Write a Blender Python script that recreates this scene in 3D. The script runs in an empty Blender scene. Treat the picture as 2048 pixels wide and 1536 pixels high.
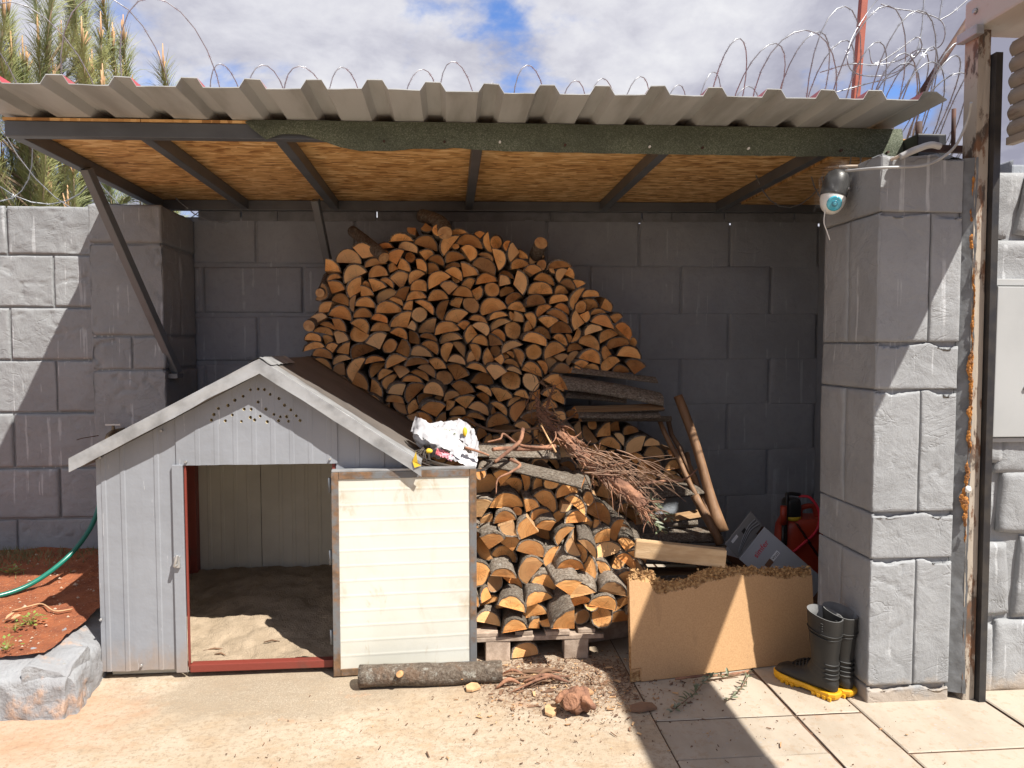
import bpy, bmesh, math, random
from mathutils import Vector, Matrix, noise
from mathutils.bvhtree import BVHTree

# ------------------------------------------------------------------ camera, sky, sun, exposure
scene = bpy.context.scene
col = scene.collection
cam_data = bpy.data.cameras.new('camera')
cam = bpy.data.objects.new('camera', cam_data); col.objects.link(cam)
cam.location = (0, 0, 1.6)
cam.rotation_euler = (math.radians(87.0), 0, math.radians(-4.9))
cam_data.sensor_width = 36; cam_data.lens = 25.49
cam_data.clip_start = .05; cam_data.clip_end = 2000
scene.camera = cam

SUN = Vector((.93, -1.0, 1.9)).normalized()          # direction towards the sun
SUN_EL = math.asin(SUN.z); SUN_AZ = math.atan2(SUN.x, SUN.y)
EXPOSURE = .80
sun_data = bpy.data.lights.new('sun', 'SUN'); sun = bpy.data.objects.new('sun', sun_data); col.objects.link(sun)
sun_data.energy = 5.0; sun_data.angle = math.radians(.53); sun_data.color = (1, .95, .87)
sun.rotation_euler = SUN.to_track_quat('Z', 'Y').to_euler(); sun.location = (6, -6, 12)

def nn(nt, t, inp=None, props=None):
    n = nt.nodes.new(t)
    for k, v in (props or {}).items(): setattr(n, k, v)
    for k, v in (inp or {}).items():
        if isinstance(v, bpy.types.NodeSocket): nt.links.new(v, n.inputs[k])
        elif v is not None: n.inputs[k].default_value = v
    return n
def c4(c): return (c[0], c[1], c[2], 1)
def mth(nt, op, a, b=0.0, c=None, clamp=False):
    n = nn(nt, 'ShaderNodeMath', {0: a, 1: b}, {'operation': op, 'use_clamp': clamp})
    if c is not None:
        if isinstance(c, bpy.types.NodeSocket): nt.links.new(c, n.inputs[2])
        else: n.inputs[2].default_value = c
    return n.outputs[0]
def mix(nt, f, a, b, mode='MIX'):
    n = nt.nodes.new('ShaderNodeMix'); n.data_type = 'RGBA'; n.blend_type = mode; n.clamp_factor = True
    for i, v in ((0, f), (6, a), (7, b)):
        if isinstance(v, bpy.types.NodeSocket): nt.links.new(v, n.inputs[i])
        else: n.inputs[i].default_value = v if i == 0 else c4(v)
    return n.outputs[2]
def ramp(nt, f, stops, interp='LINEAR'):
    n = nt.nodes.new('ShaderNodeValToRGB'); n.color_ramp.interpolation = interp
    e = n.color_ramp.elements
    while len(e) < len(stops): e.new(.5)
    for i, (p, cc) in enumerate(stops):
        e[i].position = p; e[i].color = c4(cc) if not isinstance(cc, (int, float)) else (cc, cc, cc, 1)
    nt.links.new(f, n.inputs[0]); return n.outputs[0]
def step(nt, f, a, b):
    n = nn(nt, 'ShaderNodeMapRange', {0: f, 1: a, 2: b, 3: 0.0, 4: 1.0}, {'interpolation_type': 'SMOOTHSTEP'}); return n.outputs[0]
def tex(nt, vec, scale, detail=6, rough=.55, dist=0.0):
    return nn(nt, 'ShaderNodeTexNoise', {'Vector': vec, 'Scale': scale, 'Detail': detail, 'Roughness': rough, 'Distortion': dist}).outputs[0]
def vor(nt, vec, scale, feature='F1', out=0, rnd=1.0):
    return nn(nt, 'ShaderNodeTexVoronoi', {'Vector': vec, 'Scale': scale, 'Randomness': rnd}, {'feature': feature}).outputs[out]
def mapv(nt, vec, scale=(1, 1, 1), loc=(0, 0, 0), rot=(0, 0, 0)):
    return nn(nt, 'ShaderNodeMapping', {'Vector': vec, 'Scale': scale, 'Location': loc, 'Rotation': rot}).outputs[0]

world = bpy.data.worlds.new('World'); scene.world = world; world.use_nodes = True
wt = world.node_tree; wt.nodes.clear()
sky = nn(wt, 'ShaderNodeTexSky', None, {'sky_type': 'NISHITA', 'sun_disc': False, 'sun_elevation': SUN_EL, 'sun_rotation': SUN_AZ,
                                         'altitude': 600, 'air_density': 1.0, 'dust_density': .6, 'ozone_density': 1.6})
gen = nn(wt, 'ShaderNodeTexCoord').outputs['Generated']
sep = nn(wt, 'ShaderNodeSeparateXYZ', {0: gen})
dz = mth(wt, 'ADD', mth(wt, 'MAXIMUM', sep.outputs[2], 0.0), .30)
cv = nn(wt, 'ShaderNodeCombineXYZ', {0: mth(wt, 'DIVIDE', sep.outputs[0], dz), 1: mth(wt, 'DIVIDE', sep.outputs[1], dz), 2: 0.0}).outputs[0]
cv = mapv(wt, cv, (1, 1, 1), (2.21, 4.35, 7.16))
n1 = tex(wt, cv, 1.9, 12, .56, .35)
n2 = tex(wt, mapv(wt, cv, (1, 1, 1), (7.0, 3.0, 0)), 1.5, 10, .55, .2)
n3 = tex(wt, cv, 7.5, 8, .6, .2)
cover = step(wt, mth(wt, 'ADD', n1, mth(wt, 'MULTIPLY', mth(wt, 'SUBTRACT', n3, .5), .12)), .36, .48)
shade = mth(wt, 'ADD', n2, mth(wt, 'MULTIPLY', mth(wt, 'SUBTRACT', n3, .5), .30))
ccol = ramp(wt, shade, [(.40, (1.35, 1.35, 1.7)), (.50, (1.95, 1.95, 2.3)), (.60, (2.8, 2.8, 3.05)), (.70, (3.5, 3.5, 3.6))])
skyc = mix(wt, cover, mix(wt, 1.0, sky.outputs[0], (.50, .62, .84), 'MULTIPLY'), ccol)
bg = nn(wt, 'ShaderNodeBackground', {'Color': skyc, 'Strength': .15})
wt.links.new(bg.outputs[0], nn(wt, 'ShaderNodeOutputWorld').inputs[0])

vs = scene.view_settings
vs.view_transform = 'Standard'; vs.look = 'None'; vs.exposure = EXPOSURE; vs.gamma = 1.0; vs.use_curve_mapping = False
scene.render.engine = 'CYCLES'
scene.cycles.max_bounces = 6; scene.cycles.diffuse_bounces = 4; scene.cycles.use_denoising = True

# ------------------------------------------------------------------ mesh helpers
rnd = random.Random(42)
class MB:
    """collects vertices and faces; build() links them as one mesh object"""
    def __init__(s): s.v = []; s.f = []; s.m = []; s.sm = []
    def add(s, vs_, fs, mi=0, smooth=False):
        b = len(s.v); s.v += [tuple(p) for p in vs_]
        for f in fs: s.f.append([i + b for i in f]); s.m.append(mi); s.sm.append(smooth)
        return s
    def box(s, c, size, rot=None, mi=0):
        x, y, z = size[0] / 2, size[1] / 2, size[2] / 2
        p = [Vector(q) for q in ((-x, -y, -z), (x, -y, -z), (x, y, -z), (-x, y, -z), (-x, -y, z), (x, -y, z), (x, y, z), (-x, y, z))]
        if rot is not None: p = [rot @ q for q in p]
        c = Vector(c)
        return s.add([q + c for q in p], [(0, 3, 2, 1), (4, 5, 6, 7), (0, 1, 5, 4), (1, 2, 6, 5), (2, 3, 7, 6), (3, 0, 4, 7)], mi)
    def span(s, a, b, mi=0):
        a, b = Vector(a), Vector(b); return s.box((a + b) / 2, (abs(b.x - a.x), abs(b.y - a.y), abs(b.z - a.z)), None, mi)
    def beam(s, a, b, w, h, up=(0, 0, 1), mi=0):
        a, b = Vector(a), Vector(b); d = b - a; L = d.length; d.normalize()
        sd = d.cross(Vector(up)); sd = sd.normalized() if sd.length > 1e-5 else Vector((1, 0, 0)); u = sd.cross(d)
        m = Matrix((sd, d, u)).transposed()
        return s.box((a + b) / 2, (w, L, h), m, mi)
    def tube(s, path, r, n=8, mi=0, caps=True, smooth=True):
        path = [Vector(p) for p in path]; k = len(path)
        rr = r if isinstance(r, (list, tuple)) else [r] * k
        ref = Vector((0, 0, 1)); b = len(s.v); prev = None
        for i, p in enumerate(path):
            t = (path[min(i + 1, k - 1)] - path[max(i - 1, 0)])
            t = t.normalized() if t.length > 1e-9 else Vector((0, 0, 1))
            if prev is None:
                a = t.cross(ref); a = a.normalized() if a.length > .05 else t.cross(Vector((1, 0, 0))).normalized()
            else:
                a = prev - t * prev.dot(t); a = a.normalized() if a.length > 1e-6 else t.orthogonal().normalized()
            prev = a; c = t.cross(a)
            for j in range(n):
                q = 2 * math.pi * j / n; s.v.append(tuple(p + (a * math.cos(q) + c * math.sin(q)) * rr[i]))
        for i in range(k - 1):
            for j in range(n):
                j2 = (j + 1) % n
                s.f.append([b + i * n + j, b + i * n + j2, b + (i + 1) * n + j2, b + (i + 1) * n + j]); s.m.append(mi); s.sm.append(smooth)
        if caps:
            s.f.append([b + j for j in range(n)][::-1]); s.m.append(mi); s.sm.append(False)
            s.f.append([b + (k - 1) * n + j for j in range(n)]); s.m.append(mi); s.sm.append(False)
        return s
    def rings(s, rings, mi=0, smooth=True, cap0=False, cap1=False):
        n = len(rings[0]); b = len(s.v)
        for r in rings: s.v += [tuple(p) for p in r]
        for i in range(len(rings) - 1):
            for j in range(n):
                j2 = (j + 1) % n
                s.f.append([b + i * n + j, b + i * n + j2, b + (i + 1) * n + j2, b + (i + 1) * n + j]); s.m.append(mi); s.sm.append(smooth)
        if cap0: s.f.append([b + j for j in range(n)][::-1]); s.m.append(mi); s.sm.append(False)
        if cap1: s.f.append([b + (len(rings) - 1) * n + j for j in range(n)]); s.m.append(mi); s.sm.append(False)
        return s
    def grid(s, nu, nv, fn, mi=0, smooth=True):
        b = len(s.v)
        for i in range(nu + 1):
            for j in range(nv + 1): s.v.append(tuple(fn(i / nu, j / nv)))
        for i in range(nu):
            for j in range(nv):
                a = b + i * (nv + 1) + j
                s.f.append([a, a + nv + 1, a + nv + 2, a + 1]); s.m.append(mi); s.sm.append(smooth)
        return s
    def prism(s, pts, d, mi=0):
        """closed outline (3-D points) pushed along vector d"""
        n = len(pts); d = Vector(d); p = [Vector(q) for q in pts]
        return s.add(p + [q + d for q in p], [list(range(n))[::-1], [i + n for i in range(n)]] + [[i, (i + 1) % n, (i + 1) % n + n, i + n] for i in range(n)], mi)
    def build(s, name, mats, parent=None, bevel=0.0, weld=False, autosmooth=False):
        off = world_off(parent)
        me = bpy.data.meshes.new(name)
        me.from_pydata([(x - off.x, y - off.y, z - off.z) for x, y, z in s.v], [], s.f)
        for m in (mats if isinstance(mats, (list, tuple)) else [mats]): me.materials.append(m)
        me.polygons.foreach_set('material_index', s.m); me.polygons.foreach_set('use_smooth', s.sm)
        bm = bmesh.new(); bm.from_mesh(me)
        if weld: bmesh.ops.remove_doubles(bm, verts=bm.verts, dist=1e-5)
        bmesh.ops.recalc_face_normals(bm, faces=bm.faces)
        if bevel:
            ed = [e for e in bm.edges if len(e.link_faces) == 2 and e.calc_face_angle(0) > .6]
            bmesh.ops.bevel(bm, geom=ed, offset=bevel, segments=2, affect='EDGES', profile=.6)
        bm.to_mesh(me); bm.free(); me.update()
        o = bpy.data.objects.new(name, me); col.objects.link(o)
        if parent is not None: o.parent = parent
        return o
def world_off(o):
    v = Vector((0, 0, 0))
    while o is not None: v += o.location; o = o.parent
    return v
def tag(o, label=None, cat=None, group=None, kind=None):
    for k, v in (('label', label), ('category', cat), ('group', group), ('kind', kind)):
        if v: o[k] = v
    return o
def thing(name, loc, label, cat, group=None):
    o = bpy.data.objects.new(name, None); col.objects.link(o); o.location = loc; o.empty_display_size = .1
    return tag(o, label, cat, group)
def spline(pts, per=8):
    """Catmull-Rom through the points"""
    p = [Vector(q) for q in pts]; p = [2 * p[0] - p[1]] + p + [2 * p[-1] - p[-2]]; out = []
    for i in range(1, len(p) - 2):
        for k in range(per):
            t = k / per; a, b, c, d = p[i - 1], p[i], p[i + 1], p[i + 2]
            out.append(.5 * ((2 * b) + (c - a) * t + (2 * a - 5 * b + 4 * c - d) * t * t + (3 * b - a - 3 * c + d) * t ** 3))
    return out + [p[-2]]
def lerp(a, b, t): return a + (b - a) * t
def fr(p, sc, oct_=4): return noise.fractal(Vector(p) * sc, 1.0, 2.0, oct_, noise_basis='PERLIN_ORIGINAL')
def interp(x, pts):
    if x <= pts[0][0]: return pts[0][1]
    for (a, fa), (b, fb) in zip(pts, pts[1:]):
        if x <= b: return lerp(fa, fb, (x - a) / (b - a))
    return pts[-1][1]

# ------------------------------------------------------------------ materials
def newmat(name):
    m = bpy.data.materials.new(name); m.use_nodes = True; nt = m.node_tree; nt.nodes.clear()
    b = nn(nt, 'ShaderNodeBsdfPrincipled'); o = nn(nt, 'ShaderNodeOutputMaterial'); nt.links.new(b.outputs[0], o.inputs[0])
    return m, nt, b
def setb(nt, b, **kw):
    for k, v in kw.items():
        k = k.replace('_', ' ')
        if isinstance(v, bpy.types.NodeSocket): nt.links.new(v, b.inputs[k])
        else: b.inputs[k].default_value = c4(v) if k == 'Base Color' else v
def bump(nt, b, h, strength=.5, dist=.01, prev=None):
    n = nn(nt, 'ShaderNodeBump', {'Height': h, 'Strength': strength, 'Distance': dist, 'Normal': prev})
    nt.links.new(n.outputs[0], b.inputs['Normal']); return n.outputs[0]
def ocoord(nt, rand=False):
    v = nn(nt, 'ShaderNodeTexCoord').outputs['Object']
    if rand:
        r = nn(nt, 'ShaderNodeObjectInfo').outputs['Random']
        w = nn(nt, 'ShaderNodeCombineXYZ', {0: mth(nt, 'MULTIPLY', r, 37.0), 1: mth(nt, 'MULTIPLY', r, 91.0), 2: mth(nt, 'MULTIPLY', r, 53.0)}).outputs[0]
        v = nn(nt, 'ShaderNodeVectorMath', {0: v, 1: w}).outputs[0]
        return v, r
    return v
def plain(name, c1, c2=None, scale=6, rough=.6, bstr=.25, bscale=80, bdist=.004, metal=0.0, stretch=(1, 1, 1), lo=.38, hi=.62, detail=8, rand=False, spec=.5, **kw):
    m, nt, b = newmat(name)
    if rand: v, r = ocoord(nt, True)
    else: v = ocoord(nt)
    v = mapv(nt, v, stretch)
    c2 = c2 or tuple(x * .8 for x in c1)
    cc = mix(nt, step(nt, tex(nt, v, scale, detail), lo, hi), c1, c2)
    if rand:
        cc = mix(nt, 1.0, cc, ramp(nt, r, [(0, .72), (1, 1.1)]), 'MULTIPLY')
    setb(nt, b, Base_Color=cc, Roughness=rough, Metallic=metal)
    b.inputs['Specular IOR Level'].default_value = spec
    for k, x in kw.items(): setb(nt, b, **{k: x})
    if bstr: bump(nt, b, tex(nt, v, bscale, 5), bstr, bdist)
    return m

def mk_wall(name, c, drip=.45, rel=1.0):
    """thick grey masonry paint over hewn plaster, with runs of thinner paint"""
    m, nt, b = newmat(name); v = ocoord(nt)
    cl = mix(nt, step(nt, tex(nt, v, 2.2, 6), .35, .68), c, tuple(x * .84 for x in c))
    cl = mix(nt, mth(nt, 'MULTIPLY', step(nt, tex(nt, v, 30, 6), .45, .75), .35), cl, tuple(x * .72 for x in c))
    run = step(nt, tex(nt, mapv(nt, v, (34, 34, .9)), 1.0, 3, .5, .25), .60, .66)
    patch = step(nt, tex(nt, mapv(nt, v, (1, 1, 1.6), (3, 1, 8)), 2.6, 3), .47, .56)
    cl = mix(nt, mth(nt, 'MULTIPLY', mth(nt, 'MULTIPLY', run, patch), drip), cl, tuple(min(1, x * 1.9) for x in c))
    dirt = step(nt, tex(nt, v, 5.5, 9, .7), .64, .74)
    cl = mix(nt, mth(nt, 'MULTIPLY', dirt, .4), cl, tuple(x * .5 for x in c))
    cl = mix(nt, mth(nt, 'MULTIPLY', step(nt, tex(nt, v, 190, 3, .8), .58, .70), .35), cl, tuple(x * .62 for x in c))
    zz = nn(nt, 'ShaderNodeSeparateXYZ', {0: v}).outputs[2]
    spl = mth(nt, 'SUBTRACT', 1.0, step(nt, mth(nt, 'ADD', zz, mth(nt, 'MULTIPLY', mth(nt, 'SUBTRACT', tex(nt, v, 12, 8, .7), .5), .22)), .02, .11))
    cl = mix(nt, mth(nt, 'MULTIPLY', spl, .7), cl, (.42, .34, .26))
    setb(nt, b, Base_Color=cl, Roughness=.78)
    h1 = tex(nt, v, 7, 10, .62, .6)
    crk = mth(nt, 'ABSOLUTE', mth(nt, 'SUBTRACT', tex(nt, mapv(nt, v, (1, 1, 1.7), (0, 0, 0), (.2, .3, .1)), 2.6, 5, .55, 1.4), .5))
    crk = mth(nt, 'MULTIPLY', mth(nt, 'SUBTRACT', 1.0, step(nt, crk, 0.0, .022)), step(nt, tex(nt, v, 4.1, 3), .50, .58))
    n = bump(nt, b, mth(nt, 'SUBTRACT', h1, mth(nt, 'MULTIPLY', crk, .16)), .75 * rel, .024)
    n = bump(nt, b, tex(nt, v, 60, 6, .7), .5 * rel, .006, n); bump(nt, b, tex(nt, v, 240, 4, .7), .5, .0022, n)
    return m
W_OUT = mk_wall('grey_masonry_paint', (.283, .292, .302), .5, .75)
W_PILLAR = mk_wall('pillar_masonry_paint', (.308, .317, .327), .5, .7)
MORTAR = plain('grey_mortar', (.22, .23, .245), (.17, .178, .19), 9, .9, .6, 40, .01)
W_IN = mk_wall('shade_lifted_masonry_paint', (.30, .325, .36), .3, .5)  # same masonry paint, base raised and blued to lift the walls in shade

def mk_end(name, warm=1.0):
    """sawn log end: rings round the heart, pale sapwood, radial checks; every log differs"""
    m, nt, b = newmat(name)
    tc = nn(nt, 'ShaderNodeTexCoord').outputs['Object']; rn = nn(nt, 'ShaderNodeObjectInfo').outputs['Random']
    off = nn(nt, 'ShaderNodeCombineXYZ', {0: mth(nt, 'MULTIPLY', rn, 41.0), 1: 0.0, 2: mth(nt, 'MULTIPLY', rn, 17.0)}).outputs[0]
    vv = nn(nt, 'ShaderNodeVectorMath', {0: tc, 1: off}).outputs[0]
    s = nn(nt, 'ShaderNodeSeparateXYZ', {0: tc})
    x = mth(nt, 'ADD', s.outputs[0], mth(nt, 'MULTIPLY', mth(nt, 'SUBTRACT', rn, .5), .3)); z = s.outputs[2]
    rr = mth(nt, 'SQRT', mth(nt, 'ADD', mth(nt, 'MULTIPLY', x, x), mth(nt, 'MULTIPLY', z, z)))
    rd = mth(nt, 'ADD', rr, mth(nt, 'MULTIPLY', mth(nt, 'SUBTRACT', tex(nt, mapv(nt, vv, (1, .1, 1)), 2.2, 3), .5), .22))
    ring = nn(nt, 'ShaderNodeTexNoise', {'W': mth(nt, 'MULTIPLY', rd, 9.0), 'Scale': 1.6, 'Detail': 3.0}, {'noise_dimensions': '1D'}).outputs[0]
    base = ramp(nt, mth(nt, 'ADD', rd, mth(nt, 'MULTIPLY', mth(nt, 'SUBTRACT', tex(nt, mapv(nt, vv, (1, .05, 1)), 1.6, 4), .5), .8)),
                [(0, (.66, .295, .095)), (.45, (.77, .375, .13)), (.72, (.84, .455, .18)), (1, (.74, .365, .13))])
    cl = mix(nt, mth(nt, 'MULTIPLY', step(nt, ring, .45, .62), .38), base, (.47, .23, .09))
    saw = tex(nt, mapv(nt, vv, (3, 1, 34), (0, 0, 0), (0, .5, 0)), 1.0, 4)
    cl = mix(nt, mth(nt, 'MULTIPLY', step(nt, saw, .5, .8), .22), cl, (.30, .15, .07))
    ang = mth(nt, 'ARCTAN2', z, x)
    chk = nn(nt, 'ShaderNodeTexNoise', {'W': mth(nt, 'ADD', mth(nt, 'MULTIPLY', ang, 1.9), mth(nt, 'MULTIPLY', rn, 60.0)), 'Scale': 2.4, 'Detail': 1.0}, {'noise_dimensions': '1D'}).outputs[0]
    chk = mth(nt, 'MULTIPLY', mth(nt, 'SUBTRACT', 1.0, step(nt, mth(nt, 'ABSOLUTE', mth(nt, 'SUBTRACT', chk, .5)), .002, .012)),
              mth(nt, 'SUBTRACT', 1.0, step(nt, rr, .45, .8)))
    chk = mth(nt, 'MULTIPLY', chk, step(nt, mth(nt, 'FRACT', mth(nt, 'MULTIPLY', rn, 7.3)), .35, .5))
    cl = mix(nt, mth(nt, 'MULTIPLY', chk, .8), cl, (.06, .03, .015))
    dirt = step(nt, tex(nt, mapv(nt, vv, (1, .2, 1)), 1.1, 5, .6), .52, .75)
    cl = mix(nt, mth(nt, 'MULTIPLY', dirt, .55), cl, (.25, .135, .065))
    tone = ramp(nt, mth(nt, 'FRACT', mth(nt, 'MULTIPLY', rn, 13.7)), [(0, (.38, .33, .30)), (.16, (.66, .60, .56)), (.34, (.94, .91, .88)), (.8, (1.16, 1.14, 1.08)), (1, (.95, .74, .58))])
    pale = step(nt, mth(nt, 'FRACT', mth(nt, 'MULTIPLY', rn, 29.3)), .66, .95)
    cl = mix(nt, mth(nt, 'MULTIPLY', pale, .5), cl, (.80, .58, .34))
    cl = mix(nt, 1.0, cl, tone, 'MULTIPLY')
    if warm != 1.0: cl = mix(nt, 1.0, cl, (warm, warm * .98, warm * .95), 'MULTIPLY')
    setb(nt, b, Base_Color=cl, Roughness=.8); b.inputs['Specular IOR Level'].default_value = .25
    bump(nt, b, mth(nt, 'ADD', saw, mth(nt, 'MULTIPLY', ring, .6)), .35, .02)
    return m
END = mk_end('sawn_log_end')
def mk_bark():
    m, nt, b = newmat('grey_brown_bark'); v, r = ocoord(nt, True)
    v = mapv(nt, v, (1, 5.5, 1))
    big = tex(nt, v, 1.5, 8, .65); fine = tex(nt, v, 7, 8, .7)
    cl = ramp(nt, fine, [(.30, (.075, .058, .045)), (.5, (.23, .19, .15)), (.68, (.42, .37, .31))])
    cl = mix(nt, mth(nt, 'MULTIPLY', step(nt, tex(nt, v, 3.2, 8, .75), .55, .66), .75), cl, (.46, .44, .39))
    cl = mix(nt, mth(nt, 'MULTIPLY', step(nt, big, .54, .7), .5), cl, (.19, .115, .07))
    cl = mix(nt, 1.0, cl, ramp(nt, r, [(0, .6), (1, 1.25)]), 'MULTIPLY')
    setb(nt, b, Base_Color=cl, Roughness=.92); b.inputs['Specular IOR Level'].default_value = .2
    bump(nt, b, mth(nt, 'ADD', fine, mth(nt, 'MULTIPLY', big, .8)), .9, .022)
    return m
BARK = mk_bark()
def mk_split():
    m, nt, b = newmat('split_wood_face'); v, r = ocoord(nt, True)
    g = tex(nt, mapv(nt, v, (6, .8, 6)), 1.6, 7, .6)
    cl = ramp(nt, g, [(.3, (.26, .15, .075)), (.5, (.42, .25, .12)), (.7, (.52, .34, .18))])
    cl = mix(nt, 1.0, cl, ramp(nt, r, [(0, .65), (1, 1.1)]), 'MULTIPLY')
    setb(nt, b, Base_Color=cl, Roughness=.85); bump(nt, b, g, .6, .02); return m
SPLIT = mk_split()

def mk_osb():
    m, nt, b = newmat('oriented_strand_board'); v = ocoord(nt)
    f1 = vor(nt, mapv(nt, v, (12, 40, 1), (0, 0, 0), (0, 0, .12)), 1.0, 'F1', 1); f2 = vor(nt, mapv(nt, v, (18, 48, 1), (3, 7, 0), (0, 0, -.35)), 1.0, 'F1', 1)
    e1 = vor(nt, mapv(nt, v, (12, 40, 1), (0, 0, 0), (0, 0, .12)), 1.0, 'DISTANCE_TO_EDGE')
    s1 = nn(nt, 'ShaderNodeSeparateColor', {0: f1}).outputs[0]; s2 = nn(nt, 'ShaderNodeSeparateColor', {0: f2}).outputs[1]
    q = mth(nt, 'ADD', mth(nt, 'MULTIPLY', s1, .55), mth(nt, 'MULTIPLY', s2, .45))
    cl = ramp(nt, q, [(.10, (.32, .15, .045)), (.36, (.58, .32, .115)), (.66, (.76, .47, .195)), (.92, (.90, .64, .33))])
    cl = mix(nt, mth(nt, 'MULTIPLY', step(nt, tex(nt, mapv(nt, v, (14, 30, 1), (0, 0, 0), (0, 0, .4)), 1.0, 5, .6), .64, .70), .5), cl, (.15, .065, .02))
    setb(nt, b, Base_Color=cl, Roughness=.6); bump(nt, b, mth(nt, 'ADD', q, mth(nt, 'MULTIPLY', step(nt, e1, 0, .1), .4)), .4, .003); return m
OSB = mk_osb()
STEEL = plain('grey_painted_steel', (.10, .11, .125), (.08, .088, .10), 5, .42, .1, 40)
STEEL2 = plain('grey_painted_brace', (.125, .137, .15), (.105, .115, .125), 5, .42, .1, 40)
SHEET = plain('weathered_sheet_underside', (.43, .445, .45), (.29, .295, .29), 2.2, .5, .06, 30, stretch=(3, .5, 1), lo=.42, hi=.68)
SHEET_TOP = plain('red_painted_sheet', (.42, .05, .06), (.3, .06, .06), 3, .45, .1)
def mk_felt():
    m, nt, b = newmat('green_mineral_felt'); v = ocoord(nt)
    g = vor(nt, v, 260, 'F1', 1); gs = nn(nt, 'ShaderNodeSeparateColor', {0: g}).outputs[0]
    cl = ramp(nt, gs, [(0, (.075, .09, .06)), (.45, (.115, .135, .093)), (.8, (.155, .175, .125)), (1, (.22, .24, .19))])
    cl = mix(nt, step(nt, tex(nt, v, 3, 5), .4, .7), cl, mix(nt, .5, cl, (.06, .07, .05)))
    setb(nt, b, Base_Color=cl, Roughness=.95); bump(nt, b, gs, .6, .004); return m
FELT = mk_felt()
def mk_ribmetal(name, c):
    m, nt, b = newmat(name); v = ocoord(nt)
    cl = mix(nt, step(nt, tex(nt, mapv(nt, v, (1, 1, .5)), 3, 7), .35, .7), c, tuple(x * .86 for x in c))
    spk = step(nt, tex(nt, v, 40, 4, .8), .74, .78)
    cl = mix(nt, mth(nt, 'MULTIPLY', spk, .6), cl, (.6, .6, .6))
    run = step(nt, tex(nt, mapv(nt, v, (40, 40, 1.2)), 1.0, 4), .58, .75)
    cl = mix(nt, mth(nt, 'MULTIPLY', run, .18), cl, (.16, .15, .14))
    zz = nn(nt, 'ShaderNodeSeparateXYZ', {0: v}).outputs[2]
    spl = mth(nt, 'SUBTRACT', 1.0, step(nt, mth(nt, 'ADD', zz, mth(nt, 'MULTIPLY', mth(nt, 'SUBTRACT', tex(nt, mapv(nt, v, (1, 1, .5)), 14, 8, .7), .5), .35)), .02, .20))
    cl = mix(nt, mth(nt, 'MULTIPLY', spl, .55), cl, (.30, .215, .15))
    scr = step(nt, tex(nt, mapv(nt, v, (60, 60, 5), (0, 0, 0), (0, .4, 0)), 1.0, 3, .6), .69, .72)
    cl = mix(nt, mth(nt, 'MULTIPLY', scr, .5), cl, (.52, .53, .55))
    setb(nt, b, Base_Color=cl, Roughness=.5)
    n = bump(nt, b, tex(nt, v, 5.5, 4), .35, .02); bump(nt, b, tex(nt, v, 120, 3), .12, .002, n); return m
DOGGREY = mk_ribmetal('grey_painted_sheet_metal', (.255, .27, .298))
FLASH = plain('weathered_aluminium_flashing', (.40, .41, .42), (.24, .245, .25), 9, .48, .3, 22, .006, .35, (1, 1, 1), .35, .7)
MEMBRANE = plain('brown_bitumen_membrane', (.135, .118, .105), (.10, .088, .08), 4, .6, .3, 30, .006)
CREAM_IN = plain('cream_sheet_lining', (.56, .54, .46), (.47, .45, .38), 2, .5, .06, 20)
FOAM = plain('cream_foam_core', (.7, .62, .40), (.55, .45, .26), 40, .9, .3, 120)
def mk_door():
    m, nt, b = newmat('stained_cream_door_sheet'); v = ocoord(nt)
    cl = mix(nt, step(nt, tex(nt, v, 2.5, 6), .4, .7), (.60, .60, .545), (.55, .545, .48))
    st = step(nt, tex(nt, mapv(nt, v, (5, 5, 2.4)), 1.6, 8, .7, .6), .50, .66)
    low = step(nt, tex(nt, mapv(nt, v, (1.4, 1, 1.2), (3.3, 0, .9)), 2.2, 2), .46, .62)
    cl = mix(nt, mth(nt, 'MULTIPLY', mth(nt, 'MULTIPLY', st, mth(nt, 'ADD', mth(nt, 'MULTIPLY', low, .75), .12)), .9), cl, (.40, .30, .165))
    setb(nt, b, Base_Color=cl, Roughness=.42); bump(nt, b, tex(nt, v, 12, 4), .12, .006); return m
DOORSHEET = mk_door()
def mk_rust(name, c, r1=(.19, .085, .035), r2=(.10, .05, .028), lo=.45, hi=.6, rough=.6, st=(1, 1, 1), sc=7):
    m, nt, b = newmat(name); v = mapv(nt, ocoord(nt), st)
    rs = mix(nt, step(nt, tex(nt, v, 25, 6), .4, .6), r1, r2)
    cl = mix(nt, step(nt, tex(nt, v, sc, 9, .68), lo, hi), c, rs)
    setb(nt, b, Base_Color=cl, Roughness=rough); bump(nt, b, tex(nt, v, 60, 5), .3, .004); return m
FRAME = mk_rust('rusting_grey_steel_frame', (.14, .145, .15), (.20, .11, .055), (.12, .075, .045), .42, .58, .55)
REDSTEEL = mk_rust('red_oxide_painted_steel', (.20, .038, .026), (.14, .042, .03), (.12, .05, .035), .5, .75, .5)
REDPOLE = plain('red_oxide_pole', (.36, .085, .045), (.30, .07, .04), 8, .5, .1)
RUSTY = mk_rust('dark_rusted_steel', (.06, .035, .028), (.10, .04, .025), (.05, .025, .018), .4, .6, .8)
POSTMAT = mk_rust('flaking_beige_painted_post', (.38, .33, .27), (.17, .085, .045), (.085, .065, .052), .51, .58, .65, (1, 1, .4), 10)
SHUTTER = mk_rust('dirty_beige_shutter', (.30, .25, .20), (.22, .14, .09), (.13, .095, .07), .5, .68, .55, (1, .5, 2.4), 6)
SHUTBOX = mk_rust('beige_shutter_housing', (.44, .41, .37), (.34, .26, .20), (.2, .1, .06), .60, .75, .55)
BLACKRAIL = plain('black_guide_rail', (.022, .022, .024), (.04, .036, .032), 12, .4, .2)
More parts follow.
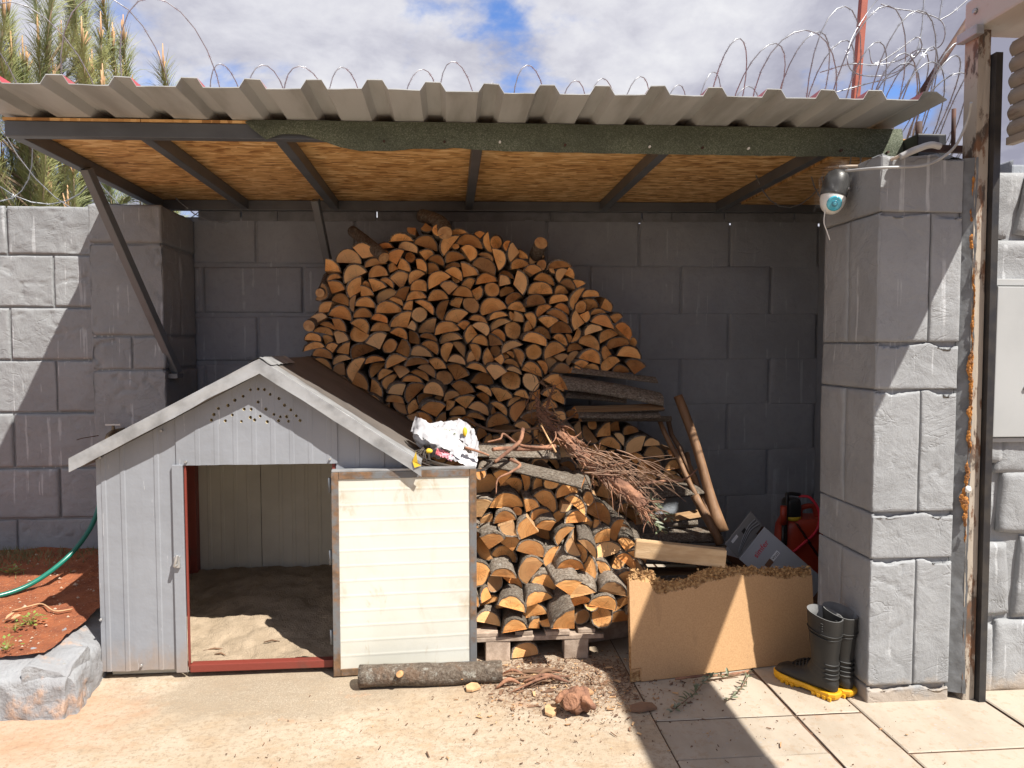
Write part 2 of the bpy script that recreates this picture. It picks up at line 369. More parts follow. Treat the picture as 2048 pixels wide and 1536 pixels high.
GREYFLAKE = plain('flaking_grey_filler', (.17, .18, .19), (.12, .125, .13), 14, .7, .5, 40)
ORANGE = plain('orange_primer_and_foam', (.50, .20, .035), (.20, .085, .03), 38, .85, 1.0, 60, .016)
GALV = plain('galvanised_razor_wire', (.36, .37, .39), (.26, .27, .29), 30, .4, 0, metal=.55)
SAND = plain('brown_sand', (.42, .33, .235), (.31, .24, .165), 9, .97, .9, 130, .012, lo=.3, hi=.7)
def mk_ground():
    """old travertine-coloured concrete with grey dust by the doorway, red soil stains and dark specks"""
    m, nt, b = newmat('dusty_pale_concrete'); v = ocoord(nt)
    cl = mix(nt, step(nt, tex(nt, v, 1.7, 8, .6), .34, .66), (.39, .31, .22), (.46, .39, .305))
    cl = mix(nt, mth(nt, 'MULTIPLY', step(nt, tex(nt, mapv(nt, v, (1, 1.8, 1), (2, 5, 0), (0, 0, .5)), 6, 10, .72), .46, .62), .65), cl, (.36, .26, .165))
    cl = mix(nt, mth(nt, 'MULTIPLY', step(nt, tex(nt, v, 38, 7, .8), .50, .60), .7), cl, (.27, .20, .135))
    sp = nn(nt, 'ShaderNodeSeparateXYZ', {0: v})
    dx = mth(nt, 'DIVIDE', mth(nt, 'SUBTRACT', sp.outputs[0], -.78), .75); dy = mth(nt, 'DIVIDE', mth(nt, 'SUBTRACT', sp.outputs[1], 3.42), .42)
    dd = mth(nt, 'SQRT', mth(nt, 'ADD', mth(nt, 'MULTIPLY', dx, dx), mth(nt, 'MULTIPLY', dy, dy)))
    dust = mth(nt, 'SUBTRACT', 1.0, step(nt, mth(nt, 'ADD', dd, mth(nt, 'MULTIPLY', mth(nt, 'SUBTRACT', tex(nt, v, 5, 9, .65), .5), 1.5)), .55, 1.05))
    dst = mth(nt, 'MULTIPLY', dust, step(nt, tex(nt, v, 150, 4, .7), .34, .56))
    cl = mix(nt, dst, cl, (.29, .235, .17))
    dx = mth(nt, 'DIVIDE', mth(nt, 'SUBTRACT', sp.outputs[0], -1.75), .55); dy = mth(nt, 'DIVIDE', mth(nt, 'SUBTRACT', sp.outputs[1], 3.15), .45)
    d2 = mth(nt, 'SQRT', mth(nt, 'ADD', mth(nt, 'MULTIPLY', dx, dx), mth(nt, 'MULTIPLY', dy, dy)))
    red = mth(nt, 'SUBTRACT', 1.0, step(nt, mth(nt, 'ADD', d2, mth(nt, 'MULTIPLY', mth(nt, 'SUBTRACT', tex(nt, v, 6, 8, .7), .5), 1.6)), .4, 1.0))
    cl = mix(nt, mth(nt, 'MULTIPLY', red, .38), cl, (.42, .21, .115))
    dx = mth(nt, 'DIVIDE', mth(nt, 'SUBTRACT', sp.outputs[0], .52), .55); dy = mth(nt, 'DIVIDE', mth(nt, 'SUBTRACT', sp.outputs[1], 3.38), .36)
    d3 = mth(nt, 'SQRT', mth(nt, 'ADD', mth(nt, 'MULTIPLY', dx, dx), mth(nt, 'MULTIPLY', dy, dy)))
    mul = mth(nt, 'SUBTRACT', 1.0, step(nt, mth(nt, 'ADD', d3, mth(nt, 'MULTIPLY', mth(nt, 'SUBTRACT', tex(nt, v, 7, 9, .7), .5), 1.5)), .45, 1.1))
    cl = mix(nt, mth(nt, 'MULTIPLY', mul, step(nt, tex(nt, v, 55, 6, .75), .40, .58)), cl, (.17, .10, .062))
    cl = mix(nt, mth(nt, 'MULTIPLY', step(nt, tex(nt, mapv(nt, v, (1, 1, 1), (9, 4, 2)), 4.0, 8, .7), .60, .70), .45), cl, (.46, .25, .14))
    cl = mix(nt, mth(nt, 'MULTIPLY', step(nt, vor(nt, v, 42), .13, .05), .6), cl, (.16, .115, .08))
    setb(nt, b, Base_Color=cl, Roughness=.88)
    n = bump(nt, b, tex(nt, v, 9, 9, .65), .5, .02); bump(nt, b, tex(nt, v, 110, 6, .7), .55, .006, n); return m
CONCRETE = mk_ground()
def mk_slab():
    m, nt, b = newmat('travertine_paving'); v, r = ocoord(nt, True)
    cl = mix(nt, step(nt, tex(nt, mapv(nt, v, (2.2, 1, 1)), 3, 9, .6), .35, .68), (.41, .35, .28), (.35, .295, .23))
    cl = mix(nt, mth(nt, 'MULTIPLY', step(nt, tex(nt, v, 22, 8, .75), .52, .64), .7), cl, (.335, .255, .18))
    cl = mix(nt, mth(nt, 'MULTIPLY', step(nt, tex(nt, v, 3.5, 8, .7), .60, .70), .45), cl, (.44, .24, .14))
    sp = mth(nt, 'MULTIPLY', step(nt, vor(nt, mapv(nt, v, (1, 1.7, 1)), 26), .22, .10), step(nt, tex(nt, v, 4, 3), .45, .6))
    cl = mix(nt, mth(nt, 'MULTIPLY', sp, .7), cl, (.33, .34, .35))
    cl = mix(nt, 1.0, cl, ramp(nt, r, [(0, .92), (1, 1.06)]), 'MULTIPLY')
    setb(nt, b, Base_Color=cl, Roughness=.8)
    bump(nt, b, tex(nt, v, 34, 8, .7), .4, .006); return m
SLAB = mk_slab()
EARTH = plain('dark_joint_earth', (.17, .095, .06), (.11, .07, .045), 20, .95, .6, 90)
def mk_soil():
    m, nt, b = newmat('red_soil'); v = ocoord(nt)
    cl = mix(nt, step(nt, tex(nt, v, 9, 9, .7), .35, .65), (.36, .115, .045), (.25, .075, .032))
    cl = mix(nt, mth(nt, 'MULTIPLY', step(nt, vor(nt, v, 55), .20, .10), .75), cl, (.52, .36, .24))
    setb(nt, b, Base_Color=cl, Roughness=.97)
    n = bump(nt, b, tex(nt, v, 30, 8, .7), .9, .03); bump(nt, b, tex(nt, v, 130, 5), .5, .006, n); return m
SOIL = mk_soil()
def mk_kerb():
    m, nt, b = newmat('grey_painted_kerb'); v = ocoord(nt)
    cl = mix(nt, step(nt, tex(nt, v, 4, 8, .65), .35, .65), (.30, .31, .325), (.25, .25, .26))
    cl = mix(nt, mth(nt, 'MULTIPLY', step(nt, tex(nt, v, 6, 9, .7), .52, .68), .7), cl, (.50, .31, .20))
    cl = mix(nt, mth(nt, 'MULTIPLY', step(nt, tex(nt, v, 14, 8, .7), .62, .70), .7), cl, (.22, .20, .13))
    setb(nt, b, Base_Color=cl, Roughness=.85)
    n = bump(nt, b, tex(nt, v, 6, 9, .65), .9, .04); bump(nt, b, tex(nt, v, 60, 5), .4, .006, n); return m
KERB = mk_kerb()
def mk_chip():
    m, nt, b = newmat('particle_board_face'); v = ocoord(nt)
    cl = mix(nt, step(nt, tex(nt, v, 160, 3), .35, .65), (.50, .305, .15), (.43, .25, .12))
    cl = mix(nt, mth(nt, 'MULTIPLY', step(nt, tex(nt, v, 2.6, 6), .45, .7), .35), cl, (.37, .215, .10))
    cl = mix(nt, mth(nt, 'MULTIPLY', step(nt, tex(nt, mapv(nt, v, (5, 5, 1.2)), 3, 6), .64, .70), .25), cl, (.26, .15, .08))
    setb(nt, b, Base_Color=cl, Roughness=.75); bump(nt, b, tex(nt, v, 220, 3), .25, .002); return m
CHIP = mk_chip()
CHIP_RAW = plain('torn_particle_board', (.50, .31, .14), (.24, .12, .045), 60, .95, 1.0, 70, .015, lo=.35, hi=.65)
PALLET = plain('weathered_pallet_wood', (.47, .37, .29), (.33, .25, .19), 4, .85, .4, 30, .006, stretch=(6, 6, 6), rand=True)
PLANK = plain('pale_sawn_plank', (.56, .40, .235), (.44, .29, .155), 3, .8, .35, 20, .006, stretch=(1, 8, 8))
HANDLE = plain('brown_wooden_handle', (.26, .145, .075), (.19, .10, .05), 3, .6, .3, 16, .004, stretch=(8, 8, 1))
STICK = plain('old_brown_stick', (.20, .115, .065), (.13, .075, .045), 6, .85, .5, 30, .006)
ROOT = plain('red_brown_vine_bark', (.34, .17, .10), (.17, .085, .055), 10, .95, 1.0, 35, .015, stretch=(1, 1, 1))
TWIG = plain('dry_brown_twigs', (.30, .185, .125), (.18, .11, .075), 14, .9, .4, 60)
BARKBIT = plain('bark_litter', (.22, .125, .075), (.11, .062, .04), 8, .95, .6, 60, .004)
CHIPWOOD = plain('wood_chips', (.56, .36, .19), (.36, .20, .10), 12, .9, .4, 40)
RUBBER = plain('dull_black_rubber', (.010, .0098, .0092), (.018, .0165, .0145), 5, .55, .15, 60, .003)
RUBBER_IN = plain('boot_lining', (.15, .15, .15), (.11, .11, .11), 20, .9, .2)
YELLOW = plain('yellow_boot_sole', (.78, .42, .012), (.62, .31, .01), 9, .45, .1)
BAG = plain('white_plastic_bag', (.50, .50, .52), (.44, .44, .46), 5, .35, .25, 25, .01, Transmission_Weight=.0, Subsurface_Weight=.0)
BAGPRINT = plain('green_bag_print', (.22, .28, .06), (.17, .22, .05), 8, .5, 0)
WIREDARK = plain('dark_tie_wire', (.075, .06, .05), (.04, .033, .028), 20, .5, 0, metal=.4)
YBIT = plain('yellow_scrap', (.75, .52, .04), (.65, .42, .03), 8, .5, .1)
PBIT = plain('red_printed_scrap', (.60, .12, .14), (.7, .3, .35), 18, .5, .1)
CARTON = plain('grey_printed_carton', (.36, .37, .39), (.33, .34, .36), 3, .5, .05)
CARTON2 = plain('dark_grey_carton_flap', (.17, .17, .17), (.23, .23, .23), 3, .45, .1, stretch=(1, 1, 1))
CARTON_BR = plain('brown_carton_board', (.16, .075, .04), (.12, .055, .03), 4, .85, .1)
REDPRINT = plain('red_print', (.66, .02, .05), (.6, .02, .04), 3, .5, 0)
BLACKPRINT = plain('black_print', (.02, .02, .02), (.03, .03, .03), 3, .5, 0)
WHITEPRINT = plain('white_print', (.8, .8, .8), (.75, .75, .75), 3, .5, 0)
TANK = plain('red_plastic_tank', (.42, .05, .022), (.34, .04, .02), 4, .4, .05)
BLACKPL = plain('black_plastic', (.018, .018, .018), (.028, .028, .028), 6, .4, .05)
WHITEPL = plain('white_plastic', (.75, .75, .72), (.7, .7, .67), 5, .3, .03)
CYAN = plain('cyan_lens_film', (.06, .42, .55), (.05, .36, .48), 20, .2, 0)
CYAN2 = plain('dark_cyan_lens_ring', (.02, .20, .29), (.02, .16, .24), 20, .2, 0)
CABLE = plain('beige_cable', (.52, .44, .36), (.42, .35, .28), 10, .6, .1)
CONDUIT = plain('grey_conduit', (.42, .43, .43), (.33, .33, .33), 10, .5, .1)
HOSE = plain('green_hose', (.012, .16, .115), (.01, .13, .095), 10, .28, .05)
BRASS = plain('dull_brass_tap', (.25, .19, .11), (.16, .12, .08), 20, .45, .3, metal=.7)
ZINC = plain('zinc_fitting', (.5, .5, .5), (.35, .35, .35), 20, .4, .2, metal=.6)
NEEDLE = plain('pine_needles', (.22, .26, .11), (.34, .34, .13), 2.5, .6, 0, lo=.35, hi=.65)
PINEBARK = plain('pine_shoot_bark', (.26, .19, .13), (.19, .14, .09), 10, .9, .6, 40)
PINEBUD = plain('pale_pine_buds', (.50, .31, .17), (.42, .25, .13), 10, .8, .3)
LEAF = plain('olive_leaves', (.13, .15, .085), (.20, .21, .15), 9, .55, .1)
WEED = plain('green_weed', (.13, .20, .035), (.22, .26, .05), 9, .6, .1)
DRYGRASS = plain('dry_grass', (.12, .13, .045), (.22, .17, .08), 5, .9, 0)
PEBBLE = plain('pale_pebbles', (.48, .36, .27), (.34, .22, .15), 3, .9, .2)
CABINET = plain('grey_metal_cabinet', (.40, .41, .41), (.36, .37, .37), 2, .45, .04)
m_, nt_, b_ = newmat('clear_plastic_wrap')
setb(nt_, b_, Base_Color=(.8, .8, .8), Roughness=.12, Alpha=.035); bump(nt_, b_, tex(nt_, ocoord(nt_), 30, 4), .6, .02)
WRAP = m_

# ------------------------------------------------------------------ ground, paving, soil bed
def struct(mb, name, mats, **kw): return tag(mb.build(name, mats, None, **kw), kind='structure')
struct(MB().grid(8, 8, lambda u, v: (lerp(-300, 300, u), lerp(-300, 300, v), -.04)), 'ground', EARTH)
def pad(u, v):
    x, y = lerp(-7, .862, u), lerp(-3, 5.6, v)
    return (x, y, .004 * fr((x, y, 0), 1.6))
p = MB().grid(70, 76, pad)
tag(p.build('concrete_pad', CONCRETE), kind='structure')
paving = thing('paving', (1.5, 2.9, -.03), None, None); tag(paving, 'pale travertine paving in front of the pillar', None, None, 'structure')
COLS = [(.868, 1.483, [-.9, -.3, .3, .87, 1.47, 2.06, 2.362, 2.662, 2.957, 3.35, 3.95, 4.55, 5.29]),
        (1.492, 1.786, [-.9, .0, .9, 1.75, 2.352, 2.957, 3.55, 4.15, 4.75, 5.29]),
        (1.795, 2.40, [-.9, -.2, .4, 1.0, 1.61, 2.02, 2.636, 3.24]), (2.409, 3.02, [-.9, .1, .7, 1.3, 1.91, 2.5, 3.1]), (3.03, 3.9, [-.9, .4, 1.3, 2.2, 3.1])]
for x0, x1, ys in COLS:
    for y0, y1 in zip(ys, ys[1:]):
        y1 -= .006; t = rnd.uniform(-.0015, .0015)
        def top(u, v, x0=x0, x1=x1, y0=y0, y1=y1, t=t):
            x, y = lerp(x0, x1, u), lerp(y0, y1, v); e = min(u * (x1 - x0), (1 - u) * (x1 - x0), v * (y1 - y0), (1 - v) * (y1 - y0))
            z = t + .0012 * fr((x, y, 3), 4)
            if e < 1e-6:
                q = .001 + .003 * abs(fr((x, y, 9), 14)); z -= .004
                x += (q if u < .5 else -q) if min(u, 1 - u) < 1e-6 else 0; y += (q if v < .5 else -q) if min(v, 1 - v) < 1e-6 else 0
                return (x, y, z)
            return (x, y, z)
        ub = [0, .012, .1, .25, .4, .55, .7, .85, .988, 1]
        s = MB(); s.grid(9, 9, lambda u, v: top(ub[round(u * 9)], ub[round(v * 9)]), smooth=False)
        s.build('slab', SLAB, paving)
MB().grid(4, 4, lambda u, v: (lerp(.86, 3.95, u), lerp(-1, 5.3, v), -.0085)).build('joint_bed', EARTH, paving)
# red soil of the planting bed
def soil(u, v):
    x, y = lerp(-6.5, -1.80, u), lerp(3.32, 4.95, v)
    z = .225 + .075 * v + .016 * fr((x, y, 0), 3, 4) + .011 * fr((x, y, 4), 11, 4) + .006 * abs(fr((x, y, 8), 32, 3))
    return (x, y, z)
struct(MB().grid(260, 110, soil), 'soil_bed', SOIL)
st = MB()
for i in range(420):
    x, y = rnd.uniform(-3.6, -1.85), rnd.uniform(3.35, 4.8); z = .225 + .075 * (y - 3.3) / 1.65; q = rnd.uniform(.003, .011) * (1.8 if rnd.random() < .05 else 1)
    a = rnd.uniform(0, 3)
    st.add([(x + q * math.cos(a), y + q * math.sin(a), z), (x - q * math.sin(a), y + q * math.cos(a), z), (x - q * math.cos(a), y - q * math.sin(a), z + .2 * q), (x + q * math.sin(a), y - q * math.cos(a), z),
            (x, y, z + q * .9)], [(0, 1, 4), (1, 2, 4), (2, 3, 4), (3, 0, 4)])
tag(st.build('gravel', PEBBLE), 'pale pebbles strewn over the red soil bed', 'gravel', None, 'stuff')

# painted concrete kerb of the bed: a front run and a return beside the doghouse, hewn and chipped
kerb = thing('kerb', (-1.9, 3.3, 0), 'rough grey painted concrete kerb holding back the red soil', 'kerb')
def kerb_run(a, b, w, ho, hi, outer, name):
    """outer: +1 or -1, the side that faces away from the soil; the top slopes down to that side"""
    a, b = Vector(a), Vector(b); d = (b - a).normalized(); sd = Vector((d.y, -d.x, 0)) * outer; L = (b - a).length; n = int(L / .018)
    prof_ = [(w / 2 + .012, -.04, 0)] + [(w / 2 + .012 * (1 - t / 9), lerp(-.02, ho - .02, t / 9), 0) for t in range(10)] + [(w / 2 - .006, ho - .004, 1)] + [(lerp(w / 2 - .02, -w / 2 + .02, t / 9), lerp(ho + .006, hi, t / 9), 1) for t in range(10)] + [(-w / 2, lerp(hi - .02, -.02, t / 4), 2) for t in range(5)] + [(-w / 2, -.04, 2)]
    rings = []
    for i in range(n + 1):
        c = a + d * (L * i / n); ring = []
        for (o, z, f) in prof_:
            p_ = c + sd * o + Vector((0, 0, z)); k = .010 * fr(p_, 2.6, 3) + .010 * fr(p_ + Vector((5, 0, 0)), 11, 4) + .005 * fr(p_, 34, 3)
            ch = .008 * min(1, max(0, (fr(p_ + Vector((2, 2, 2)), 6, 4) - .12) * 12)) * (1 if z < ho * .75 or f == 1 and o > w * .3 else 0)
            ring.append(p_ + (Vector((0, 0, k * .8 - ch)) if f == 1 else sd * (k - ch) if f == 0 else Vector()))
        rings.append(ring)
    s = MB(); s.rings(rings, cap0=True, cap1=True); return s.build(name, KERB, kerb)
kerb_run((-1.655, 3.31, 0), (-6.4, 3.33, 0), .22, .17, .228, -1, 'front_run')
kerb_run((-1.735, 3.215, 0), (-1.90, 4.65, 0), .20, .17, .232, 1, 'side_run')

# ------------------------------------------------------------------ walls of hewn blocks
def block(root, mat, o, u, n, a0, a1, z0, z1, amp=.012, g=.012, name='block', stepm=.034, seed=0, topfn=None, edge=.016, corner=(False, False)):
    """one hewn plaster block: rounded margin falling into the groove, uneven face with clefts"""
    o, u, n = Vector(o), Vector(u), Vector(n)
    a0 += 0 if corner[0] else g / 2; a1 -= 0 if corner[1] else g / 2; z0 += g / 2; z1 -= g / 2
    def bk(a, b):
        L = b - a; k = max(3, int(L / stepm)); q = [a, a + .35 * edge, a + edge]
        q += [lerp(a + edge, b - edge, i / k) for i in range(1, k)]; return q + [b - edge, b - .35 * edge, b]
    A, B = bk(a0, a1), bk(z0, z1); s = MB()
    tilt, tw = rnd.uniform(-.006, .006), rnd.uniform(-.006, .006)
    def f(i, j):
        a, z = A[i], B[j]; e = min(9 if corner[0] else i, 9 if corner[1] else len(A) - 1 - i, j, len(B) - 1 - j)
        p_ = o + u * a + Vector((0, 0, z)); h = amp * fr(p_ + Vector((seed, 0, 0)), 3.0, 5) + amp * .5 * fr(p_ + Vector((0, seed, 7)), 11, 3)
        c = noise.noise(p_ * 5.5 + Vector((0, 0, seed + 3))) + .25 * noise.noise(p_ * 19); mk_ = min(1, max(0, (noise.noise(p_ * 3.1 + Vector((9, 9, seed))) - .02) * 6)); h -= (amp * 1.5 * (1 - c / .16) * mk_) if 0 < c < .16 else 0
        h += tilt * (a - a0) / max(.1, a1 - a0) + tw * (z - z0) / max(.1, z1 - z0)
        w = .35 * amp * fr(p_ + Vector((1, 2, 3)), 9)
        if e == 0: h = -.012
        elif e == 1: h = h * .5 - .003
        q = p_ + n * h + (u * w + Vector((0, 0, w)) if e < 2 else Vector())
        if (corner[0] and i == 0) or (corner[1] and i == len(A) - 1): q = p_ + n * (.010 * fr((0, 0, z), 9) - .004 if e > 1 else -.012)
        if topfn and j > len(B) - 4: q.z += topfn(a)
        return q
    s.grid(len(A) - 1, len(B) - 1, lambda x, y: f(round(x * (len(A) - 1)), round(y * (len(B) - 1))))
    return s.build(name, mat, root)
def courses(root, mat, o, u, n, rows, joints, a0, a1, ends=(False, False), **kw):
    for i, (z0, z1) in enumerate(zip(rows, rows[1:])):
        js = [a0] + [j for j in joints[i % len(joints)] if a0 + .06 < j < a1 - .06] + [a1]
        for j0, j1 in zip(js, js[1:]): block(root, mat, o, u, n, j0, j1, z0, z1, seed=rnd.uniform(0, 90), corner=(ends[0] and j0 == a0, ends[1] and j1 == a1), **kw)
ROWS = [-.02, .10, .45, .80, 1.15, 1.49, 1.83, 2.18, 2.53]
back = thing('back_wall', (0, 5.45, 0), 'shaded grey block wall behind the woodpile under the shelter roof', 'wall')
MB().span((-3.4, 5.318, -.05), (3.4, 5.55, 2.505)).build('wall_core', W_IN, back, bevel=.01)
ev = [1.03 + .69 * k for k in range(-6, 4)]; od = [1.40 + .69 * k for k in range(-6, 4)]
courses(back, W_IN, (0, 5.30, 0), (1, 0, 0), (0, -1, 0), ROWS, [ev, od], -1.80, 3.35, amp=.006, stepm=.045, topfn=lambda a: .0115 * a)
left = thing('boundary_wall', (-3.2, 4.95, 0), 'sunlit grey block wall behind the red soil bed', 'wall')
MB().span((-6.5, 4.868, -.05), (-2.18, 5.08, 2.47)).build('wall_core', W_OUT, left, bevel=.01)
ev = [-2.50 - .69 * k for k in range(0, 6)][::-1]; od = [-2.77 - .69 * k for k in range(0, 6)][::-1]
courses(left, W_OUT, (0, 4.85, 0), (1, 0, 0), (0, -1, 0), [-.02, .14, .49, .82, 1.175, 1.51, 1.845, 2.175, 2.485], [ev, od], -5.0, -2.185, amp=.0065, stepm=.013, edge=.011)
pier = thing('wall_pier', (-1.98, 4.9, 0), 'grey block pier at the shelter corner behind the doghouse', 'pillar')
MB().span((-2.19, 4.717, -.05), (-1.79, 5.30, 2.455)).build('pier_core', W_OUT, pier, bevel=.02)
PR = [.0, .16, .66, .87, 1.451, 1.662, 2.232, 2.478]
courses(pier, W_OUT, (0, 4.70, 0), (1, 0, 0), (0, -1, 0), PR, [[], [-1.97], []], -2.207, -1.775, ends=(True, True), amp=.0085, stepm=.014, edge=.014)
courses(pier, W_OUT, (-1.775, 0, 0), (0, 1, 0), (1, 0, 0), PR, [[], [], [5.0]], 4.70, 5.285, ends=(True, False), amp=.012, stepm=.03)
courses(pier, W_OUT, (-2.207, 0, 0), (0, 1, 0), (-1, 0, 0), PR, [[]], 4.70, 4.855, ends=(True, False), amp=.006, stepm=.03)
MB().grid(14, 14, lambda u, v: (lerp(-2.205, -1.775, u), lerp(4.70, 5.3, v), 2.462 + .02 * min(1, 6 * min(u, 1 - u, v, 1 - v)) + .02 * fr((u, v, 1), 4))).build('pier_cap', W_OUT, pier)

pil = thing('gate_pillar', (2.05, 3.25, 0), 'thick grey block pillar holding the shelter roof beside the gate post', 'pillar')
MB().span((1.878, 3.048, -.05), (2.2465, 3.49, 2.41)).build('pillar_core', W_PILLAR, pil, bevel=.02)
GR = [-.02, .072, .649, .859, 1.406, 1.615, 2.181, 2.435]
courses(pil, W_PILLAR, (0, 3.03, 0), (1, 0, 0), (0, -1, 0), GR, [[], [2.075], [], [2.075], [], [2.10], []], 1.86, 2.248, ends=(True, False), amp=.0034, stepm=.011, edge=.007, g=.006, topfn=lambda a: .03 * fr((a, 0, 0), 7) - .01)
courses(pil, W_PILLAR, (1.86, 0, 0), (0, 1, 0), (-1, 0, 0), GR, [[], [3.27], [], [3.27], [], [3.27], []], 3.03, 3.50, ends=(True, False), amp=.004, stepm=.024, edge=.008, g=.006)
MB().grid(18, 18, lambda u, v: (lerp(1.862, 2.233, u), lerp(3.032, 3.5, v), 2.415 + .025 * min(1, 5 * min(u, 1 - u, v, 1 - v)) + .03 * fr((u, v, 5), 4))).build('pillar_cap', GREYFLAKE, pil)

# wall beyond the gate: irregular stones in painted plaster
stw = thing('stone_wall', (3.3, 3.2, 0), 'sunlit grey wall of irregular stones beyond the gate post', 'wall')
MB().span((2.25, 3.115, -.05), (6.2, 3.4, 2.36)).build('wall_core', W_PILLAR, stw, bevel=.01)
zs = [-.02, .33, .70, 1.05, 1.32, 1.75, 2.05, 2.385]
for r in range(len(zs) - 1):
    x = 2.255
    while x < 4.4:
        w_ = rnd.uniform(.22, .42); q = [(x, zs[r]), (x + w_, zs[r]), (x + w_, zs[r + 1]), (x, zs[r + 1])]
        q = [(max(2.255, a + rnd.uniform(-.05, .05)) if a > 2.26 else a, b + (rnd.uniform(-.05, .05) if 0 < b < 2.3 else 0)) for a, b in q]
        s = MB()
        def stf(u, v, q=q):
            uu, vv = min(max((u - .06) / .88, 0), 1), min(max((v - .06) / .88, 0), 1)
            a = lerp(lerp(q[0][0], q[1][0], uu), lerp(q[3][0], q[2][0], uu), vv); b = lerp(lerp(q[0][1], q[1][1], uu), lerp(q[3][1], q[2][1], uu), vv)
            cx, cz = (q[0][0] + q[2][0]) / 2, (q[0][1] + q[2][1]) / 2; k = .95
            a, b = cx + (a - cx) * k, cz + (b - cz) * k
            e = min(u, 1 - u, v, 1 - v); h = .028 if e > .08 else (.018 if e > .03 else -.005)
            return (a, 3.11 - h - .012 * fr((a, b, 2), 6), b)
        s.grid(16, 16, stf); s.build('stone', W_PILLAR, stw); x += w_ + .008
cabn = thing('meter_cabinet', (2.75, 3.05, 1.3), 'flat grey metal cabinet door set in the stone wall', 'cabinet')
MB().span((2.43, 3.045, 1.19), (3.1, 3.09, 1.865)).build('cabinet_door', CABINET, cabn, bevel=.004)
MB().span((2.40, 3.06, 1.165), (3.13, 3.10, 1.185)).build('bottom_rail', CABINET, cabn, bevel=.003)
MB().span((2.40, 3.06, 1.87), (3.13, 3.10, 1.90)).build('top_rail', CABINET, cabn, bevel=.003)
MB().tube([(2.575, 3.047, 1.41), (2.575, 3.036, 1.41)], .009, 12).build('keyhole', ZINC, cabn)
MB().prism([(2.60, 3.04, 1.44), (2.68, 3.04, 1.44), (2.68, 3.04, 1.52), (2.61, 3.04, 1.50)], (0, -.006, 0)).build('sticker', BLACKPRINT, cabn)

# ------------------------------------------------------------------ the shelter
def zr(x, y): return 2.660 + .0115 * x - .010 * (y - 3.1)
shel = thing('lean_to_shelter', (0, 5.2, 2.5), 'lean-to roof of ribbed metal sheet over grey steel rafters and strand board', 'shelter')
CR = [-1.82, -1.567, -1.308, -1.049, -.798, -.552, -.304, -.065, .179, .416, .652, .891, 1.144, 1.408, 1.65, 1.867, 2.123]
xs_ = [(-2.03, .02)]
for c in CR: xs_ += [(c - .054, 0), (c - .031, .036), (c + .031, .036), (c + .054, 0)]
xs_ = [q for q in xs_ if q[0] < 2.175] + ([(2.205, .004)])
fine = []
for (a, ha), (b, hb) in zip(xs_, xs_[1:]):
    k = 3 if b - a > .07 else 1
    for i in range(k): fine.append((lerp(a, b, i / k), lerp(ha, hb, i / k)))
fine.append(xs_[-1])
ys_ = [3.10 + (5.42 - 3.10) * i / 14 for i in range(15)]
s = MB(); rows_ = []
for t in (0, .0035):
    for (x, h) in fine:
        s.v += [(x, y + (.012 * fr((x, 0, 0), 1.5) if i == 0 else 0), zr(x, y) + h + t + .004 * fr((x, y, 3), 1.7) + (.005 * fr((x, 1, 0), 5) if i == 0 else 0)) for i, y in enumerate(ys_)]
n_, k_ = len(fine), len(ys_)
for t in (0, 1):
    for i in range(n_ - 1):
        for j in range(k_ - 1):
            a = t * n_ * k_ + i * k_ + j; s.f.append([a, a + 1, a + k_ + 1, a + k_] if t else [a, a + k_, a + k_ + 1, a + 1]); s.m.append(t); s.sm.append(False)
for i in range(n_ - 1):
    for j in (0, k_ - 1):
        a = i * k_ + j; b = a + n_ * k_; s.f.append([a, b, b + k_, a + k_]); s.m.append(0); s.sm.append(False)
for i in (0, n_ - 1):
    for j in range(k_ - 1):
        a = i * k_ + j; b = a + n_ * k_; s.f.append([a, a + 1, b + 1, b]); s.m.append(0); s.sm.append(False)
s.build('roof_sheet', [SHEET, SHEET_TOP], shel)
def zb(x, y, d): return zr(x, y) - d
RX = [-1.965, -1.40, -.79, .14, 1.10, 1.955]
for x0, x1 in zip([-2.0, -1.40, -.79, .14, 1.10], [-1.404, -.794, .136, 1.096, 2.19]):
    y0, y1 = 3.502, 5.31
    MB().add([(x, y, zb(x, y, d)) for d in (.018, .005) for x, y in ((x0, y0), (x1, y0), (x1, y1), (x0, y1))],
             [(0, 1, 2, 3)[::-1], (4, 5, 6, 7), (0, 1, 5, 4), (1, 2, 6, 5), (2, 3, 7, 6), (3, 0, 4, 7)]).build('strand_board', OSB, shel)
def bm_(a, b, d, w, h, name, mat):
    a = (a[0], a[1], zb(a[0], a[1], d)); b = (b[0], b[1], zb(b[0], b[1], d))
    return MB().beam(a, b, w, h).build(name, mat, shel, bevel=.004)
for x in RX: bm_((x, 3.552, 0), (x, 5.178, 0), .0525, .052, .066, 'rafter', STEEL)
bm_((-1.992, 3.525, 0), (2.24, 3.525, 0), .054, .05, .068, 'front_beam', STEEL)
bm_((-2.03, 5.205, 0), (2.80, 5.205, 0), .055, .05, .068, 'rear_beam', STEEL)
MB().beam((-1.932, 4.11, 2.548), (-1.738, 4.80, 1.432), .048, .048).build('brace', STEEL2, shel, bevel=.004)
MB().beam((-.87, 4.88, 2.552), (-.80, 5.272, 1.90), .048, .048).build('brace', STEEL2, shel, bevel=.004)
MB().span((-1.775, 4.74, 1.395), (-1.715, 4.85, 1.425)).build('brace_plate', STEEL2, shel, bevel=.003)
MB().span((2.245, 3.36, 2.44), (2.39, 3.62, 2.62)).build('beam_stub', BLACKPL, shel, bevel=.006)
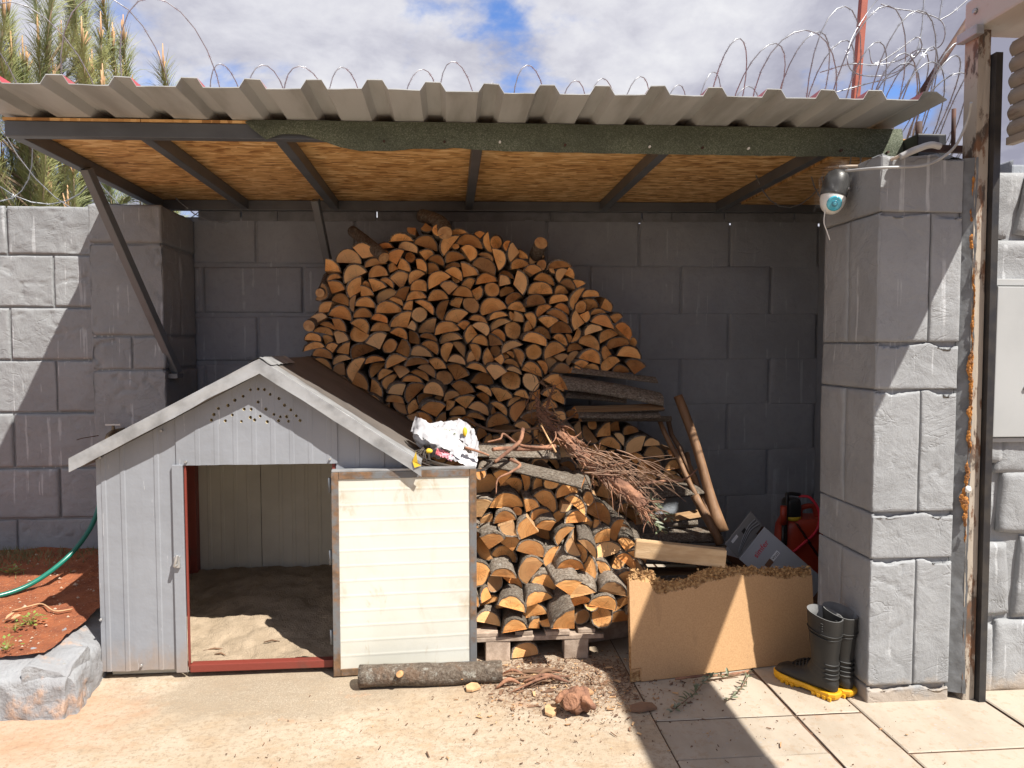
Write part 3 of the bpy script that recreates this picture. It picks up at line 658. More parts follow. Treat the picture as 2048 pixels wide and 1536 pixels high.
# the roof runs on behind the pillar, up to an added sun-blocking wall
for d0, d1, mt, nm in ((.034, .0195, OSB, 'strand_board'), (.0192, .006, SHEET, 'roof_extension')):
    MB().add([(x, y, zb(x, y, d)) for d in (d0, d1) for x, y in ((2.12, 4.12), (2.83, 4.12), (2.83, 5.40), (2.12, 5.40))], [(0, 1, 2, 3)[::-1], (4, 5, 6, 7), (0, 1, 5, 4), (1, 2, 6, 5), (2, 3, 7, 6), (3, 0, 4, 7)]).build(nm, mt, shel)
MB().add([(x, y, zb(x, y, d)) for d in (.034, .0195) for x, y in ((2.12, 3.60), (2.37, 3.60), (2.37, 4.117), (2.12, 4.117))], [(0, 1, 2, 3)[::-1], (4, 5, 6, 7), (0, 1, 5, 4), (1, 2, 6, 5), (2, 3, 7, 6), (3, 0, 4, 7)]).build('strand_board', OSB, shel)
side = thing('sun_block_wall', (2.85, 4.3, 0), 'unseen side wall added behind the gate pillar to block the sun', 'wall')  # unseen wall, added to keep the sun off the back wall
MB().span((2.78, 3.42, -.05), (2.95, 5.30, 2.50)).build('wall_core', W_IN, side, bevel=.01)
MB().span((2.785, 4.14, 2.49), (2.94, 5.30, 2.665)).build('sun_gap_strip', W_IN, side)  # raised strip added to shut out sun passing under the roof
courses(side, W_IN, (2.78, 0, 0), (0, 1, 0), (-1, 0, 0), ROWS, [[3.9, 4.6], [4.25, 4.95]], 3.42, 5.29, amp=.006, stepm=.06)
# strip of mineral felt lapped over the front beam
FB = [(-.92, 2.61), (-.86, 2.565), (-.84, 2.548), (-.80, 2.566), (-.77, 2.576), (-.68, 2.578), (-.62, 2.560), (-.5, 2.522), (-.40, 2.505), (-.28, 2.508), (-.12, 2.522), (0, 2.526), (.3, 2.520), (.7, 2.522), (1.1, 2.524), (1.5, 2.528), (1.9, 2.532), (2.24, 2.536)]
def felt(u, v, t=0):
    x = lerp(-.90, 2.245, u); x += (-.03 * math.sin(v * 3)) if u < .005 else 0
    zt = zr(x, 3.48) - .004; zbt = interp(x, FB) + .004 * fr((x, 0, 0), 9)
    z = lerp(zt, zbt, v); bul = .012 * math.sin(v * math.pi) + .012 * v * v + .008 * fr((x, z, 0), 4) + (.02 * v * v * max(0, fr((x, 0, 9), 2.5)))
    return (x, 3.492 - bul - t, z)
s = MB(); s.grid(150, 12, felt); s.grid(150, 12, lambda u, v: felt(u, v, .004)); fs_ = s.build('felt_strip', FELT, shel)
for (x, z) in ((.24, 2.56), (.96, 2.555), (1.45, 2.558)):
    MB().tube([(x, 3.478, z), (x, 3.458, z)], .0055, 10).build('nail', WHITEPL, fs_)
for (x, z) in ((-.30, 2.55), (-.02, 2.555), (.55, 2.553), (1.22, 2.556), (1.92, 2.56), (2.16, 2.556)):
    MB().tube([(x, 3.478, z), (x, 3.458, z)], .006, 10).build('nail', RUSTY, fs_)
# mortar packed between wall top and rear beam
x = -1.75
while x < 2.75:
    w_ = rnd.uniform(.12, .42)
    MB().box((x + w_ / 2, 5.32, 2.538 + .0115 * (x + w_ / 2)), (w_, .05, .085), Matrix.Rotation(rnd.uniform(-.015, .0), 3, 'Y')).build('mortar', MORTAR, shel, bevel=.006)
    x += w_ + rnd.choice([-.01, -.01, -.01, .002, .010])

# ------------------------------------------------------------------ the doghouse
dog = thing('doghouse', (-.95, 3.56, 0), 'large grey doghouse with silver-edged gable roof and cream door swung open', 'doghouse')
RDG, RDZ, LE, LEZ, RE, REZ = -.885, 1.535, -1.735, 1.085, -.150, 1.046
def rtop(x): return lerp(RDZ, LEZ, (RDG - x) / (RDG - LE)) if x < RDG else lerp(RDZ, REZ, (x - RDG) / (RE - RDG))
def ribbed(name, x0, x1, y, zb_, ribs, mat, thick=.035, inner=None, zt=None, amp=.004, parent=dog, wob=.0):
    """sheet-metal panel facing -y with narrow raised ribs; its top follows the roof slope"""
    xs = {x0, x1}
    for r in ribs:
        for d in (-.013, -.008, .008, .013):
            if x0 < r + d < x1: xs.add(r + d)
    k = x0
    while k < x1: xs.add(round(k, 4)); k += .06
    if x0 < RDG < x1: xs.add(RDG)
    xs = sorted(xs); s = MB(); nz = 22
    def yy(x, z): return y - (amp if any(abs(x - r) < .0105 for r in ribs) else 0) + .0022 * fr((x, 0, z), 4) + wob * fr((x, 3, z), 2)
    tp = (lambda x: rtop(x) - .058) if zt is None else (lambda x: zt)
    zz = lambda x, j: lerp(zb_ + (.003 * fr((x, 0, 0), 8)), tp(x), j / nz)
    s.grid(len(xs) - 1, nz, lambda u, v: (lambda i, j: (xs[i], yy(xs[i], zz(xs[i], j)), zz(xs[i], j)))(round(u * (len(xs) - 1)), round(v * nz)), smooth=False)
    b = len(s.v); n = len(xs)
    s.v += [(x, y + thick, zb_) for x in xs] + [(x, y + thick, tp(x)) for x in xs]
    for i in range(n - 1):
        s.f += [[b + i, b + n + i, b + n + i + 1, b + i + 1], [i * (nz + 1), b + i, b + i + 1, (i + 1) * (nz + 1)], [i * (nz + 1) + nz, (i + 1) * (nz + 1) + nz, b + n + i + 1, b + n + i]]
        s.m += [1 if inner else 0, 0, 0]; s.sm += [False] * 3
    for i in (0, n - 1):
        s.f.append([i * (nz + 1) + j for j in range(nz + 1)] + [b + n + i, b + i]); s.m.append(0); s.sm.append(False)
    return s.build(name, [mat, inner] if inner else mat, parent)
ribbed('front_panel', -1.668, -1.302, 3.555, .040, [-1.635, -1.548, -1.394], DOGGREY, inner=CREAM_IN, amp=.003)
ribbed('front_panel', -.553, -.195, 3.555, .030, [-.45, -.33, -.24], DOGGREY, inner=CREAM_IN)
gab = ribbed('gable_panel', -1.299, -.545, 3.548, 1.032, [-1.2 + .088 * i for i in range(8)], DOGGREY, thick=.038, inner=CREAM_IN, amp=.0013)
HOLES = [(-0.950, 1.391), (-0.912, 1.394), (-0.883, 1.392), (-0.857, 1.370), (-0.815, 1.348), (-0.982, 1.359), (-1.021, 1.341), (-1.056, 1.318), (-1.099, 1.303), (-1.121, 1.275), (-1.131, 1.246), (-1.069, 1.244), (-1.035, 1.272), (-0.981, 1.298), (-0.948, 1.297), (-0.913, 1.333), (-0.877, 1.297), (-0.789, 1.317), (-0.762, 1.294), (-0.738, 1.264), (-0.720, 1.242), (-0.772, 1.240), (-0.782, 1.262), (-0.812, 1.261), (-0.821, 1.241), (-0.840, 1.273), (-0.873, 1.236), (-0.906, 1.264), (-0.931, 1.248), (-0.952, 1.260), (-0.994, 1.240)]
cut = MB()
for (x, z) in HOLES: cut.tube([(x, 3.50, z), (x + rnd.uniform(-.004, .004), 3.62, z + rnd.uniform(-.003, .004))], rnd.uniform(.0066, .0085), 9, smooth=False)
cob = cut.build('hole_cutter', FOAM)
gab.data.materials.append(FOAM)
bmod = gab.modifiers.new('holes', 'BOOLEAN'); bmod.operation = 'DIFFERENCE'; bmod.solver = 'EXACT'; bmod.object = cob; bmod.material_mode = 'TRANSFER'
dg = bpy.context.evaluated_depsgraph_get(); ev_me = bpy.data.meshes.new_from_object(gab.evaluated_get(dg))
gab.modifiers.clear(); gab.data = ev_me; bpy.data.objects.remove(cob)
MB().span((-1.318, 3.538, .028), (-1.268, 3.552, 1.036)).build('jamb_trim', DOGGREY, dog, bevel=.003)
s = MB(); s.span((-1.2675, 3.553, .03), (-1.258, 3.568, 1.03)); s.build('door_frame_post', REDSTEEL, dog, bevel=.003)
MB().span((-1.255, 3.54, .026), (-.575, 3.585, .064)).build('sill', REDSTEEL, dog, bevel=.004)
MB().span((-.573, 3.56, .03), (-.556, 3.60, 1.03)).build('door_frame_post', REDSTEEL, dog, bevel=.003)
MB().span((-1.62, 4.58, .05), (-1.565, 4.64, 1.06)).build('corner_post', REDSTEEL, dog, bevel=.004)
# latch on the jamb
lt = MB(); lt.span((-1.312, 3.522, .545), (-1.285, 3.538, .60)); lt.tube([(-1.306, 3.512, .555), (-1.292, 3.512, .61)], .008, 10); lt.tube([(-1.30, 3.538, .56), (-1.30, 3.505, .56)], .006, 8)
lt.build('latch', ZINC, dog, bevel=.002)
# side, back and floor
for x0, x1, w in ((-1.668, -1.628, 1), (-.235, -.195, 1)):
    s = MB(); zt = min(rtop(x0), rtop(x1)) - .062
    s.span((x0, 3.592, .04), (x1, 4.68, zt)); s.build('side_panel', CREAM_IN, dog, bevel=.002)
for x0, x1 in ((-1.626, -1.192), (-1.188, -.70), (-.696, -.237)):
    ribbed('rear_panel', x0, x1, 4.645, .04, [x0 + .12, x0 + .2, x0 + .28, x0 + .36], CREAM_IN, amp=.003)
MB().span((-1.64, 3.60, .005), (-.24, 4.64, .035)).build('floor_panel', CREAM_IN, dog)
# roof slabs with bitumen membrane, flashing over the verge
def slope(name, x0, x1, y0, y1, lift, thick, mat, wavy=0.0, mats=None):
    n, k = 24, 10; s = MB()
    f = lambda t: (lambda u, v: (lerp(x0, x1, u), lerp(y0, y1, v) + (wavy * fr((lerp(x0, x1, u), 0, lift), 9) if v > .99 else 0), rtop(lerp(x0, x1, u)) + lift - t + .003 * fr((u * 2, v, lift * 50), 3)))
    s.grid(n, k, f(0)); s.grid(n, k, f(thick))
    b = (n + 1) * (k + 1)
    for i in range(n):
        for j in (0, k):
            a = i * (k + 1) + j; s.f.append([a, a + k + 1, a + k + 1 + b, a + b]); s.m.append(0); s.sm.append(False)
    for j in range(k):
        for i in (0, n):
            a = i * (k + 1) + j; s.f.append([a, a + 1, a + 1 + b, a + b]); s.m.append(0); s.sm.append(False)
    return s.build(name, mat, dog)
for x0, x1 in ((LE, RDG), (RDG, RE)):
    slope('roof_slab', x0, x1, 3.482, 4.73, 0, .055, MEMBRANE)
for x0, x1 in ((LE - .012, RDG), (RDG, RE + .012)):
    slope('flashing', x0, x1, 3.470, 3.60, .006, .004, FLASH, .03)
    s = MB()
    s.grid(40, 3, lambda u, v: (lambda x: (x, 3.468 + .003 * fr((x, v, 0), 5), rtop(x) + .006 - v * (.066 + .010 * fr((x, 0, 2), 3))))(lerp(x0, x1, u)))
    s.grid(40, 1, lambda u, v: (lambda x: (x, 3.468 + .014 * v, rtop(x) + .006 - .066 - .010 * fr((x, 0, 2), 3)))(lerp(x0, x1, u)))
    s.build('verge_trim', FLASH, dog)
s = MB(); s.grid(30, 6, lambda u, v: (RDG + lerp(-.055, .055, v), lerp(3.465, 4.0, u) + (.03 * fr((v * 3, 0, 0), 4) if u > .97 else 0), rtop(RDG + lerp(-.055, .055, v)) + .013 + .004 * fr((u * 3, v * 2, 0), 4))); s.build('ridge_flashing', FLASH, dog)
MB().add([(RE - .03, 3.463, 1.05), (RE - .012, 3.45, 1.10), (RE - .005, 3.46, 1.045), (RE + .012, 3.463, 1.03), (RE - .02, 3.46, 1.02)], [(0, 1, 2), (0, 2, 3), (0, 3, 4)]).build('foam_scrap', YBIT, dog)
for (x, z) in ((-1.64, 1.075), (-1.48, .07), (-1.252, 1.05), (-.578, 1.055), (-.30, 1.12), (-1.36, 1.20), (-1.66, .30)):
    MB().tube([(x, 3.548, z), (x, 3.535, z)], .006, 8).build('screw', ZINC, dog)
# the open door, swung round to lie beside the opening
DA = math.radians(-3.5); dR = Matrix.Rotation(-DA, 3, 'Z'); dO = Vector((-.566, 3.492, 0))
def dl(x, y, z): return dO + dR @ Vector((x, y, z))
door = bpy.data.objects.new('door', None); col.objects.link(door); door.parent = dog; door['label'] = 'cream ribbed door panel in a rusty steel frame'
s = MB(); DW, DH, D0 = .694, .998, .006
def dp(u, v):
    z = lerp(D0 + .03, DH - .03, v); k = ((z - .02) / .0735) % 1; h = .0011 * max(0, 1 - abs(k - .12) / .12)
    x = lerp(.03, DW - .03, u); return dl(x, -.006 - h + .0018 * fr((x, 0, z), 3), z)
s.grid(12, 190, dp, smooth=False); s.build('door_sheet', DOORSHEET, door)
s = MB(); s.prism([dl(.03, .0, D0 + .03), dl(DW - .03, 0, D0 + .03), dl(DW - .03, 0, DH - .03), dl(.03, 0, DH - .03)], dR @ Vector((0, .03, 0))); s.build('door_core', DOGGREY, door)
for a, b in (((0, D0), (.034, DH)), ((DW - .034, D0), (DW, DH)), ((.035, D0), (DW - .035, D0 + .034)), ((.035, DH - .034), (DW - .035, DH))):
    s = MB(); s.prism([dl(a[0], -.012, a[1]), dl(b[0], -.012, a[1]), dl(b[0], -.012, b[1]), dl(a[0], -.012, b[1])], dR @ Vector((0, .045, 0))); s.build('frame_rail', FRAME, door, bevel=.003)
s = MB(); s.prism([dl(.002, -.010, DH + .001), dl(DW - .002, -.010, DH + .001), dl(DW - .002, -.010, DH + .012), dl(.002, -.010, DH + .012)], dR @ Vector((0, .04, 0))); s.build('top_flashing', FLASH, door, bevel=.002)
for z in (.16, .55, .90):
    MB().tube([dl(-.008, .01, z), dl(-.008, .01, z + .07)], .009, 10).build('hinge', STEEL2, door)
# sand bed inside
def sand(u, v):
    x, y = lerp(-1.627, -.238, u), lerp(3.586, 4.643, v)
    z = .052 + .15 * min(1, v * 1.25) ** 1.3 + .016 * fr((x, y, 1), 3) + .012 * fr((x, y, 5), 9) + .004 * fr((x, y, 9), 40)
    return (x, y, z)
tag(MB().grid(130, 100, sand).build('sand', SAND), 'brown sand bedding heaped inside the doghouse', 'sand', None, 'stuff')
for (x, y, l_, a) in ((-1.20, 3.72, .10, .3), (-1.15, 3.66, .06, -.4), (-.92, 3.75, .08, .1)):
    b_ = MB(); zz_ = sand((x + 1.648) / 1.41, (y - 3.586) / 1.057)[2] + .006
    b_.tube([(x - l_ / 2, y - .02 * a, zz_), (x, y + .008, zz_ + .006), (x + l_ / 2, y + .02 * a, zz_)], [.003, .005, .002], 5)
    tag(b_.build('twig', STICK), {(-1.20): 'longest dark twig on the lit sand just inside the doghouse opening', (-1.15): 'short twig on the sand nearest the red doghouse sill', (-.92): 'thin twig on the sand at the middle of the doghouse opening'}[x], 'twig', 'twigs on the doghouse sand')

# ------------------------------------------------------------------ firewood
def log_profile(k):
    """cross-section of log variant k, radius about 1: list of (x, z, edge_is_bark) counter-clockwise; edge i runs from vertex i to i+1"""
    r = random.Random(1000 + k)
    ph = [r.uniform(0, 6.28) for _ in range(4)]; am = [r.uniform(.02, .06), r.uniform(.01, .05), r.uniform(.01, .03), r.uniform(.005, .02)]
    rad = lambda a: 1 + sum(am[i] * math.sin((i + 2) * a + ph[i]) for i in range(4))
    pts = []
    if k < 16:                                   # half rounds and fat or thin segments
        c = r.choice([-.3, -.15, 0, .0, .06, .12, .18, .28])
        a0 = math.asin(c); n = 11
        for i in range(n + 1):
            a = a0 + (math.pi - 2 * a0) * i / n; q = rad(a)
            pts.append([q * math.cos(a), q * math.sin(a), i < n])
        pts.append([r.uniform(-.3, .3), c + r.uniform(-.05, .05), False])
    elif k < 24:                                 # wedges split from the heart
        al = r.uniform(1.3, 2.3); n = 8
        for i in range(n + 1):
            a = math.pi / 2 - al / 2 + al * i / n; q = rad(a)
            pts.append([q * math.cos(a), q * math.sin(a), i < n])
        pts.append([r.uniform(-.08, .08), r.uniform(-.05, .08), False])
    else:                                        # whole rounds
        e = r.uniform(.82, 1.0); n = 13
        for i in range(n):
            a = 2 * math.pi * i / n; q = rad(a)
            pts.append([q * math.cos(a), q * e * math.sin(a), True])
    return [tuple(p) for p in pts]

def log_mesh(k, seed):
    """unit log: radius 1, from y=0 (sawn end) to y=1; materials bark, end, split"""
    r = random.Random(seed); pr = log_profile(k); n = len(pr); ts = [0, .012, .12, .3, .5, .7, .9, 1.0]; rings = []
    bx, bz, sx, sz = r.uniform(-.16, .16), r.uniform(-.16, .16), r.uniform(-.05, .05), r.uniform(-.05, .05); tp = r.uniform(-.10, .06)
    for i, t in enumerate(ts):
        ring = []
        for (x, z, bk) in pr:
            j = pr.index((x, z, bk)); isb = bk or pr[j - 1][2]
            q = 1 + tp * t + (.075 * noise.noise(Vector((x * 2.2, t * 7 + seed, z * 2.2))) if isb and i else 0) + (.025 * noise.noise(Vector((x * 6, seed, z * 6))) if isb else 0)
            q += .018 if isb and i == 1 else 0
            w = math.sin(t * math.pi) if t > .02 else 0
            yy = t + ((sx * x + sz * z + .012 * noise.noise(Vector((x * 3, seed, z * 3)))) if i < 2 else 0)
            ring.append((x * q + bx * w + bx * .5 * t, yy, z * q + bz * w))
        rings.append(ring)
    s = MB()
    for ring in rings: s.v += ring
    for i in range(len(ts) - 1):
        for j in range(n):
            j2 = (j + 1) % n; s.f.append([i * n + j, i * n + j2, (i + 1) * n + j2, (i + 1) * n + j]); s.m.append(0 if pr[j][2] else 2); s.sm.append(bool(pr[j][2]))
    b = len(s.v); rim = r.uniform(.055, .11)              # sawn face set inside a rim of bark
    for j, (x, z, bk) in enumerate(pr):
        p_ = rings[0][j]; k_ = rim * (1 + .5 * noise.noise(Vector((j * 1.7, seed, 0)))) if bk or pr[j - 1][2] else 0; s.v.append((p_[0] * (1 - k_), p_[1] + (.004 if k_ else 0), p_[2] * (1 - k_)))
    for j in range(n):
        j2 = (j + 1) % n; s.f.append([j, b + j, b + j2, j2]); s.m.append(0 if pr[j][2] else 1); s.sm.append(False)
    s.f.append([b + j for j in range(n)][::-1]); s.m.append(1); s.sm.append(False)
    s.f.append([(len(ts) - 1) * n + j for j in range(n)]); s.m.append(1); s.sm.append(False)
    me = bpy.data.meshes.new('log'); me.from_pydata(s.v, [], s.f)
    for m in (BARK, END, SPLIT): me.materials.append(m)
    me.polygons.foreach_set('material_index', s.m); me.polygons.foreach_set('use_smooth', s.sm)
    bm = bmesh.new(); bm.from_mesh(me); bmesh.ops.recalc_face_normals(bm, faces=bm.faces); bm.to_mesh(me); bm.free()
    return me
LOGS = {k: log_mesh(k, 50 + k * 7) for k in range(32)}
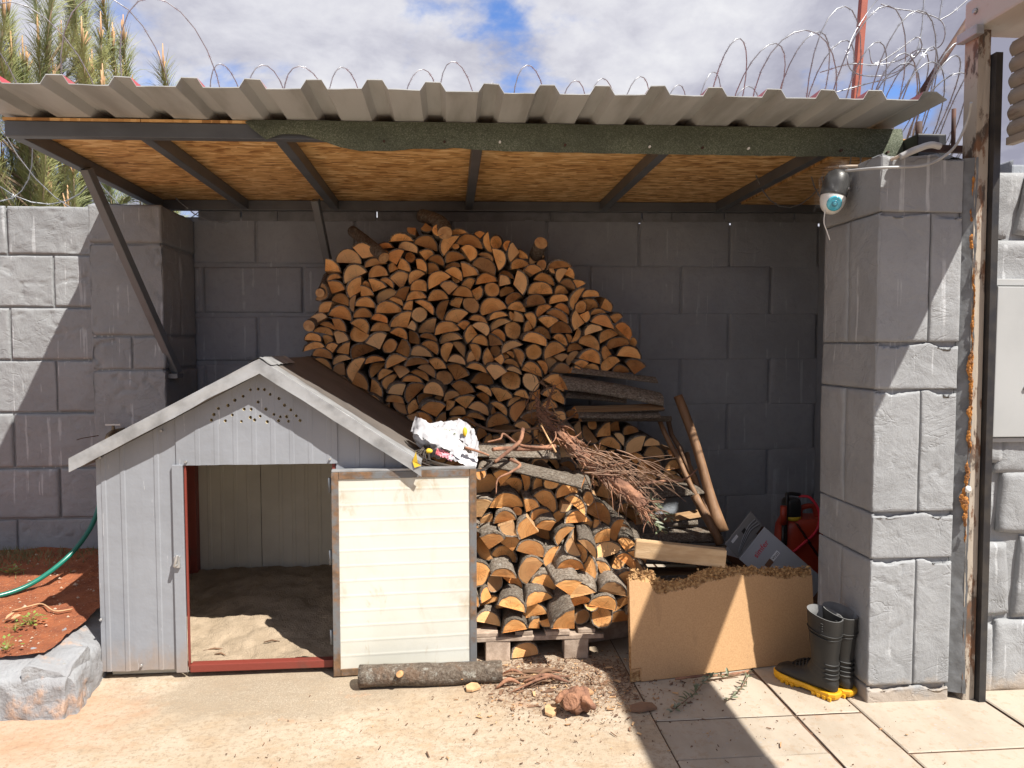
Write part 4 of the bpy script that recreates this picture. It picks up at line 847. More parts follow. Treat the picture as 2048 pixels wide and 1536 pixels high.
REAR=[(27,0.052,0.69,1.224,0.560),(18,0.073,0.67,1.160,0.504),(22,0.100,1.10,0.920,0.536),(4,0.065,5.58,1.024,0.536),(18,0.120,0.64,1.376,0.596),(14,0.064,-1.18,0.908,0.564),(29,0.054,5.18,1.104,0.608),(21,0.086,0.31,0.820,0.572),(4,0.081,6.26,1.468,0.600),(17,0.078,6.12,1.176,0.576),(17,0.115,5.16,0.948,0.620),(0,0.075,0.03,1.616,0.600),(1,0.074,-0.24,0.876,0.632),(22,0.096,4.89,1.168,0.672),(8,0.058,0.62,1.316,0.700),(21,0.079,0.24,1.132,0.652),(5,0.085,-0.03,1.516,0.648),(4,0.078,5.89,0.740,0.680),(5,0.062,-0.24,0.916,0.676),(2,0.071,2.88,0.476,0.760),(29,0.053,3.40,0.640,0.760),(11,0.072,0.25,1.480,0.700),(10,0.062,5.48,1.568,0.716),(5,0.078,0.52,0.900,0.712),(6,0.089,5.80,1.108,0.740),(17,0.075,0.46,1.064,0.688),(18,0.065,0.43,0.988,0.720),(14,0.083,5.34,0.756,0.776),(17,0.113,1.44,1.336,0.776),(10,0.088,5.48,1.336,0.772),(9,0.077,0.10,1.500,0.772),(13,0.074,0.72,0.596,0.808),(1,0.091,6.21,0.912,0.776),(5,0.088,5.64,1.128,0.796),(6,0.061,5.76,0.464,0.812),(5,0.083,1.25,1.080,0.840),(11,0.069,5.39,0.668,0.796),(14,0.093,6.07,1.364,0.848),(23,0.079,6.23,1.224,0.820),(13,0.079,0.82,0.424,0.888),(23,0.112,0.22,0.984,0.844),(8,0.073,0.04,0.768,0.872),(20,0.072,2.48,1.512,0.912),(17,0.094,4.68,0.456,0.892),(22,0.083,4.85,0.616,0.912),(17,0.113,0.92,0.228,0.880),(20,0.107,1.32,0.316,0.936),(21,0.113,0.83,1.256,0.916),(5,0.085,-0.09,0.828,0.912),(6,0.061,0.05,1.324,0.940),(6,0.080,5.99,1.044,0.932),(2,0.062,2.31,0.600,0.952),(10,0.065,5.16,0.304,0.952),(13,0.075,-0.61,0.464,0.976),(22,0.091,1.87,0.660,0.996),(17,0.089,0.05,0.712,0.920),(23,0.070,1.45,0.168,0.984),(12,0.070,2.20,0.932,1.024),(28,0.071,5.02,-0.220,1.036),(0,0.075,0.07,0.008,0.984),(2,0.058,-0.88,1.096,0.976),(4,0.074,0.90,-0.060,1.016),(2,0.083,0.05,0.696,1.000),(15,0.061,1.69,0.868,1.044),(19,0.099,0.90,1.048,1.016),(11,0.057,1.41,0.592,1.036),(11,0.075,-0.80,0.740,1.028),(18,0.107,0.05,0.364,0.988),(12,0.061,0.15,1.204,1.016),(19,0.083,1.38,0.244,1.020),(23,0.071,1.00,1.120,1.044),(6,0.065,6.05,0.100,1.036),(2,0.092,5.14,-0.196,1.088),(29,0.072,6.12,-0.336,1.092),(0,0.059,0.57,0.636,1.064),(6,0.065,-0.43,0.472,1.048),(10,0.087,0.16,0.316,1.080),(18,0.077,0.90,-0.028,1.100),(3,0.079,1.46,-0.376,1.160),(21,0.072,0.52,0.044,1.076),(3,0.064,-0.48,0.112,1.076),(11,0.071,6.05,0.164,1.108),(22,0.068,2.66,-0.216,1.168),(25,0.040,5.47,0.932,1.084),(30,0.047,5.97,-0.524,1.188),(18,0.079,2.43,-0.296,1.228),(19,0.107,0.28,0.552,1.076),(2,0.059,5.69,0.708,1.120),(7,0.062,0.09,0.052,1.144),(12,0.089,0.92,0.476,1.160),(15,0.077,-0.40,0.180,1.164),(16,0.121,0.18,-0.096,1.136),(16,0.082,1.20,-0.204,1.188),(5,0.072,-0.62,0.312,1.160),(20,0.069,0.35,0.652,1.120),(21,0.067,0.68,0.580,1.184),(10,0.066,0.10,0.652,1.188),(19,0.101,0.16,0.108,1.188),(1,0.065,-0.07,-0.360,1.224),(11,0.060,0.57,0.440,1.212),(14,0.061,0.51,-0.156,1.240),(3,0.088,6.10,-0.512,1.204),(18,0.109,5.92,0.320,1.232),(6,0.088,-0.43,0.672,1.244),(9,0.058,0.36,0.012,1.256),(10,0.061,5.51,0.212,1.236),(22,0.070,0.80,0.596,1.248),(2,0.062,6.01,0.468,1.256),(14,0.058,0.32,-0.572,1.276),(10,0.086,0.79,-0.216,1.284),(16,0.097,0.51,-0.316,1.276),(21,0.103,6.03,0.076,1.276),(8,0.071,-0.12,-0.104,1.300),(18,0.090,5.24,-0.520,1.300),(22,0.066,5.15,-0.716,1.276),(26,0.071,5.56,0.404,1.372),(25,0.067,2.19,0.528,1.364),(14,0.069,0.95,-0.376,1.356),(5,0.064,5.80,0.212,1.284),(0,0.088,-0.53,0.676,1.340),(1,0.080,5.61,-0.708,1.332),(9,0.085,-0.13,0.212,1.348),(22,0.108,5.11,-0.624,1.352),(25,0.059,6.03,-0.036,1.392),(11,0.076,6.22,-0.248,1.344),(2,0.065,0.54,-0.412,1.396),(23,0.104,6.11,0.292,1.384),(5,0.072,-0.44,-0.204,1.376),(16,0.117,5.93,0.032,1.376),(9,0.068,-0.11,0.736,1.424),(15,0.093,1.09,-0.580,1.436),(14,0.084,-0.35,0.536,1.416),(17,0.065,5.39,0.804,1.416),(7,0.068,6.24,0.932,1.420),(17,0.094,0.85,-0.668,1.412),(23,0.087,6.10,-0.324,1.392),(9,0.089,-0.76,-0.844,1.448),(15,0.066,-0.59,-0.160,1.424),(11,0.077,-0.29,0.168,1.424),(2,0.059,1.04,-0.892,1.412),(2,0.079,0.81,-0.460,1.428),(4,0.079,0.61,1.076,1.460),(15,0.057,-1.03,0.596,1.456),(14,0.067,0.00,1.140,1.416),(16,0.068,0.08,0.868,1.448),(11,0.059,-0.33,0.412,1.416),(11,0.087,0.14,-0.208,1.456),(23,0.101,6.13,1.224,1.416),(0,0.086,-0.27,0.916,1.500),(21,0.079,5.88,-0.092,1.448),(3,0.063,-0.28,0.404,1.456),(22,0.067,3.88,-0.024,1.240),(17,0.082,6.18,0.668,1.444),(2,0.086,0.43,-0.336,1.472),(11,0.074,0.18,-0.480,1.476),(1,0.060,1.01,0.832,1.508),(15,0.063,-0.22,0.040,1.488),(3,0.073,0.36,-0.688,1.480),(22,0.094,1.31,0.296,1.512),(2,0.070,5.12,0.428,1.520),(18,0.063,0.11,0.740,1.496),(17,0.067,4.70,0.288,1.512),(19,0.066,1.27,0.168,1.516),(12,0.064,5.09,0.152,1.556),(24,0.060,4.68,0.552,1.560),(26,0.039,1.13,0.300,1.568),(0,0.090,0.40,0.692,1.544),(20,0.080,1.42,1.068,1.548),(23,0.097,5.06,-0.344,1.564),(14,0.075,-0.11,-0.184,1.532),(7,0.071,1.22,0.004,1.556),(1,0.072,-0.16,-0.820,1.520),(14,0.089,0.38,-0.556,1.540),(15,0.088,-0.16,1.176,1.520),(10,0.068,-0.65,-0.132,1.576),(19,0.085,0.66,-0.648,1.548),(28,0.056,4.00,-0.384,1.600),(3,0.085,0.44,0.420,1.560),(2,0.073,-0.90,0.048,1.564),(15,0.062,0.15,0.832,1.564),(5,0.075,0.25,-0.860,1.560),(1,0.083,0.26,1.120,1.584),(8,0.075,5.90,0.924,1.604),(25,0.037,1.61,-0.932,1.496),(23,0.066,0.20,-0.744,1.560),(20,0.116,0.36,-0.444,1.580),(19,0.083,5.64,0.264,1.600),(0,0.064,-0.22,0.196,1.612),(16,0.084,5.41,-0.268,1.624),(1,0.087,-0.24,0.540,1.608),(13,0.066,2.63,-0.580,1.684),(23,0.085,5.85,-0.716,1.616),(15,0.077,0.39,1.060,1.640),(17,0.073,5.88,-0.804,1.604),(1,0.064,-0.14,-0.880,1.628),(3,0.063,4.33,0.808,1.680),(3,0.090,0.29,0.016,1.608),(28,0.036,5.24,1.224,1.624),(12,0.059,-0.52,0.724,1.628),(11,0.063,-0.25,-0.140,1.628),(16,0.092,1.42,0.180,1.672),(15,0.060,5.69,0.312,1.656),(9,0.060,5.89,-0.328,1.664),(15,0.071,5.86,0.604,1.664),(15,0.089,0.19,-0.020,1.680),(29,0.069,5.80,0.420,1.704),(4,0.075,5.57,1.136,1.684),(8,0.070,0.02,0.736,1.696),(6,0.069,0.30,0.944,1.684),(5,0.073,6.12,-0.816,1.660),(18,0.104,0.66,-0.108,1.688),(17,0.066,5.03,-0.276,1.716),(15,0.069,6.27,-0.448,1.692),(19,0.065,1.32,0.544,1.716),(7,0.065,5.67,0.192,1.696),(11,0.061,5.92,-0.788,1.704),(21,0.075,5.59,-0.720,1.704),(18,0.114,0.61,-0.276,1.720),(20,0.066,0.14,0.096,1.704),(0,0.073,-0.59,-0.584,1.712),(3,0.081,0.46,0.344,1.712),(2,0.092,-0.29,0.996,1.720),(22,0.107,1.47,0.888,1.760),(18,0.089,6.23,0.644,1.720),(1,0.059,-0.27,-0.448,1.752),(3,0.090,-0.44,0.696,1.760),(3,0.072,-0.27,0.184,1.740),(21,0.101,0.32,0.060,1.752),(0,0.086,-0.24,-0.704,1.780),(17,0.074,4.53,0.848,1.800),(26,0.055,3.40,-0.196,1.804),(14,0.064,5.30,0.516,1.760),(10,0.067,0.00,-0.556,1.784),(1,0.070,0.51,-0.828,1.744),(11,0.071,0.26,0.320,1.764),(20,0.075,6.25,1.092,1.748),(20,0.079,5.41,0.420,1.764),(15,0.076,1.26,-0.020,1.828),(12,0.087,0.07,-0.392,1.816),(8,0.090,0.29,0.288,1.836),(11,0.061,0.14,0.984,1.796),(5,0.078,5.66,-0.172,1.824),(15,0.058,5.82,0.736,1.832),(10,0.067,6.11,0.440,1.832),(29,0.047,4.64,0.864,1.856),(17,0.063,1.48,0.904,0.884),(25,0.061,2.45,0.140,1.868),(6,0.065,0.66,0.628,1.820),(20,0.099,5.85,0.916,1.832),(21,0.074,0.63,-0.772,1.820),(10,0.069,-0.08,-0.540,1.852),(4,0.074,0.16,0.564,1.872),(5,0.060,-0.40,-0.352,1.864),(20,0.066,0.71,-0.240,1.832),(5,0.059,1.44,-0.588,1.872),(8,0.062,5.97,-0.704,1.884),(11,0.094,1.06,0.876,1.900),(20,0.084,5.17,1.000,1.848),(23,0.075,0.44,0.064,1.852),(15,0.067,0.14,-0.216,1.896),(9,0.069,-0.11,0.084,1.924),(1,0.069,0.18,0.720,1.880),(9,0.070,0.13,-0.076,1.900),(1,0.059,0.05,0.924,1.916),(1,0.080,0.52,-0.400,1.900),(4,0.058,0.58,0.424,1.900),(22,0.079,5.62,-0.560,1.916),(22,0.084,0.43,-0.280,1.900),(23,0.082,4.45,0.144,1.960),(21,0.097,1.06,-0.564,1.956),(31,0.054,3.68,0.280,1.972),(10,0.065,4.27,-0.824,1.944),(14,0.067,0.10,0.744,1.944),(4,0.058,0.43,0.388,1.948),(4,0.088,0.02,0.596,1.944),(23,0.088,6.26,-0.004,1.932),(21,0.105,4.96,0.416,2.000),(19,0.095,5.86,-0.488,1.948),(20,0.096,5.84,-0.752,1.936),(13,0.058,-0.07,-0.196,1.972),(3,0.058,5.71,-0.408,1.984),(6,0.058,-0.42,0.776,1.992),(17,0.121,0.21,-0.304,1.968),(9,0.085,0.53,-0.064,2.004),(20,0.082,0.35,0.140,1.972),(15,0.077,-0.26,0.620,2.016),(6,0.077,0.16,0.244,2.012),(0,0.091,0.50,-0.600,2.040),(9,0.063,0.63,-0.208,2.032),(17,0.084,5.63,0.328,1.988),(19,0.102,5.67,0.092,2.048),(3,0.060,0.21,-0.736,2.012),(9,0.064,-0.52,0.024,2.052),(19,0.062,6.01,0.844,1.984),(8,0.069,0.10,-0.456,2.056),(0,0.060,0.99,0.748,2.060),(22,0.094,5.49,-0.776,2.068),(17,0.083,5.73,-0.132,2.064),(3,0.060,5.98,0.372,2.044),(4,0.086,5.92,0.224,2.096),(21,0.070,5.41,-0.204,2.096),(22,0.067,5.08,0.760,2.068),(22,0.086,5.25,-0.332,2.096),(21,0.069,0.00,0.536,2.056),(17,0.067,1.34,-0.328,2.096),(11,0.089,0.11,0.724,2.088),(11,0.081,0.19,-0.472,2.100),(5,0.058,0.10,0.028,2.096),(9,0.075,5.01,0.296,2.160),(8,0.085,-0.05,-0.648,2.148),(26,0.039,0.93,0.604,2.132),(12,0.068,0.21,0.460,2.112),(10,0.056,5.92,-0.084,2.136),(22,0.103,0.31,-0.332,2.124),(14,0.072,0.26,0.040,2.152),(5,0.059,-0.39,0.232,2.160),(21,0.104,5.98,-0.552,2.160),(28,0.042,2.47,-0.256,2.180),(22,0.066,6.20,-0.432,2.164),(18,0.085,1.47,0.448,2.200),(0,0.066,0.60,0.584,2.164),(19,0.064,5.53,0.456,2.172),(20,0.079,6.17,-0.152,2.152),(13,0.059,-0.96,0.120,2.196),(1,0.074,-0.22,-0.272,2.208),(2,0.092,0.89,0.024,2.232),(15,0.094,-0.17,0.124,2.240),(3,0.067,0.15,-0.412,2.208),(5,0.073,1.82,0.284,2.284),(10,0.087,5.98,-0.156,2.240),(26,0.046,4.53,0.304,2.276),(11,0.084,0.04,-0.308,2.256),(31,0.044,4.05,-0.068,2.332),(11,0.066,0.19,0.064,2.304),(27,0.022,5.78,1.076,0.844),(10,0.033,2.43,-0.844,1.444),(14,0.033,5.90,-0.536,1.984),(23,0.058,3.29,-0.152,2.388),(23,0.040,5.76,0.360,1.516),(6,0.032,2.65,0.044,2.040),(9,0.038,1.19,0.376,2.240),(22,0.043,1.23,0.300,1.172),(6,0.035,5.62,0.396,1.536),(28,0.025,3.36,0.040,2.240),(20,0.061,2.33,-0.216,2.360),(10,0.036,5.14,0.776,1.648),(22,0.050,4.05,0.716,0.664),(23,0.051,0.08,0.200,2.300),(16,0.043,0.29,-0.064,1.244),(18,0.043,1.83,0.424,1.804),(16,0.037,2.57,0.680,2.108)]
REAR_HID=[(21,0.110,5.92,1.168,-0.008),(27,0.066,6.03,1.032,0.056),(15,0.083,6.13,0.892,0.004),(20,0.072,0.49,0.808,-0.004),(13,0.062,-0.70,0.688,0.040),(8,0.088,6.16,0.568,0.020),(29,0.072,1.08,0.424,0.064),(27,0.041,2.77,0.324,0.032),(2,0.069,0.53,0.248,0.016),(15,0.093,6.04,0.080,0.012),(20,0.106,0.17,-0.044,-0.008),(26,0.052,3.40,-0.168,0.048),(13,0.093,-0.06,-0.304,0.028),(7,0.066,-0.18,-0.456,0.008),(7,0.067,0.02,-0.580,0.000),(30,0.074,2.28,-0.704,0.064),(16,0.091,0.20,-0.400,0.052),(30,0.064,1.70,-0.836,0.056),(10,0.086,6.19,0.284,0.076),(18,0.106,5.74,-0.624,0.064),(6,0.086,0.17,0.832,0.072),(1,0.093,-0.43,0.104,0.084),(5,0.076,-0.23,1.196,0.076),(20,0.116,1.25,1.024,0.120),(17,0.064,0.56,-0.904,-0.004),(19,0.091,0.58,0.748,0.088),(6,0.068,4.94,-0.536,0.128),(3,0.070,0.18,-0.064,0.076),(15,0.094,0.50,-0.136,0.108),(9,0.072,0.59,-0.904,0.084),(5,0.071,-0.66,0.572,0.096),(21,0.071,4.91,-0.820,0.132),(15,0.077,5.47,-0.044,0.144),(14,0.060,5.69,-0.596,0.160),(7,0.083,5.50,1.044,0.136),(14,0.079,5.96,0.456,0.116),(6,0.073,6.24,0.836,0.148),(25,0.048,0.65,1.228,0.188),(20,0.068,5.39,-0.292,0.124),(30,0.036,5.54,-0.324,0.152),(7,0.061,0.56,0.688,0.152),(9,0.072,0.61,-0.684,0.168),(9,0.072,0.63,0.252,0.160),(14,0.090,-0.49,0.100,0.180),(27,0.036,5.56,-0.440,0.168),(14,0.062,0.09,-0.872,0.152),(23,0.120,5.24,0.520,0.184),(0,0.065,5.13,0.328,0.172),(2,0.091,0.60,-0.316,0.180),(23,0.104,5.85,-0.216,0.176),(16,0.066,0.51,0.508,0.192),(23,0.069,2.38,1.176,0.220),(1,0.091,-0.25,-0.840,0.196),(2,0.071,6.05,1.044,0.204),(28,0.053,4.31,-0.088,0.252),(19,0.079,4.59,0.860,0.236),(5,0.067,-0.11,-0.640,0.212),(1,0.064,0.85,0.452,0.220),(7,0.072,5.34,0.704,0.228),(1,0.085,0.06,1.188,0.216),(3,0.060,0.91,-0.376,0.228),(10,0.092,5.62,-0.548,0.224),(3,0.079,6.03,0.312,0.216),(18,0.089,1.02,0.872,0.244),(27,0.038,1.76,0.192,0.248),(23,0.102,0.71,-0.256,0.264),(18,0.090,5.95,-0.756,0.240),(10,0.067,0.50,1.000,0.260),(17,0.113,6.20,0.004,0.204),(6,0.078,0.13,0.240,0.284),(11,0.074,0.96,-0.888,0.248),(6,0.093,5.69,0.444,0.296),(25,0.068,2.98,-0.164,0.328),(3,0.058,1.23,-0.408,0.276),(5,0.093,-0.12,1.184,0.272),(5,0.077,4.76,0.848,0.324),(11,0.080,5.24,0.592,0.256),(5,0.073,5.81,0.084,0.268),(22,0.068,5.54,0.368,0.276),(21,0.097,0.01,-0.644,0.276),(2,0.092,0.66,0.740,0.324),(14,0.059,3.78,0.740,0.344),(1,0.070,-0.08,0.988,0.316),(10,0.062,-0.15,1.208,0.356),(11,0.071,0.69,-0.336,0.308),(4,0.090,0.45,0.020,0.336),(20,0.091,5.68,-0.948,0.308),(6,0.082,0.51,-0.416,0.332),(20,0.082,0.59,0.648,0.332),(0,0.057,5.20,0.516,0.344),(20,0.083,6.04,-0.836,0.304),(6,0.068,-0.08,0.236,0.352),(15,0.059,4.50,0.812,0.380),(6,0.057,0.50,-0.708,0.352),(3,0.062,0.17,-0.232,0.352),(5,0.071,1.05,1.128,0.332),(6,0.067,5.75,-0.568,0.336),(14,0.066,-0.20,1.012,0.376),(3,0.071,0.74,0.380,0.340),(11,0.061,3.62,0.104,0.396),(1,0.067,0.31,-0.596,0.388),(9,0.066,1.34,-0.064,0.400),(14,0.064,-0.37,-0.192,0.396),(2,0.073,0.63,-0.448,0.396),(0,0.071,0.52,0.164,0.408),(18,0.092,0.07,0.312,0.376),(23,0.064,4.56,0.888,0.404),(1,0.069,0.25,-0.816,0.380),(26,0.048,3.86,-0.316,0.420),(21,0.118,6.17,0.564,0.384),(11,0.080,-0.13,0.744,0.384),(6,0.079,5.69,1.192,0.436),(17,0.080,0.56,-0.660,0.396),(17,0.088,1.50,1.152,0.432),(0,0.079,6.03,0.020,0.428),(17,0.076,2.14,-0.864,0.452),(20,0.067,5.75,0.416,0.384),(22,0.086,6.24,-0.132,0.420),(11,0.081,-0.05,-0.840,0.428),(17,0.089,5.53,-0.636,0.444),(27,0.054,1.52,0.880,0.464),(3,0.060,5.71,0.768,0.436),(0,0.074,5.71,0.992,0.460),(3,0.063,4.86,-0.296,0.460),(5,0.084,4.89,-0.428,0.476),(28,0.062,1.23,0.444,0.504),(7,0.088,-0.34,-0.496,0.480),(23,0.086,5.35,0.308,0.468),(8,0.059,5.32,-0.768,0.480),(15,0.076,0.48,-0.164,0.484),(20,0.095,5.73,0.216,0.444),(20,0.107,5.91,0.092,0.456),(29,0.051,3.22,0.676,0.492),(6,0.082,-0.41,0.748,0.504),(2,0.073,0.13,0.564,0.496),(25,0.056,5.10,-0.676,0.528),(7,0.077,-0.88,-0.092,0.524),(19,0.070,1.13,0.060,0.528),(9,0.059,-0.23,-0.864,0.512),(20,0.080,0.16,0.640,0.524),(0,0.061,0.72,-0.296,0.512),(9,0.070,5.96,0.244,0.536),(11,0.062,0.67,0.440,0.540),(5,0.072,5.65,-0.648,0.540),(3,0.087,0.56,-0.164,0.540),(11,0.072,0.13,0.124,0.540),(16,0.088,1.12,-0.488,0.572),(26,0.056,3.98,0.348,0.604),(9,0.064,6.06,-0.788,0.552),(14,0.091,1.04,-0.308,0.604),(5,0.083,5.09,0.444,0.596),(1,0.071,0.63,-0.884,0.552),(23,0.087,6.02,0.564,0.572),(9,0.058,6.06,-0.048,0.588),(22,0.098,0.15,0.060,0.576),(11,0.082,0.27,-0.228,0.584),(11,0.071,5.19,-0.772,0.612),(17,0.081,6.10,-0.468,0.564),(11,0.092,5.95,0.204,0.592),(7,0.073,-0.33,-0.644,0.612),(16,0.101,5.37,0.628,0.612),(28,0.036,4.19,-0.936,0.488),(1,0.060,0.34,-0.896,0.612),(17,0.067,1.22,0.468,0.608),(11,0.089,6.03,-0.172,0.620),(7,0.069,0.12,0.568,0.664),(6,0.070,0.22,-0.004,0.652),(17,0.076,5.19,-0.844,0.624),(13,0.072,6.14,-0.452,0.664),(14,0.081,-0.63,0.236,0.668),(10,0.089,5.77,-0.608,0.680),(16,0.080,5.49,0.308,0.664),(15,0.063,5.17,0.368,0.700),(18,0.093,5.52,-0.916,0.676),(17,0.064,0.84,0.124,0.668),(11,0.065,0.32,-0.316,0.668),(14,0.086,6.18,-0.752,0.680),(0,0.060,0.67,-0.212,0.708),(17,0.068,4.33,-0.132,0.716),(3,0.077,-0.27,0.476,0.724),(6,0.072,0.96,0.188,0.720),(6,0.076,0.50,-0.456,0.732),(7,0.089,0.07,0.024,0.720),(9,0.066,0.77,-0.336,0.744),(27,0.063,1.63,-0.112,0.784),(19,0.092,6.15,-0.692,0.728),(22,0.071,5.47,0.272,0.744),(5,0.078,0.85,-0.768,0.764),(22,0.118,0.13,-0.532,0.748),(20,0.114,5.38,-0.284,0.776),(17,0.064,6.08,0.112,0.744),(16,0.082,5.86,0.340,0.756),(20,0.063,0.40,-0.856,0.752),(3,0.092,5.69,0.184,0.780),(18,0.116,6.12,-0.404,0.784),(11,0.075,0.56,0.024,0.792),(14,0.082,-0.32,-0.704,0.820),(20,0.099,6.13,0.276,0.808),(19,0.100,0.23,-0.048,0.816),(5,0.068,0.36,-0.884,0.788),(4,0.058,0.60,-0.572,0.856),(1,0.069,-0.07,0.056,0.852),(15,0.079,-0.61,-0.356,0.880),(22,0.108,0.09,-0.812,0.820),(3,0.057,6.06,0.112,0.796),(5,0.081,5.22,-0.228,0.868),(7,0.079,6.13,-0.748,0.916),(5,0.069,0.54,-0.076,0.888),(22,0.073,3.81,-0.948,0.908),(3,0.079,-0.70,-0.556,0.884),(5,0.088,6.02,0.032,0.900),(28,0.071,3.32,-0.888,0.960),(20,0.079,1.06,-0.408,0.904),(22,0.063,5.52,-0.276,0.880),(15,0.083,-0.27,-0.332,0.948),(17,0.085,5.08,-0.208,0.944),(0,0.064,5.08,-0.664,0.928),(18,0.122,6.07,-0.512,0.944),(5,0.081,-0.17,-0.628,0.956),(10,0.064,0.05,-0.772,0.992),(0,0.071,0.03,-0.660,1.032),(3,0.077,5.59,-0.456,1.024),(2,0.072,0.80,-0.532,1.084),(29,0.039,3.35,-0.852,1.048),(11,0.065,-0.29,-0.800,1.048),(11,0.059,0.75,-0.884,1.040),(3,0.083,0.14,-0.664,1.080),(6,0.067,-0.33,-0.812,1.112),(22,0.072,1.10,-0.860,1.108),(12,0.065,5.01,-0.628,1.196),(16,0.098,5.42,-0.720,1.172),(28,0.055,5.69,-0.764,1.208),(17,0.095,1.04,-0.804,1.184),(18,0.068,5.07,-0.964,1.196),(19,0.080,0.55,-0.724,1.248),(19,0.120,6.00,-0.884,1.244),(5,0.094,-0.21,-0.840,1.320),(5,0.059,4.67,-0.980,0.696),(1,0.036,1.16,1.120,0.272),(20,0.045,5.98,0.188,0.580),(22,0.047,4.69,0.320,0.312),(20,0.043,1.83,0.988,0.464),(6,0.034,-0.04,-0.108,-0.004),(9,0.040,5.84,-0.268,0.184),(6,0.038,6.25,0.004,-0.004),(7,0.035,5.26,0.020,0.180),(11,0.037,4.19,1.080,0.036)]
FRONT=[(24,0.058,2.49,0.768,0.204),(9,0.071,0.01,0.876,0.152),(24,0.046,6.10,0.672,0.192),(2,0.061,4.00,0.568,0.204),(3,0.059,-0.02,1.004,0.136),(1,0.060,3.34,0.504,0.208),(17,0.069,0.73,0.452,0.148),(0,0.069,0.14,0.320,0.156),(15,0.070,-0.31,0.180,0.164),(16,0.119,0.72,0.112,0.152),(0,0.079,6.09,0.972,0.200),(8,0.062,0.39,0.428,0.224),(19,0.113,0.84,0.600,0.216),(11,0.089,0.53,0.916,0.224),(11,0.073,0.08,0.296,0.204),(5,0.071,0.46,0.204,0.228),(7,0.073,6.11,0.768,0.260),(1,0.061,0.46,0.660,0.264),(6,0.073,-0.26,0.300,0.268),(14,0.077,0.22,0.448,0.284),(1,0.077,6.07,0.972,0.288),(18,0.069,5.13,0.080,0.292),(2,0.074,0.31,0.668,0.316),(20,0.065,1.18,0.208,0.304),(14,0.083,-0.30,0.820,0.320),(6,0.065,-0.69,0.312,0.340),(6,0.075,-0.34,0.480,0.340),(19,0.095,0.17,0.596,0.344),(26,0.048,4.22,0.228,0.364),(20,0.091,6.25,0.908,0.336),(30,0.067,0.74,0.140,0.416),(13,0.077,0.87,0.420,0.420),(16,0.075,5.26,0.968,0.368),(5,0.068,0.01,0.272,0.388),(18,0.097,4.85,0.672,0.416),(16,0.068,5.70,0.772,0.408),(9,0.074,0.01,0.612,0.436),(1,0.063,-0.65,0.912,0.436),(12,0.079,1.18,0.092,0.472),(12,0.075,5.85,0.276,0.464),(9,0.067,1.17,0.544,0.468),(12,0.081,0.16,0.824,0.488),(11,0.067,5.00,0.648,0.504),(4,0.079,-0.32,0.412,0.508),(4,0.067,2.02,0.188,0.540),(9,0.060,5.57,0.972,0.468),(0,0.058,2.03,0.644,0.560),(23,0.080,0.29,0.324,0.524),(11,0.073,5.44,0.676,0.540),(23,0.068,6.21,0.924,0.508),(2,0.082,-0.40,0.472,0.548),(19,0.089,0.40,0.080,0.548),(16,0.087,0.83,0.828,0.564),(20,0.101,6.09,0.200,0.540),(3,0.074,0.93,0.620,0.580),(1,0.071,1.35,0.900,0.612),(3,0.076,0.25,0.088,0.616),(17,0.073,0.52,0.748,0.592),(17,0.115,1.33,0.456,0.632),(16,0.078,0.40,0.512,0.624),(5,0.077,0.95,0.604,0.640),(20,0.081,2.68,0.320,0.680),(11,0.069,-0.64,0.932,0.556),(21,0.116,0.54,0.168,0.692),(8,0.073,5.77,0.780,0.684),(2,0.074,0.09,0.672,0.644),(16,0.075,0.85,0.220,0.640),(0,0.064,0.16,0.284,0.672),(3,0.075,-0.58,0.644,0.720),(14,0.060,0.32,0.472,0.688),(9,0.091,-0.02,0.292,0.740),(12,0.082,5.55,0.488,0.752),(17,0.082,5.83,0.396,0.720),(10,0.067,0.20,0.620,0.796),(13,0.083,0.05,0.180,0.828),(10,0.065,5.48,0.328,0.832),(17,0.064,3.43,0.860,0.484),(11,0.072,4.95,0.364,0.864),(20,0.066,0.96,0.492,0.840),(28,0.046,0.10,0.532,0.864),(28,0.037,1.89,0.728,0.780),(17,0.089,6.22,0.268,0.856),(12,0.039,4.18,0.112,0.612),(16,0.050,3.64,0.588,0.764),(28,0.025,3.18,0.352,0.720),(19,0.042,3.76,0.760,0.668),(11,0.037,5.18,0.060,0.360),(17,0.065,4.98,0.304,0.932),(26,0.028,4.55,0.156,0.932),(23,0.040,3.20,0.284,0.872),(11,0.037,2.93,0.712,0.280)]
FRONT_HID=[(29,0.046,4.51,-0.044,0.192),(7,0.073,5.22,-0.160,0.204),(15,0.061,0.47,0.044,0.240),(17,0.106,6.16,-0.076,0.212),(29,0.068,5.06,0.008,0.356),(7,0.073,0.07,-0.112,0.320),(2,0.064,0.62,-0.128,0.380),(1,0.065,1.15,-0.016,0.428),(16,0.114,0.76,-0.072,0.444),(3,0.072,0.59,0.012,0.500),(6,0.059,0.42,-0.132,0.532),(17,0.119,0.42,-0.004,0.560),(9,0.065,0.71,-0.128,0.612),(23,0.115,5.53,-0.056,0.680),(31,0.049,6.27,-0.108,0.720),(19,0.080,5.86,0.028,0.760),(6,0.086,3.71,0.044,0.920),(11,0.066,3.89,-0.120,0.828),(17,0.054,0.97,-0.140,0.152),(16,0.045,2.94,-0.156,0.320),(17,0.042,5.08,-0.036,0.800)]

